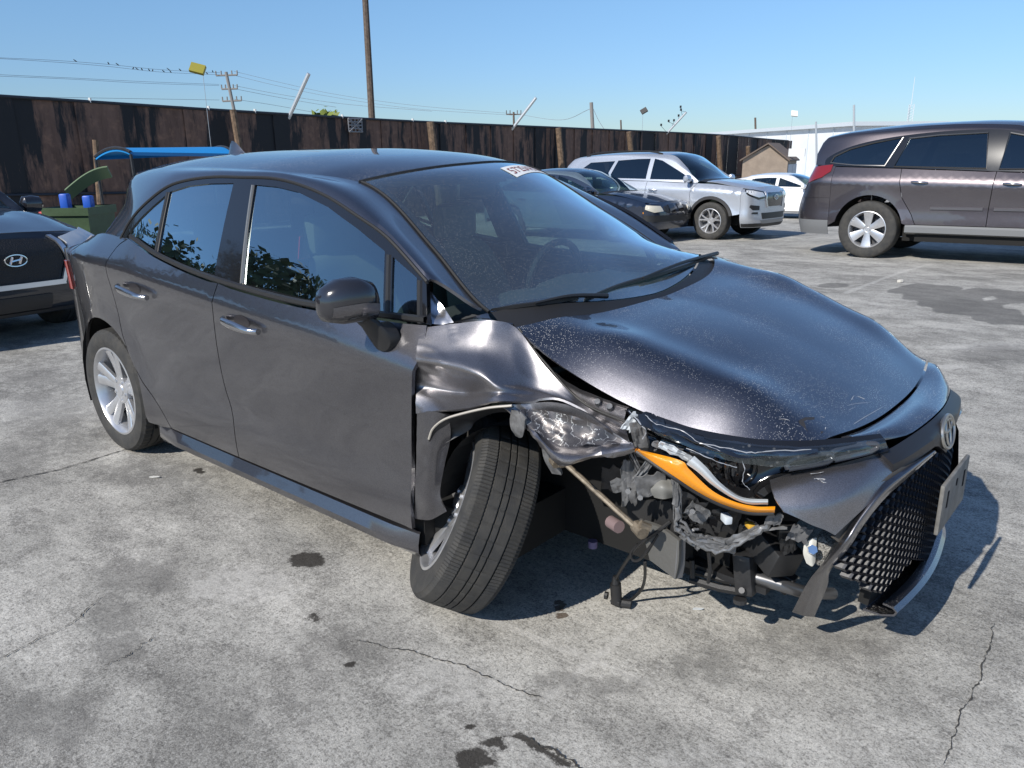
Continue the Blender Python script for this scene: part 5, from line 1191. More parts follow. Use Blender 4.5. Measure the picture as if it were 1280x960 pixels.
# poles
def pole(xa, ya, xb, yb, f, r, name, lab, cat, mt=M_POLE, arms=(), grp=None):
    a = np.array(D(xa, ya, f)); b_ = np.array(D(xb, yb, f)); d = b_-a; g = ground_z(b_[0], b_[1]); e = a+d*((a[2]-g)/(a[2]-b_[2]))
    t = thing(name, lab, cat, tuple(e), group=grp); bm = B(); tube(bm, [a-e, (a-e)/2, (0, 0, 0)], [r*.8, r*.9, r], 9); obj('pole', bm, mt, t)
    for (py, half, tilt) in arms:
        c = a+d*((py-ya)/(yb-ya)); bm = B(); v = np.array((RH[0], RH[1], tilt))
        tube(bm, [c-e-v*half, c-e+v*half], r*.45, 6)
        for s in (-1, -.5, .5, 1): tube(bm, [c-e+v*half*s, c-e+v*half*s+np.array((0, 0, .38))], r*.35, 5)
        obj('cross_arm', bm, mt, t)
    return a, e
pole(455, -30, 465, 150, 36, .16, 'wooden_pole', 'tall brown wooden pole rising out of the top of the picture', 'pole')
pole(282.5, 90, 293, 140, 75, .17, 'utility_pole', 'grey utility pole with three cross arms and wires', 'utility pole', mat('grey pole', (.22, .21, .20), .8), ((94, .95, .02), (111, .7, .02), (126, .85, .03)))
pole(739, 128, 741, 164, 60, .16, 'wooden_pole', 'plain short wooden pole behind the fence above the silver suv', 'pole', mat('grey pole', (.22, .21, .20), .8))
pole(642, 140, 642.5, 160, 80, .12, 'wooden_pole', 'thin far pole beside the second leaning pipe', 'pole', M_POLE, ((143, .7, 0),))
pole(776, 150, 776.5, 165, 90, .11, 'wooden_pole', 'tiny far pole between the plain pole and the dark floodlight', 'pole')
pole(944, 147, 944.5, 166, 80, .12, 'wooden_pole', 'tiny dark pole above the white building roof', 'pole')
pole(1067.5, 131, 1067.5, 205, 56, .09, 'mast', 'white mast at the corner of the white building', 'mast', M_PALE)
pole(1020, 152, 1021, 215, 50, .07, 'mast', 'slim grey mast at the end of the fence by the shed', 'mast', M_PALE)
# radio tower, a lattice of thin bars
a = np.array(D(1133, 96, 160)); g = np.array(D(1133, 180, 160)); t = thing('radio_tower', 'thin pale lattice radio tower in the far distance', 'tower', (g[0], g[1], ground_z(g[0], g[1])))
bm = B(); z0, z1 = ground_z(g[0], g[1]), a[2]-5
for k in range(3):
    q = (math.cos(k*2.1)*.55, math.sin(k*2.1)*.55); tube(bm, [(q[0], q[1], 0), (q[0], q[1], z1-z0)], .05, 5)
n = 22
for i in range(n):
    for k in range(3):
        p0 = (math.cos(k*2.1)*.55, math.sin(k*2.1)*.55, (z1-z0)*i/n); p1 = (math.cos(k*2.1+2.1)*.55, math.sin(k*2.1+2.1)*.55, (z1-z0)*(i+1)/n); tube(bm, [p0, p1], .03, 4)
obj('lattice', bm, mat('pale tower', (.62, .64, .68), .5), t); bm = B(); tube(bm, [(0, 0, z1-z0), (0, 0, a[2]-z0)], [.06, .04], 6); obj('aerial', bm, mat('pale tower', (.62, .64, .68), .5), t)
# floodlights on slim poles
M_SLIM = mat('slim grey pole', (.30, .34, .38), .5)
for px, py, f, w_, h_, rot, mt, lab in ((247, 86, 19.5, .33, .22, .25, mat('yellow floodlight', (.26, .23, .02), .4), 'yellow square floodlight high above the fence'), (805, 138.5, 38, .30, .22, -.5, M_BLK, 'dark tilted floodlight high above the silver suv'), (993, 142, 48, .36, .34, .1, mat('white lamp', (.85, .83, .76), .4), 'small pale floodlight above the shed')):
    c = np.array(D(px, py, f)); g = (c[0]+.3*FH[0], c[1]+.3*FH[1], ground_z(c[0], c[1])); t = thing('floodlight', lab, 'floodlight', g, group='floodlights above the fence')
    q = c-np.array(g); bm = B(); rm = Matrix.Rotation(YAW-math.pi/2, 3, 'Z') @ Matrix.Rotation(rot, 3, 'Y') @ Matrix.Rotation(-.5, 3, 'X')
    box(bm, tuple(q), (w_, .09, h_), rot=None); bm.verts.ensure_lookup_table()
    for v in bm.verts: v.co = rm @ (v.co-Vector(q))+Vector(q)
    obj('lamp_head', bm, mt, t, smooth=False)
    bm = B(); tube(bm, [(0, 0, 0), (0, 0, q[2]-.1), tuple(q)], .006 if f < 25 else .008, 5); obj('pole', bm, M_SLIM, t)
# wires and the birds on them
WL = iter(('uppermost power line left of the utility pole, birds on it', 'second power line left of the utility pole, just below the uppermost', 'lower line of the middle pair left of the utility pole', 'upper line of the middle pair left of the utility pole', 'lowest power line left of the utility pole, just above the fence', 'uppermost power line right of the utility pole', 'second power line right of the utility pole', 'third power line right of the utility pole', 'fourth power line right of the utility pole', 'lowest power line right of the utility pole, dropping behind the fence', 'sagging line between the far cross armed pole and the plain wooden pole', 'short line falling from the plain wooden pole to the fence'))
def wire(pts, f0, f1, r=.016, sag=0, birds=()):
    n = len(pts)-1; P3 = [np.array(D(px, py, f0+(f1-f0)*i/n)) for i, (px, py) in enumerate(pts)]; q = crom(P3, 8); bm = B(); tube(bm, q, r, 4, False)
    o = obj('wire', bm, mat('wire', (.20, .21, .23), .6)); tag(o, next(WL), 'power line', 'power lines crossing the sky'); return q
w1 = wire([(-30, 71), (60, 75), (130, 80), (200, 87), (275, 91)], 60, 75); w2 = wire([(-30, 71.5), (60, 77), (130, 82.5), (200, 90), (274, 93.5)], 60, 75)
wire([(-30, 94), (90, 99), (180, 104), (274, 107)], 60, 75); wire([(-30, 92), (90, 97.5), (180, 102), (274, 105.5)], 60, 75); wire([(-30, 120), (120, 122.5), (274, 125)], 60, 75, .018)
for a in (([(292, 89), (350, 103), (420, 118), (520, 132), (640, 142)], 75, 80), ([(292, 94), (350, 108), (420, 122), (520, 136), (640, 144)], 75, 80), ([(293, 107), (350, 118), (430, 130), (540, 139)], 75, 80, .018), ([(293, 111), (350, 122), (420, 134)], 75, 80, .018), ([(293, 124), (340, 131), (390, 140)], 75, 80, .018), ([(643, 142), (700, 150), (738, 136)], 80, 60, .018), ([(742, 137), (748, 150), (758, 166)], 60, 58, .016)): wire(*a)
bm = B(); 
rows = [[(x, r*math.cos(q), r*math.sin(q)+z) for q in [2*math.pi*k/6 for k in range(6)]] for x, r, z in ((-.16, .012, .0), (-.08, .04, .05), (0, .06, .09), (.05, .05, .13), (.09, .035, .17), (.13, .008, .165))]
grid(bm, rows, True); fix(bm); b0 = obj('bird', bm, mat('dark feathers', (.02, .02, .022), .8)); bme = b0.data; bpy.data.objects.remove(b0)
for i, (px, q) in enumerate([(x, w1) for x in (91, 137, 147, 210, 226, 266)]+[(x, w2) for x in (166, 172, 176, 185, 191, 203, 212, 258)]):
    best = min(q, key=lambda p: abs(((p-np.array(CAM))@AR)/((p-np.array(CAM))@AF)*FPX+640-px)); j = [k for k, p in enumerate(q) if p is best][0]
    d = (q[min(j+1, len(q)-1)]-q[max(j-1, 0)]); pxb = ((best-np.array(CAM))@AR)/((best-np.array(CAM))@AF)*FPX+640; dd = d/np.linalg.norm(d)
    c = best+dd*((px-pxb)*((best-np.array(CAM))@AF)/FPX)/max(.2, abs(dd@AR))
    o = bpy.data.objects.new('bird', bme); COL.objects.link(o); o.location = tuple(c+np.array((0, 0, -.0))); o.rotation_euler = (0, 0, rnd.uniform(0, 6)); o.scale = (.9,)*3
    tag(o, 'small dark bird perched in the row on the power lines', 'bird', 'birds perched on the power lines')
# blue canopy
def postline(px, py0, py1, f): return np.array(D(px, py0, f)), np.array(D(px, py1, f))
c0 = np.array(D(126, 196, 12.2)); gz = ground_z(c0[0], c0[1]); t = thing('cart_canopy', 'bright blue curved canopy on thin dark posts by the green bin', 'canopy', (c0[0], c0[1], gz)); O = np.array((c0[0], c0[1], gz))
rows = []
for fa, xa, xb in ((0, 119, 163), (1, 262, 293)):
    fA = 12.2 if fa == 0 else 12.9; r = []
    for i in range(11):
        u = i/10; px = xa+(xb-xa)*u; py = (196, 181, 190)[0]*(1-u)**2+2*177*u*(1-u)+190*u*u if fa == 0 else 190*(1-u)**2+2*176*u*(1-u)+192*u*u
        r.append(np.array(D(px, py, fA+(.9*(1-u) if False else -.55*u)))-O)
    rows.append(r)
rows = [np.array(rows[0])*(1-k/8)+np.array(rows[1])*(k/8) for k in range(9)]
bm = B(); grid(bm, [list(r) for r in rows]); face_out(bm, (0, 0, 1)); lips(bm, .05); obj('roof', bm, mat('blue canopy', (.015, .22, .55), .45), t)
for k in (0, 8):
    bm = B(); tube(bm, [tuple(p) for p in rows[k]], .025, 6); obj('roof_edge', bm, M_DGREY, t)
for k, i in ((0, 0), (0, 10), (8, 0), (8, 10)):
    p = rows[k][i]; bm = B(); tube(bm, [p+np.array((0, 0, -.03)), (p[0]+.04, p[1], 0)], .022, 7); obj('post', bm, M_DGREY, t)
bm = B(); box(bm, tuple((rows[4][5]*np.array((1, 1, 0)))+np.array((0, 0, .35))), (1.4, .8, .12), rot=Matrix.Rotation(0, 3, 'Z'), bev=.02); obj('cart_bed', bm, M_DGREY, t)
# wheeled bin with its lid open
f = 10.6; a = np.array(D(68, 258, f)); b_ = np.array(D(131, 258, f)); O = (a+b_)/2; gz = ground_z(O[0], O[1]); t = thing('wheeled_bin', 'green wheeled bin with its lid propped open and blue bags inside', 'bin', (O[0], O[1], gz), YAW-math.pi/2)
W2 = np.linalg.norm(b_-a)/2*.86; hz = a[2]-gz; M_BIN = mat('green bin plastic', (.055, .095, .045), .5, var=.2)
bm = B(); rows = []
for z, s in ((.12, .80), (hz*.5, .9), (hz-.1, .97), (hz-.1, 1.04), (hz, 1.05)): rows.append([(W2*s*x, .36*s*y_, z) for x, y_ in ((-1, -1), (-.3, -1.02), (.3, -1.02), (1, -1), (1, 1), (-1, 1))])
V = grid(bm, rows, True); bm.faces.new(V[0][::-1]); fix(bm); lips(bm, .02); obj('bin_body', bm, M_BIN, t, smooth=False)
bm = B(); rows = [[(-W2*1.08+W2*2.1*i/8, .36-.02*j, hz+.02+.18*j/4+(.16*(i/8))*(j/4)) for i in range(9)] for j in range(5)]
rows = [[(-W2*1.15+2.15*W2*u, .40-.5*v*.2, hz+.05+.30*math.sin(u*1.5)+v*.14) for u in [i/10 for i in range(11)]] for v in (0, .5, 1)]
grid(bm, rows); face_out(bm, (0, -1, .6)); lips(bm, .03); obj('lid', bm, mat('pale green lid', (.12, .17, .09), .5), t)
for x, s in ((-.5*W2-.06, 1), (.35*W2, .8)):
    bm = B(); box(bm, (x, .05, hz+.03), (.11, .12, .26*s), rot=None, bev=.02); obj('blue_bag', bm, mat('blue plastic bag', (.02, .10, .50), .4), t)
for s in (-1, 1):
    bm = B(); tube(bm, [(s*W2*.85, .30, .11), (s*W2*.72, .30, .11)], .11, 14); obj('wheel', bm, M_BLK, t)
bm = B(); box(bm, (-W2*.98-.06, -.2, hz-.12), (.16, .1, .14), bev=.02)
o = obj('red_box', bm, mat('red plastic', (.45, .03, .03), .5)); o.location = (O[0], O[1], gz); o.rotation_euler = (0, 0, YAW-math.pi/2); tag(o, 'small red and white box beside the green bin, behind the mirror of the black car', 'box')
# white building and shed
M_WALL = mat('white wall', (.74, .76, .78), .7, var=.08, vscale=.6); M_ROOF = mat('pale roof edge', (.55, .60, .64), .6)
a = np.array(D(1070, 153, 62)); b_ = np.array(D(885, 165.5, 92)); a2 = np.array(D(1102, 156.5, 74)); zt_ = a[2]; gz = ground_z(a[0], a[1])
t = thing('warehouse', 'long low white flat roofed building beyond the end of the fence', 'building', (a[0], a[1], gz))
u = b_[:2]-a[:2]; L_ = np.linalg.norm(u); u /= L_; v = np.array((-u[1], u[0])); 
if v @ FH < 0: v = -v
H_ = zt_-gz; P2 = lambda s, d, z: (u[0]*s+v[0]*d, u[1]*s+v[1]*d, z)
bm = B(); prism(bm, [(0, 0), (L_, 0), (L_, 7), (0, 7)], 0, H_-.25, lambda s, d, h: P2(s, d, h)); fix(bm); obj('wall', bm, M_WALL, t, smooth=False)
bm = B(); prism(bm, [(-.4, -.4), (L_+.4, -.4), (L_+.4, 7.4), (-.4, 7.4)], H_-.25, H_+.05, lambda s, d, h: P2(s, d, h)); fix(bm); obj('roof', bm, M_ROOF, t, smooth=False)
for s in (3, 7, 11, 15, 19, 23):
    bm = B(); prism(bm, [(s, -.05), (s+.12, -.05), (s+.12, 0.02), (s, .02)], 0, H_-.3, lambda a_, d, h: P2(a_, d, h)); fix(bm); obj('downpipe', bm, M_ROOF, t, smooth=False)
bm = B(); prism(bm, [(1.0, -.06), (2.2, -.06), (2.2, .02), (1.0, .02)], 0, 2.2, lambda a_, d, h: P2(a_, d, h)); fix(bm); obj('door', bm, mat('blue grey door', (.30, .36, .42), .5), t, smooth=False)
f = 40; a = np.array(D(927, 222, f)); b_ = np.array(D(983, 222, f)); gz = ground_z(*a[:2])
t = thing('garden_shed', 'small tan gable roofed shed with pale doors in front of the fence', 'shed', (a[0], a[1], gz)); sc = np.linalg.norm(b_-a); ue = D(927, 199.5, f)[2]-gz; pk = D(957, 181.5, f)[2]-gz
X_ = lambda x, d, z: (RH[0]*x+FH[0]*d+RH[0]*d*.55, RH[1]*x+FH[1]*d+RH[1]*d*.55, z)
bm = B(); prism(bm, [(0, 0), (sc, 0), (sc, ue-.02), (sc*.55, pk), (0, ue)], 0, 2.2, lambda x, z, d: X_(x, d, z)); fix(bm); obj('shed_wall', bm, mat('tan boards', (.34, .27, .21), .8, var=.15, vscale=3), t, smooth=False)
for s0, s1, nm in (((-.12, ue-.08), (sc*.55, pk+.05), 'roof'), ((sc*.55, pk+.05), (sc+.12, ue-.10), 'roof')):
    bm = B(); (x0, z0), (x1, z1) = s0, s1; prism(bm, [(x0, z0), (x1, z1), (x1, z1+.07), (x0, z0+.07)], -.15, 2.35, lambda x, z, d: X_(x, d, z)); fix(bm); obj(nm, bm, mat('brown roof felt', (.17, .13, .105), .85), t, smooth=False)
for d0 in (.15, 1.2):
    bm = B(); prism(bm, [(d0, .05), (d0+.9, .05), (d0+.9, ue-.25), (d0, ue-.25)], sc+.004, sc+.04, lambda d, z, x: X_(x, d, z)); fix(bm); obj('door', bm, mat('pale door', (.55, .57, .60), .6), t, smooth=False)
bm = B(); prism(bm, [(sc*.95, ue+.12), (sc*1.32, ue+.12), (sc*1.32, ue+.5), (sc*.95, ue+.5)], .5, .62, lambda x, z, d: X_(x, d, z)); fix(bm); o = obj('sign_board', bm, mat('white paper', (.82, .82, .80), .6), None, smooth=False); o.location = (a[0], a[1], gz); tag(o, 'small white board with dark marks leaning on the shed roof', 'sign')
# trees: one palm top over the fence, and the row of trees across the street that the windows mirror
M_LEAF = mat('dark foliage', (.030, .055, .020), .6, var=.5, vscale=2); M_LEAFY = mat('yellow green fronds', (.16, .20, .03), .6, var=.4, vscale=2); M_BARK = mat('bark', (.09, .07, .05), .9, var=.4)
def tree(x, y, h, cr, seed, lab, n=2600, mt=None, leaf=.28):
    r = random.Random(seed); g = ground_z(x, y); t = thing('tree', lab, 'tree', (x, y, g)); bm = B()
    tube(bm, [(0, 0, 0), (.1, .05, h*.3), (.05, .1, h*.6)], [cr*.10, cr*.075, cr*.05], 8); cl = []
    for k in range(11):
        a = r.uniform(0, 6.28); e = r.uniform(.15, 1.1); q = np.array((math.cos(a)*cr*.72*math.cos(e)*r.uniform(.5, 1), math.sin(a)*cr*.72*math.cos(e)*r.uniform(.5, 1), h*.52+(h*.40)*math.sin(e)*r.uniform(.5, 1)))
        tube(bm, [(0.05, .05, h*r.uniform(.28, .5)), q*np.array((.5, .5, .85)), q], [cr*.045, cr*.03, cr*.01], 5); cl.append((q, cr*r.uniform(.28, .5)))
    obj('trunk', bm, M_BARK, t); V = []; F = []
    for i in range(n):
        c, s = cl[i % len(cl)]; d = np.array([r.gauss(0, 1) for _ in range(3)]); d /= np.linalg.norm(d); p = c+d*s*r.uniform(.45, 1.05)*np.array((1, 1, .7)); a = np.array([r.gauss(0, 1) for _ in range(3)]); a /= np.linalg.norm(a); b_ = np.cross(a, d); b_ /= max(1e-6, np.linalg.norm(b_)); ls = leaf*r.uniform(.5, 1.3)
        k = len(V); V += [p-a*ls*.5, p+b_*ls*.28, p+a*ls*.5, p-b_*ls*.28]; F.append((k, k+1, k+2, k+3))
    me = bpy.data.meshes.new('crown'); me.from_pydata([tuple(v) for v in V], [], F); c = link('crown', me, mt or M_LEAF, t); return t
p = P(407, 145, 0, FX-6); tree(p[0], p[1], D(407, 131, 29)[2]-ground_z(p[0], p[1])+.2, 1.6, 3, 'small yellow green tree top showing just above the fence', 900, M_LEAFY, .4)
for i, (x, y, h, cr, lab) in enumerate(((-22.8, -10.9, 8.3, 4.6, 'dark tree outside the lot, mirrored in the rear door window of the hatchback'), (-20.9, -14.4, 10.6, 5.0, 'broad dark tree outside the lot, mirrored in the front door window of the hatchback'), (-26.5, -8, 7.4, 4.2, 'rearmost dark tree outside the lot, mirrored in the small rear quarter window'))):
    tree(x, y, h, cr, 20+i, lab, 3200, None, .36)['group'] = 'trees outside the lot'
# ------------------------------------------------------------------ the other parked cars
def generic_car(name, label, cat, loc, c, cs=1.0, rz=0.0):
    """c: dict of surfaces and outlines (metres, front axle at x = 0, heading +X)"""
    K = Car(**c['surf']); T = thing(name, label, cat, loc)
    # sit square on the sloping lot
    n = Vector((SLOPE*FH[0], SLOPE*FH[1], 1)).normalized()
    T.rotation_mode = 'QUATERNION'; T.rotation_quaternion = Vector((0, 0, 1)).rotation_difference(n) @ Quaternion((0, 0, 1), rz); T.scale = (cs,)*3
    pt = c['paint']; G_ = c.get('glass', M_SIDEG); lowm = c.get('low', pt); res = c.get('res', .07)
    def ob(nm, bm, mt, par=T, **k): return obj(nm, bm, mt, par, **k)
    def sides(nm, poly, fn, mt, par=None, t=.015, d=.004, r=None, out=None, **kw):
        o = []
        for i, sg in enumerate((-1, 1)):
            f0 = fn(sg); f = f0 if out is None else (lambda x, z, f0=f0, sg=sg: (f0(x, z)[0], f0(x, z)[1]+sg*out, z))
            o.append(ob(nm, polymesh(shrink(poly, d), f, r or res, t=t, out=(0, sg, 0)), mt, par[i] if par else T, **kw))
        return o
    bl = lambda x0, x1, n=12: [(x0+(x1-x0)*i/(n-1), K.zb(x0+(x1-x0)*i/(n-1))-.004) for i in range(n)]
    zs0 = c['sill']; D1, D2, D3 = c['doors']        # front gap, middle gap, rear gap as [(x,z)...] from belt down
    AR_ = K.arch[1][2]+.003; rx = K.arch[0][0]; az = K.arch[0][1]
    P_ = {}
    P_['front_door'] = sides('front_door', D1+D2[::-1]+bl(D2[0][0], D1[0][0])[1:-1], K.side, pt)
    P_['rear_door'] = sides('rear_door', D2+D3[::-1]+bl(D3[0][0], D2[0][0])[1:-1], K.side, pt)
    a0 = math.degrees(math.asin((zs0+.02-az)/AR_))
    fa = arc(0, az, AR_, 180-a0, a0, 20); ra = arc(rx, az, AR_, 180-a0, a0, 20); xn, xt = K.xn, K.xt
    fend = D1+[(-AR_-.06, zs0)]+fa+[(xn, zs0+.06), (xn, K.zb(xn))]+bl(D1[0][0], xn)[::-1][1:-1]
    sides('front_fender', fend, K.side, c.get('fenderm', pt))
    quar = D3+[(rx+AR_+.05, zs0)]+ra[::-1]+[(xt, c.get('qlow', zs0+.04)), (xt, K.zb(xt))]+bl(xt, D3[0][0])[1:-1]
    sides('quarter_panel', quar, K.side, pt)
    for sg in (-1, 1):                              # sill
        bm = B(); x0, x1 = rx+AR_+.04, -AR_-.05; rows = []
        for i in range(12):
            x = x0+(x1-x0)*i/11; y = K.Y(x, zs0); rows.append([(x, sg*(y-.01), zs0+.006), (x, sg*(y+.008), zs0-.02), (x, sg*(y+.006), zs0-.09), (x, sg*(y-.10), zs0-.12)])
        grid(bm, rows); face_out(bm, (0, sg, 0)); ob('sill_cover', bm, lowm)
        if c.get('cladding'):
            for cx in (0, rx):
                bm = B(); rows = []
                for q in [R_(180-a0+(2*a0-180)*i/24) for i in range(25)]:
                    rows.append([(cx+r*math.cos(q), sg*(K.Y(cx+r*math.cos(q), az+r*math.sin(q))+e), az+r*math.sin(q)) for r, e in ((AR_-.002, -.01), (AR_-.002, .012), (AR_+.05, .012), (AR_+.06, .0))])
                grid(bm, rows); face_out(bm, (0, sg, 0)); ob('arch_trim', bm, c['cladding'])
    tc = [tuple(q) for q in crom(c['topcurve'], 4)]; xa, xb = tc[-1][0], tc[0][0]
    frame = tc+[(x, z+.008) for x, z in bl(xb, xa, 26)[::-1]][1:-1]
    wins = c['windows']; fr = []
    for i, sg in enumerate((-1, 1)):
        o = ob('window_frame', polymesh(frame, K.green(sg), res*.8, holes=[w_ for _, w_ in wins], t=.02, out=(0, sg, 0)), c.get('frame', M_BLKG))
        for nm, w_ in wins:
            par = P_[nm][i] if nm in P_ else o
            ob('window', polymesh(shrink(w_, -.004), lambda x, z, sg=sg: (x, sg*(K.G(x, z)-.006), z), .12, out=(0, sg, 0)), G_, par)
            if c.get('wintrim'):
                bm = B(); q = [(x, sg*(K.G(x, z)+.003), z) for x, z in w_]; tube(bm, q+[q[0]], .011, 5, False); ob('window_trim', bm, c['wintrim'], par)
    H0, H1, W0, W1, R1_ = c['x']                    # bonnet front, rear, windscreen base, roof front, roof rear at the centre
    bow = c.get('bow', (.10, .08, .14, .08, -.05))
    tm = lambda xf, xr_, nu, nv, v0=-1, v1=1, t=.012: topmesh(xf, xr_, nu, nv, v0, v1, t, K.top)
    hood = ob('bonnet', tm(lambda v: H0-bow[0]*abs(v)**2.5, lambda v: H1-bow[1]*v*v, 24, 20), c.get('top', pt))
    ob('windscreen', tm(lambda v: W0-bow[2]*v*v, lambda v: W1-bow[3]*v*v, 14, 12, -.98, .98, 0), c.get('ws', M_WS))
    ob('roof', tm(lambda v: W1+.012-bow[3]*v*v, lambda v: R1_-bow[4]*v*v, 24, 16), c.get('top', pt))
    bm = B(); rows = []
    for i in range(15):
        v = -1+2*i/14; rows.append([K.top(W0-bow[2]*v*v, v), tuple(np.array(K.top(H1-bow[1]*v*v, v))+np.array((0, 0, -.015)))])
    grid(bm, rows); face_out(bm, (0, 0, 1)); ob('cowl_panel', bm, M_BLK)
    tail_pts = c['hatch']                           # right-hand tailgate edge from roof down
    for sg in (-1, 1):
        pa = [(x, sg*K.G(x, z), z) for x, z in tc][::-1]; da = [(0, -sg*(K.k+2*K.kc*(z-K.zb(x))), 1) for x, z in tc][::-1]
        xs = [W0-bow[2]+(R1_-W0+bow[2]-bow[4])*i/50 for i in range(51)]
        pb = [K.top(x, sg) for x in xs]+[(x, sg*y, z) for x, y, z in tail_pts]; db = [np.array(K.top(max(x, R1_), sg*.97))-np.array(K.top(max(x, R1_), sg)) for x in xs+[p[0] for p in tail_pts]]
        mp = PC(*c.get('map', ((0, 0), (.5, .5), (1, 1)))); nb = resample(pb, 300); nd = resample(db, 300)
        rows = rail2(pa, da, [nb[int(round(299*mp(i/59)))] for i in range(60)], [nd[int(round(299*mp(i/59)))] for i in range(60)], 60, 6, .7)
        bm = B(); grid(bm, rows); face_out(bm, (0, sg, .5)); ob('roof_rail', bm, pt)
        if c.get('rack'):
            x0, x1 = c['rack']; bm = B(); q = []
            for i in range(13):
                x = x0+(x1-x0)*i/12; p = K.top(x, sg*.93); q.append((p[0], p[1], p[2]+.05*min(1, i/1.5, (12-i)/1.5)+.004))
            tube(bm, q, .02, 6); ob('roof_rack', bm, M_BLK)
    # nose and tail, in bands
    for nm, z0, z1, mt in c['nose']:
        bm = B(); nz = max(3, int((z1-z0)/.05)); grid(bm, [[K.nose(-1+2*i/36, z0+(z1-z0)*j/nz) for i in range(37)] for j in range(nz+1)]); face_out(bm, (1, 0, 0)); lips(bm, .01); ob(nm, bm, mt)
    for nm, z0, z1, mt in c['tail']:
        bm = B(); nz = max(3, int((z1-z0)/.05)); grid(bm, [[K.tail(-1+2*i/28, z0+(z1-z0)*j/nz) for i in range(29)] for j in range(nz+1)]); face_out(bm, (-1, 0, 0)); lips(bm, .01); ob(nm, bm, mt)
    rp = tail_pts[0]; rq = tail_pts[-1]
    bm = B(); rows = [[(x, -y+2*y*i/12, z) for i in range(13)] for x, y, z in tail_pts]; grid(bm, rows); face_out(bm, (-1, 0, .3)); ob('rear_window', bm, G_)
    def cap(e0, e1, out, nm, mt):
        bm = B(); grid(bm, [[tuple(np.array(a)*(1-k/4)+np.array(b_)*k/4) for k in range(5)] for a, b_ in zip(e0, e1)]); face_out(bm, out); ob(nm, bm, mt)
    V_ = [-1+2*i/24 for i in range(25)]; zt_ = c['nose'][-1][2]; cap([tuple(np.array(K.top(H0-bow[0]*abs(v)**2.5, v))-np.array((0, 0, .004))) for v in V_], [K.nose(v, zt_) for v in V_], (.5, 0, 1), 'nose_panel', c.get('nosecap', pt))
    zt_ = max(b_[2] for b_ in c['tail']); xq, yq, zq = tail_pts[-1]; cap([(xq, yq*v, zq) for v in V_], [K.tail(v, zt_) for v in V_], (-.5, 0, 1), 'boot_lid', pt)
    # pieces laid on the nose in (t, z)
    for it in c.get('nosebits', ()):
        nm, poly, mt, out = it[:4]; mir = it[4] if len(it) > 4 else True
        for sg in ((-1, 1) if mir else (1,)):
            def f(t, z, sg=sg):
                p = np.array(K.nose(sg*t, z)); q = np.array(K.nose(sg*t*.98+.001, z)); n_ = np.array((max(.15, math.cos(t*1.57)), sg*math.sin(abs(t)*1.57), .1)); n_ /= np.linalg.norm(n_); return tuple(p+n_*out)
            ob(nm, polymesh(poly, f, .05, t=.02, out=(1, 0, 0)), mt)
    for it in c.get('tailbits', ()):
        nm, poly, mt, out = it[:4]
        for sg in (-1, 1):
            def f(t, z, sg=sg):
                p = np.array(K.tail(sg*t, z)); n_ = np.array((-max(.15, math.cos(t*1.57)), sg*math.sin(abs(t)*1.57), .1)); n_ /= np.linalg.norm(n_); return tuple(p+n_*out)
            ob(nm, polymesh(poly, f, .05, t=.02, out=(-1, 0, 0)), mt)
    # mirrors, handles, wheels, underside, cabin
    mx_, mz = c['mirror']
    for i, sg in enumerate((-1, 1)):
        y0 = K.G(mx_, mz); bm = B(); rows = []
        for dy, s in ((.07, .5), (.09, .9), (.17, 1), (.24, .85), (.265, .45)): rows.append([(mx_+.065*s*math.cos(q), sg*(y0+dy), mz+.03+.085*s*math.sin(q)) for q in [2*math.pi*k/14 for k in range(14)]])
        V = grid(bm, rows, True); bm.faces.new(V[0]); bm.faces.new(V[-1]); fix(bm); mo = ob('door_mirror', bm, c.get('mirrorm', pt), P_['front_door'][i])
        bm = B(); tube(bm, [(mx_, sg*(y0-.01), mz-.03), (mx_, sg*(y0+.10), mz-.01)], .03, 7); ob('mirror_arm', bm, M_BLK, mo)
        for nm, (hx, hz) in zip(('front_door', 'rear_door'), c['handles']):
            bm = B(); q = []
            for j in range(9):
                t = j/8; x = hx+.20*(t-.5); q.append((x, sg*(K.Y(x, hz)+.012+.022*math.sin(math.pi*t)), hz-.012*t))
            tube(bm, q, [.010, .013, .015, .016, .016, .016, .015, .013, .010], 8); ob('handle', bm, c.get('handlem', pt), P_[nm][i])
        if c.get('moulding'):
            z0, z1, mm = c['moulding']
            for nm, xa_, xb_ in (('front_door', D1[-1][0]-.05, D2[-1][0]+.06), ('rear_door', D2[-1][0]-.06, D3[-2][0]+.22)):
                bm = B(); rows = [[(x, sg*(K.Y(x, z)+e), z) for z, e in ((z0, -.002), (z0+.01, .014), (z1-.01, .014), (z1, -.002))] for x in [xa_+(xb_-xa_)*k/10 for k in range(11)]]; grid(bm, rows); face_out(bm, (0, sg, 0)); ob('side_moulding', bm, mm, P_[nm][i])
    Rt, wd, Rr, style = c['wheel']
    for x in (0, rx):
        for sg in (-1, 1): make_wheel(name, Rt, wd, Rr, style, T, (x, sg*(K.Y(x, az+AR_+.03)-wd/2-.015), Rt), (0, sg, 0), False, 48)
    bm = B(); box(bm, (rx/2, 0, .36), (-rx-.8, 1.45, .24)); box(bm, ((xn+xt)/2, 0, .42), (xn-xt-.1, 1.0, .28)); box(bm, (.2, 0, .55), (.9, .95, .35)); box(bm, (rx-.2, 0, .55), (.9, .95, .3))
    for sg in (-1, 1):
        box(bm, ((D1[-1][0]+D3[-1][0])/2, sg*(K.W(-1.3)-.12), .6), (D1[-1][0]-D3[0][0]-.25, .06, .7))
        for cx in (0, rx): v = arc(cx, az, AR_+.02, 180-a0, a0, 12); grid(bm, [[(x, sg*(K.W(cx)-.05), z) for x, z in v], [(x, sg*.45, z) for x, z in v]])
    ob('underbody', bm, M_VOID, smooth=False)
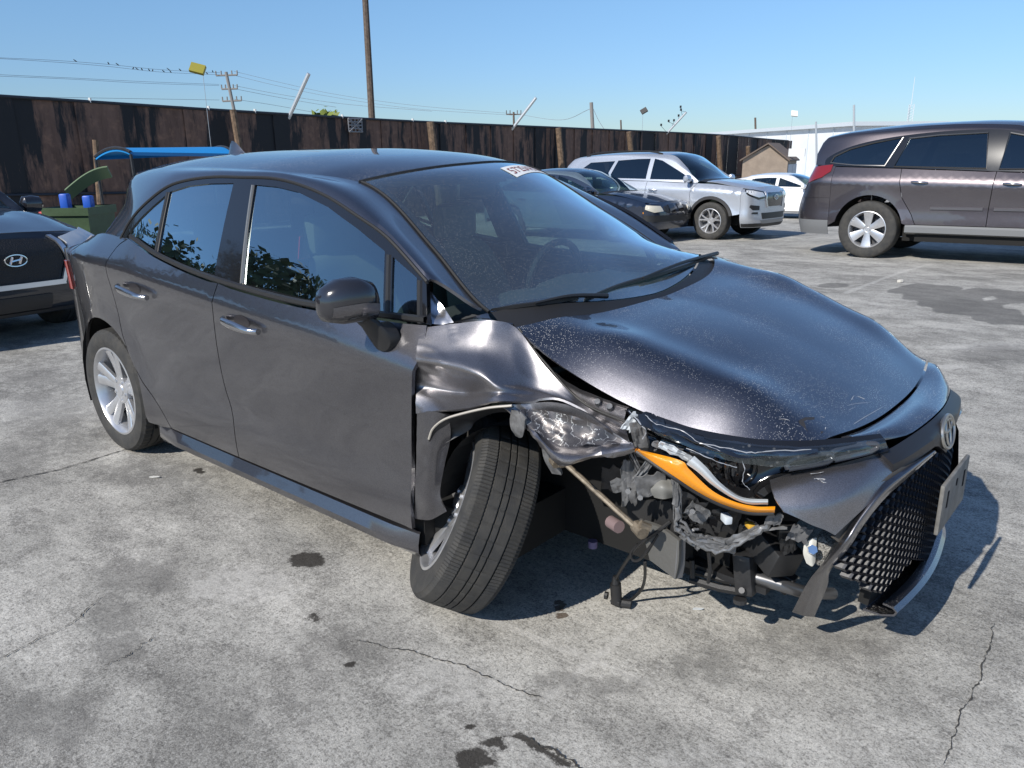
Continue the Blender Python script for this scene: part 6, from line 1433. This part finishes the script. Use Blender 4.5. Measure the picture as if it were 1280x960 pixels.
    for x in (D1[0][0]-.75, D1[0][0]-1.65):
        for y in (-.38, .38):
            bm = B(); hz = min(1.30, K.zt(x)-.27); box(bm, (x, y, hz-.37), (.16, .46, .50), rot=None, bev=.05); box(bm, (x-.05, y, hz), (.10, .26, .16), bev=.04); ob('seat', bm, M_SEAT)
    bm = B(); zd = K.zb(D1[0][0]); box(bm, (D1[0][0]+.02, 0, zd-.10), (.5, 1.25, .16), bev=.05); ob('dashboard', bm, M_DASH)
    bm = B(); box(bm, ((W1+R1_)/2, 0, K.zt((W1+R1_)/2)-.10), (abs(W1-R1_)*.8, .95, .015)); ob('headlining', bm, M_DASH)
    c['K'] = K
    return T, K
def plan(xf, xr, wmax, wf=.80, wr=.86): return PC((xr-.1, wmax*wr-.06), (xr+.15, wmax*wr+.02), (xr+.6, wmax*.985), (-1.4, wmax), (-.4, wmax), (0, wmax*.995), (xf-.45, wmax*.95), (xf, wmax*wf))
NEAR = site
# ---- grey crossover, right
def suv(L_f, L_r, wb, W_, H_, belt0, belt1, k=.30):
    return None
tr = dict(
 surf=dict(W=PC((-4.2, .80), (-4.0, .90), (-3.5, .975), (-3.0, .992), (-1.4, .99), (0, .985), (.5, .95), (.75, .86)), zs=.38, zc=PC((-4.1, 1.05), (-3, 1.02), (-1, .98), (0, .97), (.8, .88)),
  zb=PC((-4.1, 1.24), (-3.4, 1.22), (-2.2, 1.17), (-1.2, 1.13), (-.45, 1.12), (0, 1.09), (.5, 1.02), (.8, .95)), Yb=PC((-4.1, .74), (-3.4, .86), (-2.2, .90), (-.6, .885), (0, .84), (.5, .80), (.8, .70)),
  k=.26, kc=.16, p=2.6, zt=PC((-3.95, 1.64), (-3.5, 1.72), (-2.6, 1.785), (-1.9, 1.79), (-1.4, 1.76), (-.9, 1.62), (-.2, 1.22), (.1, 1.15), (.5, 1.07), (.85, .95)), ye=PC((-3.95, .58), (-3.3, .63), (-1.6, .64), (-.35, .74), (0, .80), (.5, .78), (.85, .68)),
  ze=PC((-3.95, 1.59), (-3.4, 1.68), (-2.2, 1.735), (-1.5, 1.70), (-.35, 1.11), (0, 1.085), (.5, 1.01), (.85, .92)), ridge=PC((-5, 0), (-.1, 0), (.2, .02), (.7, .01), (1, 0)), arch=[(-3.02, .40, .44), (0, .40, .44)], flare=.012,
  xn=.62, xf=PC((.2, .92), (.5, 1.0), (.8, 1.0), (1.0, .9)), nn=2.6, nw=lambda z: 1.0, xt=-3.56, xr=PC((.3, -4.12), (.6, -4.17), (.8, -4.13), (1.0, -4.06), (1.25, -3.98)), tn=3.0, tw=lambda z: 1.0),
 paint=paint('brown grey metallic paint', (.12, .105, .112), .9, .36, 1), low=mat('grey cladding', (.16, .165, .17), .5), sill=.46,
 doors=([(-.50, 1.12), (-.47, 1.0), (-.50, .7), (-.53, .47)], [(-1.58, 1.145), (-1.59, .9), (-1.60, .7), (-1.60, .47)], [(-2.68, 1.188), (-2.66, 1.0), (-2.62, .82), (-2.48, .60), (-2.42, .47)]),
 topcurve=[(-3.72, 1.245), (-3.70, 1.34), (-3.45, 1.47), (-3.1, 1.56), (-2.6, 1.625), (-2.0, 1.655), (-1.5, 1.63), (-1.1, 1.50), (-.75, 1.31), (-.5, 1.16), (-.48, 1.13)],
 windows=[('rear_quarter', [(-3.64, 1.275), (-3.60, 1.36), (-3.40, 1.455), (-3.1, 1.53), (-2.74, 1.585), (-2.90, 1.225), (-3.3, 1.238)]), ('rear_door', [(-2.66, 1.57), (-2.3, 1.60), (-1.76, 1.61), (-1.70, 1.18), (-2.78, 1.215)]), ('front_door', [(-1.52, 1.60), (-1.3, 1.55), (-1.0, 1.42), (-.72, 1.26), (-.64, 1.165), (-1.56, 1.172)])],
 glass=glass('dark privacy glass', (.06, .065, .07), 2.6, .015), wintrim=mat('window trim', (.12, .12, .12), .25, .8), frame=None, x=(.86, -.05, -.12, -1.30, -3.78),
 hatch=[(-3.84, .60, 1.56), (-3.88, .69, 1.40), (-3.862, .757, 1.25)], map=((0, 0), (.35, .36), (.75, .80), (1, 1)), nose=[('front_bumper', .30, .95, None)], tail=[('rear_bumper', .50, .80, None), ('tailgate', .803, 1.26, None), ('bumper_lower', .30, .497, mat('grey cladding', (.22, .225, .23), .5))],
 tailbits=[('tail_lamp', [(.60, 1.22), (.985, 1.25), (.985, 1.16), (.9, 1.08), (.60, 1.0)], mat('red lamp clear', (.20, .015, .018), .12, coat=1), .012)], mirror=(-.62, 1.17), handles=((-1.38, 1.0), (-2.42, 1.02)), handlem=mat('satin chrome', (.45, .45, .46), .16, .95), moulding=(.66, .71, mat('side strip', (.20, .19, .20), .3, .8)), wheel=(.385, .245, .245, 'five'), bow=(.12, .08, .12, .06, .0))
tr['frame'] = M_BLKG; tr['qlow'] = .42
tr['nose'] = [('front_bumper', .30, .95, tr['paint'])]; tr['tail'] = [(a, b, c_, tr['paint'] if m_ is None else m_) for a, b, c_, m_ in tr['tail']]
# rear right wheel contact is seen at photo (1077, 322)
def stand(px, py):                       # the point of the sloping lot seen at a photo position
    f = 4.0
    for _ in range(60):
        q = D(px, py, f); g = ground_z(q[0], q[1]); f += (q[2]-g)*3.0
    return D(px, py, f)
q = stand(1079, 322.5)
def park(q, dx, dy): return (q[0]+dx, q[1]+dy, q[2]-SLOPE*(dx*FH[0]+dy*FH[1]))
generic_car("grey_crossover", "grey brown crossover seen from its side at the right edge of the picture", "car", park(q, 3.02*1.13, .98*1.13), tr, 1.13)
M_SILVER = paint('silver paint', (.50, .53, .58), .55, .34, 1); M_WHITE = mat('white paint', (.80, .80, .80), .25, coat=1); M_NAVY = paint('navy paint', (.020, .032, .060), .45, .30, 1); M_BLACKP = paint('black blue paint', (.012, .014, .020), .4, .28, 1, dust=.35)
M_NAVYLIT = paint('navy paint lightened for sunlit sides', (.20, .26, .30), .6, .34, 1)  # paler stand-in for the navy: sunlight painted into the saloon's sides
M_LAMPC = mat('clear headlamp', (.72, .74, .76), .14, .2, coat=1); M_SATIN = mat('bright satin trim', (.78, .79, .82), .28, .9); M_GLASSG = glass('green tinted glass', (.50, .62, .56), 2.0, .02)
def shape(front, rear, wb, w, belt, cowl, hoodf, roofz, xw, xrf, xrr, rr, sill, nosebase=.62, rearz=1.5):
    """surfaces for an ordinary car: overhang ends, wheelbase, half width, belt heights (front, rear), cowl and bonnet edge heights, roof height and where screen and roof start and stop"""
    bf, br = belt; xm = (xrf+xrr)/2
    return dict(W=PC((rear+.02, w*.84), (rear+.22, w*.93), (rear+.8, w*.985), (-1.4, w), (0, w*.992), (nosebase, w*.95), (front-.1, w*.86)), zs=sill-.08,
        zc=PC((rear, br-.17), (-wb, br-.18), (-1, bf-.13), (0, bf-.14), (front, hoodf-.10)), zb=PC((rear, br+.02), (-wb-.3, br+.01), (-1.6, (bf+br)/2+.01), (-.5, bf), (-.1, bf-.01), (nosebase, hoodf+.01), (front, hoodf-.05)),
        Yb=PC((rear, w*.75), (-wb, w*.88), (-1.5, w*.92), (-.5, w*.895), (0, w*.86), (nosebase, w*.80), (front, w*.70)), k=.34, kc=.18, p=2.5,
        zt=PC((rear+.1, rearz), (xrr, roofz-.07), (xm, roofz), (xrf-.25, roofz-.01), (xrf, roofz-.045), ((xrf+xw)/2, (roofz+cowl)/2+.035), (xw, cowl+.02), (xw+.15, cowl), (.3, (cowl+hoodf)/2+.045), (front-.12, hoodf+.03)),
        ye=PC((rear+.1, w*.55), (xrr, w*.60), (xm, w*.645), (xrf, w*.61), (xw-.16, w*.80), (xw+.1, w*.84), (nosebase, w*.79), (front-.1, w*.66)),
        ze=PC((rear+.1, rearz-.05), (xrr, roofz-.11), (xm, roofz-.055), (xrf, roofz-.09), ((xrf+xw)/2-.08, (roofz+cowl)/2-.02), (xw-.16, cowl-.02), (xw+.1, cowl-.035), (nosebase, hoodf), (front-.1, hoodf-.03)), ridge=PC((-6, 0), (xw, 0), (xw+.25, .02), (nosebase, .012), (front+.1, 0), (front+1, 0)), flare=.012,
        xn=nosebase, nn=2.7, nw=lambda z: 1.0, xt=-wb-.75 if rear < -wb-.85 else rear+.2, tn=2.8, tw=lambda z: 1.0,
        xf=PC((.2, front-.08), (.4, front), (hoodf-.15, front-.01), (hoodf, front-.10)), xr=PC((.3, rear+.05), (.5, rear), (.8, rear+.02), (br, rear+.12)))
def greenhouse(bf, br, roofz, w, xw, xrf, xrr, xq, d1, d2, d3):
    t = roofz-.115
    tc = [(xq, br+.02), (xq+.05, br+.09), (xrr+.15, t-.10), (xrr+.5, t-.02), ((xrf+xrr)/2, t), (xrf-.10, t-.045), ((xrf+xw)/2-.10, (t+bf)/2+.03), (xw-.17, bf+.06), (xw-.15, bf+.01)]
    wn = [('front_door', [(d2+.05, t-.04), (xrf-.15, t-.085), ((xrf+xw)/2-.16, (t+bf)/2-.03), (xw-.26, bf+.055), (d2+.05, (bf+br)/2+.045)]),
          ('rear_door', [(d2-.05, t-.04), (d2-.35, t-.04), (d3+.12, t-.065), (d3-.02, (bf+br)/2+.075), (d2-.05, (bf+br)/2+.05)]),
          ('rear_quarter', [(d3+.04, t-.075), (xrr+.45, t-.10), (xq+.20, br+.12), (xq+.15, br+.06), (d3-.10, br+.055)])]
    return tc, wn
def make_cfg(front, rear, wb, w, belt, cowl, hoodf, roofz, xw, xrf, xrr, xq, sill, dd, wheel, pm, ra, rearz, hatchy, **k):
    s = shape(front, rear, wb, w, belt, cowl, hoodf, roofz, xw, xrf, xrr, None, sill, rearz=rearz); s['arch'] = [(-wb, wheel[0], ra), (0, wheel[0], ra)]
    bf, br = belt; tc, wn = greenhouse(bf, br, roofz, w, xw, xrf, xrr, xq, *dd); d1, d2, d3 = dd
    zb = s['zb']
    c = dict(surf=s, paint=pm, sill=sill, doors=([(xw-.15, zb(xw-.15)), (d1+.02, bf-.2), (d1, sill)], [(d2, zb(d2)), (d2-.01, bf-.25), (d2-.02, sill)], [(d3-.10, zb(d3-.10)), (d3-.08, br-.2), (d3+.02, .62), (d3+.16, sill)]),
             topcurve=tc, windows=wn, x=(front-.10, xw+.12, xw, xrf, xrr), hatch=[(xrr-.10, w*.585, roofz-.14), ((xrr+rear)/2, w*.66, (roofz+br)/2-.0), (rear+hatchy, w*.72, br+.01)],
             nose=[('front_bumper', .26, hoodf-.02, k.get('fenderm', pm))], tail=[('rear_bumper', .28, .62, pm), ('tailgate', .623, br-.005, pm)], mirror=(xw-.30, bf+.05), handles=((d2+.18, bf-.13), (d3+.10, br-.16)), wheel=wheel)
    c.update(k); return c
# ---- silver suv
su = make_cfg(.95, -4.02, 2.89, .965, (1.12, 1.18), 1.18, 1.02, 1.77, -.20, -1.10, -3.55, -3.70, .46, (-.48, -1.50, -2.48), (.375, .24, .245, 'ten'), M_SILVER, .43, 1.5, .12,
    cladding=mat('black cladding', (.03, .03, .032), .6), low=mat('black cladding', (.03, .03, .032), .6), rack=(-3.3, -1.35), top=M_SILVER, glass=glass('dark privacy glass', (.06, .065, .07), 2.6, .015), ws=M_GLASSG, mirrorm=M_SILVER, frame=M_SILVER,
    nosebits=[('grille', [(0, .66), (.16, .66), (.20, .80), (.17, .93), (0, .93)], M_BLKG, .012), ('grille_surround', [(.165, .64), (.20, .64), (.245, .80), (.205, .955), (.175, .955), (.205, .80)], mat('bright trim', (.6, .6, .62), .2, .9), .02),
              ('headlamp_frame', [(.235, .82), (.26, .955), (.60, .995), (.93, 1.0), (.80, .89), (.45, .80)], M_BLKG, .008), ('headlamp', [(.27, .86), (.30, .935), (.60, .975), (.86, .98), (.72, .90), (.45, .84)], M_LAMPC, .014), ('fog_slot', [(.42, .60), (.62, .60), (.74, .66), (.70, .70), (.42, .68)], M_BLK, .010), ('fog_slot', [(.46, .52), (.66, .53), (.62, .56), (.46, .56)], M_BLK, .012),
              ('lower_intake', [(0, .42), (.30, .42), (.34, .54), (0, .54)], M_BLK, .010), ('skid_plate', [(0, .33), (.32, .33), (.36, .40), (0, .40)], mat('grey skid', (.30, .31, .32), .4, .4), .016), ('bumper_lip', [(0, .265), (.99, .27), (.99, .33), (.5, .335), (0, .325)], M_BLK, .014)])
q = stand(884, 300); su_o, su_k = generic_car('silver_suv', 'silver suv with roof rails and dark hexagonal grille, behind the navy car', 'car', park(q, 0, .97), su, .985)
def badge(T, K, z, rx, rz, mt, kind, out=.03):
    p = np.array(K.nose(0.0, z)); bm = B(); O = Vector((p[0]+out, 0, z))
    el_ = lambda cu, cv, a, b, r: tube(bm, [O+Vector((0, cu+a*math.cos(t), cv+b*math.sin(t))) for t in [2*math.pi*i/28 for i in range(29)]], r, 5, False)
    el_(0, 0, rx, rz, .006)
    if kind == 'H':
        for s in (-1, 1): tube(bm, [O+Vector((.002, s*rx*.42-rx*.14, -rz*.62)), O+Vector((.002, s*rx*.42+.14*rx, rz*.62))], .009, 5)
        tube(bm, [O+Vector((.002, -rx*.42, -rz*.12)), O+Vector((.002, rx*.42, rz*.14))], .009, 5)
    elif kind == 'stars':
        for u, v, r in ((-.45, .2, .018), (.1, .3, .010), (.45, .25, .010), (-.05, -.2, .010), (.4, -.25, .010), (.15, -.5, .008)):
            bmesh.ops.create_cone(bm, cap_ends=True, segments=8, radius1=r, radius2=r*.4, depth=.01, matrix=Matrix.Translation(O+Vector((0, u*rx, v*rz))) @ Matrix.Rotation(math.pi/2, 4, 'Y'))
    obj('emblem', bm, mt, T)
badge(su_o, su_k, .84, .085, .048, M_CHROME, 'stars')
# ---- white saloon beyond it
wh = make_cfg(.88, -3.62, 2.68, .89, (.93, 1.0), .98, .80, 1.44, -.25, -1.15, -2.55, -2.95, .34, (-.46, -1.48, -2.38), (.325, .21, .22, 'ten'), M_WHITE, .375, 1.06, .30, frame=M_WHITE, ws=M_GLASSG, mirrorm=M_WHITE, handlem=M_WHITE,
    nosebits=[('headlamp', [(.45, .64), (.5, .72), (.95, .76), (.95, .70), (.6, .62)], M_LAMPC, .01), ('grille', [(0, .52), (.35, .52), (.4, .66), (0, .68)], M_BLK, .01)], glass=glass('dark glass', (.25, .30, .28), 2.2, .02))
p_ = np.array(D(962, 216, 23.5)); g = ground_z(p_[0], p_[1]); generic_car('white_saloon', 'white saloon parked in front of the tan shed, beyond the silver suv', 'car', (p_[0]+1.75, p_[1]+.2, ground_z(p_[0]+1.75, p_[1])), wh, (p_[2]-g)/1.44)
# ---- navy saloon between
sa = make_cfg(.90, -3.60, 2.62, .86, (.90, .96), .95, .76, 1.42, -.28, -1.15, -2.6, -3.0, .32, (-.48, -1.52, -2.40), (.315, .20, .20, 'five'), M_NAVYLIT, .365, 1.0, .30, top=M_NAVY, fenderm=M_NAVY, ws=M_GLASSG, frame=M_NAVY, mirrorm=M_NAVY, glass=M_GLASSG, nosecap=M_NAVY, handlem=M_BLK,
    nosebits=[('headlamp', [(.32, .60), (.36, .70), (.9, .72), (.93, .64), (.6, .58)], mat('cloudy headlamp', (.62, .58, .48), .3, coat=.5), .012), ('grille', [(.02, .58), (.13, .58), (.15, .72), (.02, .73)], M_BLKG, .012), ('grille_surround', [(0, .555), (.14, .555), (.14, .575), (0, .575)], M_CHROME, .02), ('grille_surround', [(.155, .56), (.28, .60), (.27, .69), (.165, .71)], M_BLK, .012), ('bumper_strip', [(0, .40), (.99, .42), (.99, .53), (0, .52)], M_BLK, .03), ('side_repeater', [(.985, .56), (.999, .56), (.999, .59), (.985, .59)], M_AMBER, .01)])
q = stand(768, 303); sa_o, sa_k = generic_car('navy_saloon', "low navy saloon with cloudy headlamps just beyond the hatchback's windscreen", 'car', park(q, 0, .80), sa)
# ---- black car at the left edge, facing the camera
hy = make_cfg(.92, -3.55, 2.67, .93, (1.02, 1.08), 1.07, .90, 1.64, -.22, -1.05, -3.0, -3.2, .40, (-.48, -1.48, -2.40), (.35, .22, .23, 'ten'), M_BLACKP, .40, 1.35, .15, ws=M_GLASSG, mirrorm=mat('dark gloss cap', (.018, .018, .022), .18, coat=1), glass=M_GLASSG,
    nosebits=[('grille', [(0, .53), (.18, .53), (.235, .69), (.19, .86), (0, .88)], mat('black mesh', (.010, .010, .011), .5, bump=1, bscale=90), .010), ('grille_surround', [(.185, .50), (.21, .50), (.268, .69), (.222, .89), (.19, .89), (.238, .69)], M_SATIN, .03), ('grille_surround', [(0, .485), (.21, .485), (.205, .525), (0, .525)], M_SATIN, .03),
              ('headlamp', [(.28, .78), (.27, .87), (.45, .90), (.78, .93), (.70, .84), (.45, .76)], M_LAMPC, .014), ('plate_recess', [(0, .30), (.12, .30), (.12, .42), (0, .42)], M_BLK, .02), ('bumper_lip', [(0, .265), (.99, .27), (.99, .30), (0, .29)], M_BLK, .014)])
e_ = np.array(D(15, 322, 6.25)); hr = R_(9.5); hx = e_[0]-.92*math.cos(hr); hy0 = e_[1]-.92*math.sin(hr)
hy_o, hy_k = generic_car('black_suv', 'black suv with a chrome framed hexagonal grille nosing in at the left edge', 'car', (hx, hy0, ground_z(hx, hy0)-.02), hy, 1.0, hr)
badge(hy_o, hy_k, .715, .085, .045, M_CHROME, 'H', .04)
print('black suv badge height', e_[2]-ground_z(hx, e_[1]))
# ------------------------------------------------------------------ small things lying about
def chip(px, py, pl, h, name, lab, cat, mt, rz=0):
    c = stand(px, py); bm = B(); prism(bm, pl, .003, h); bmesh.ops.bevel(bm, geom=bm.edges[:], offset=.0015, segments=1, affect='EDGES')
    for v in bm.verts: v.co.z += .12*v.co.x*(v.co.z > .001)
    o = obj(name, bm, mt, None, smooth=False); o.location = (c[0], c[1], ground_z(c[0], c[1])); o.rotation_euler = (0, 0, rz); tag(o, lab, cat)
chip(892, 777, [(-.024, -.004), (-.006, -.010), (.022, -.006), (.026, .002), (.004, .009), (-.018, .006)], .007, 'plastic_chip', 'small black plastic chip on the concrete below the hanging bumper blade', 'debris', M_BLK, .7)
chip(872, 766, [(-.018, -.004), (.012, -.006), (.020, .001), (-.010, .005)], .004, 'plastic_chip', 'pale clear plastic sliver on the concrete near the black chip', 'debris', M_CLEAR, .5)
chip(1125, 353, [(-.03, -.02), (.01, -.03), (.035, .0), (.015, .028), (-.02, .022)], .035, 'stone', 'pale stone on the edge of the dark wet patch near the crossover', 'stone', mat('pale stone', (.55, .53, .48), .9), 0)
chip(193, 597, [(-.03, -.004), (.0, -.012), (.035, -.003), (.02, .008), (-.015, .010)], .006, 'paper_scrap', 'crumpled pale scrap on the concrete beside the rear wheel', 'debris', mat('pale scrap', (.55, .54, .50), .8), .4)
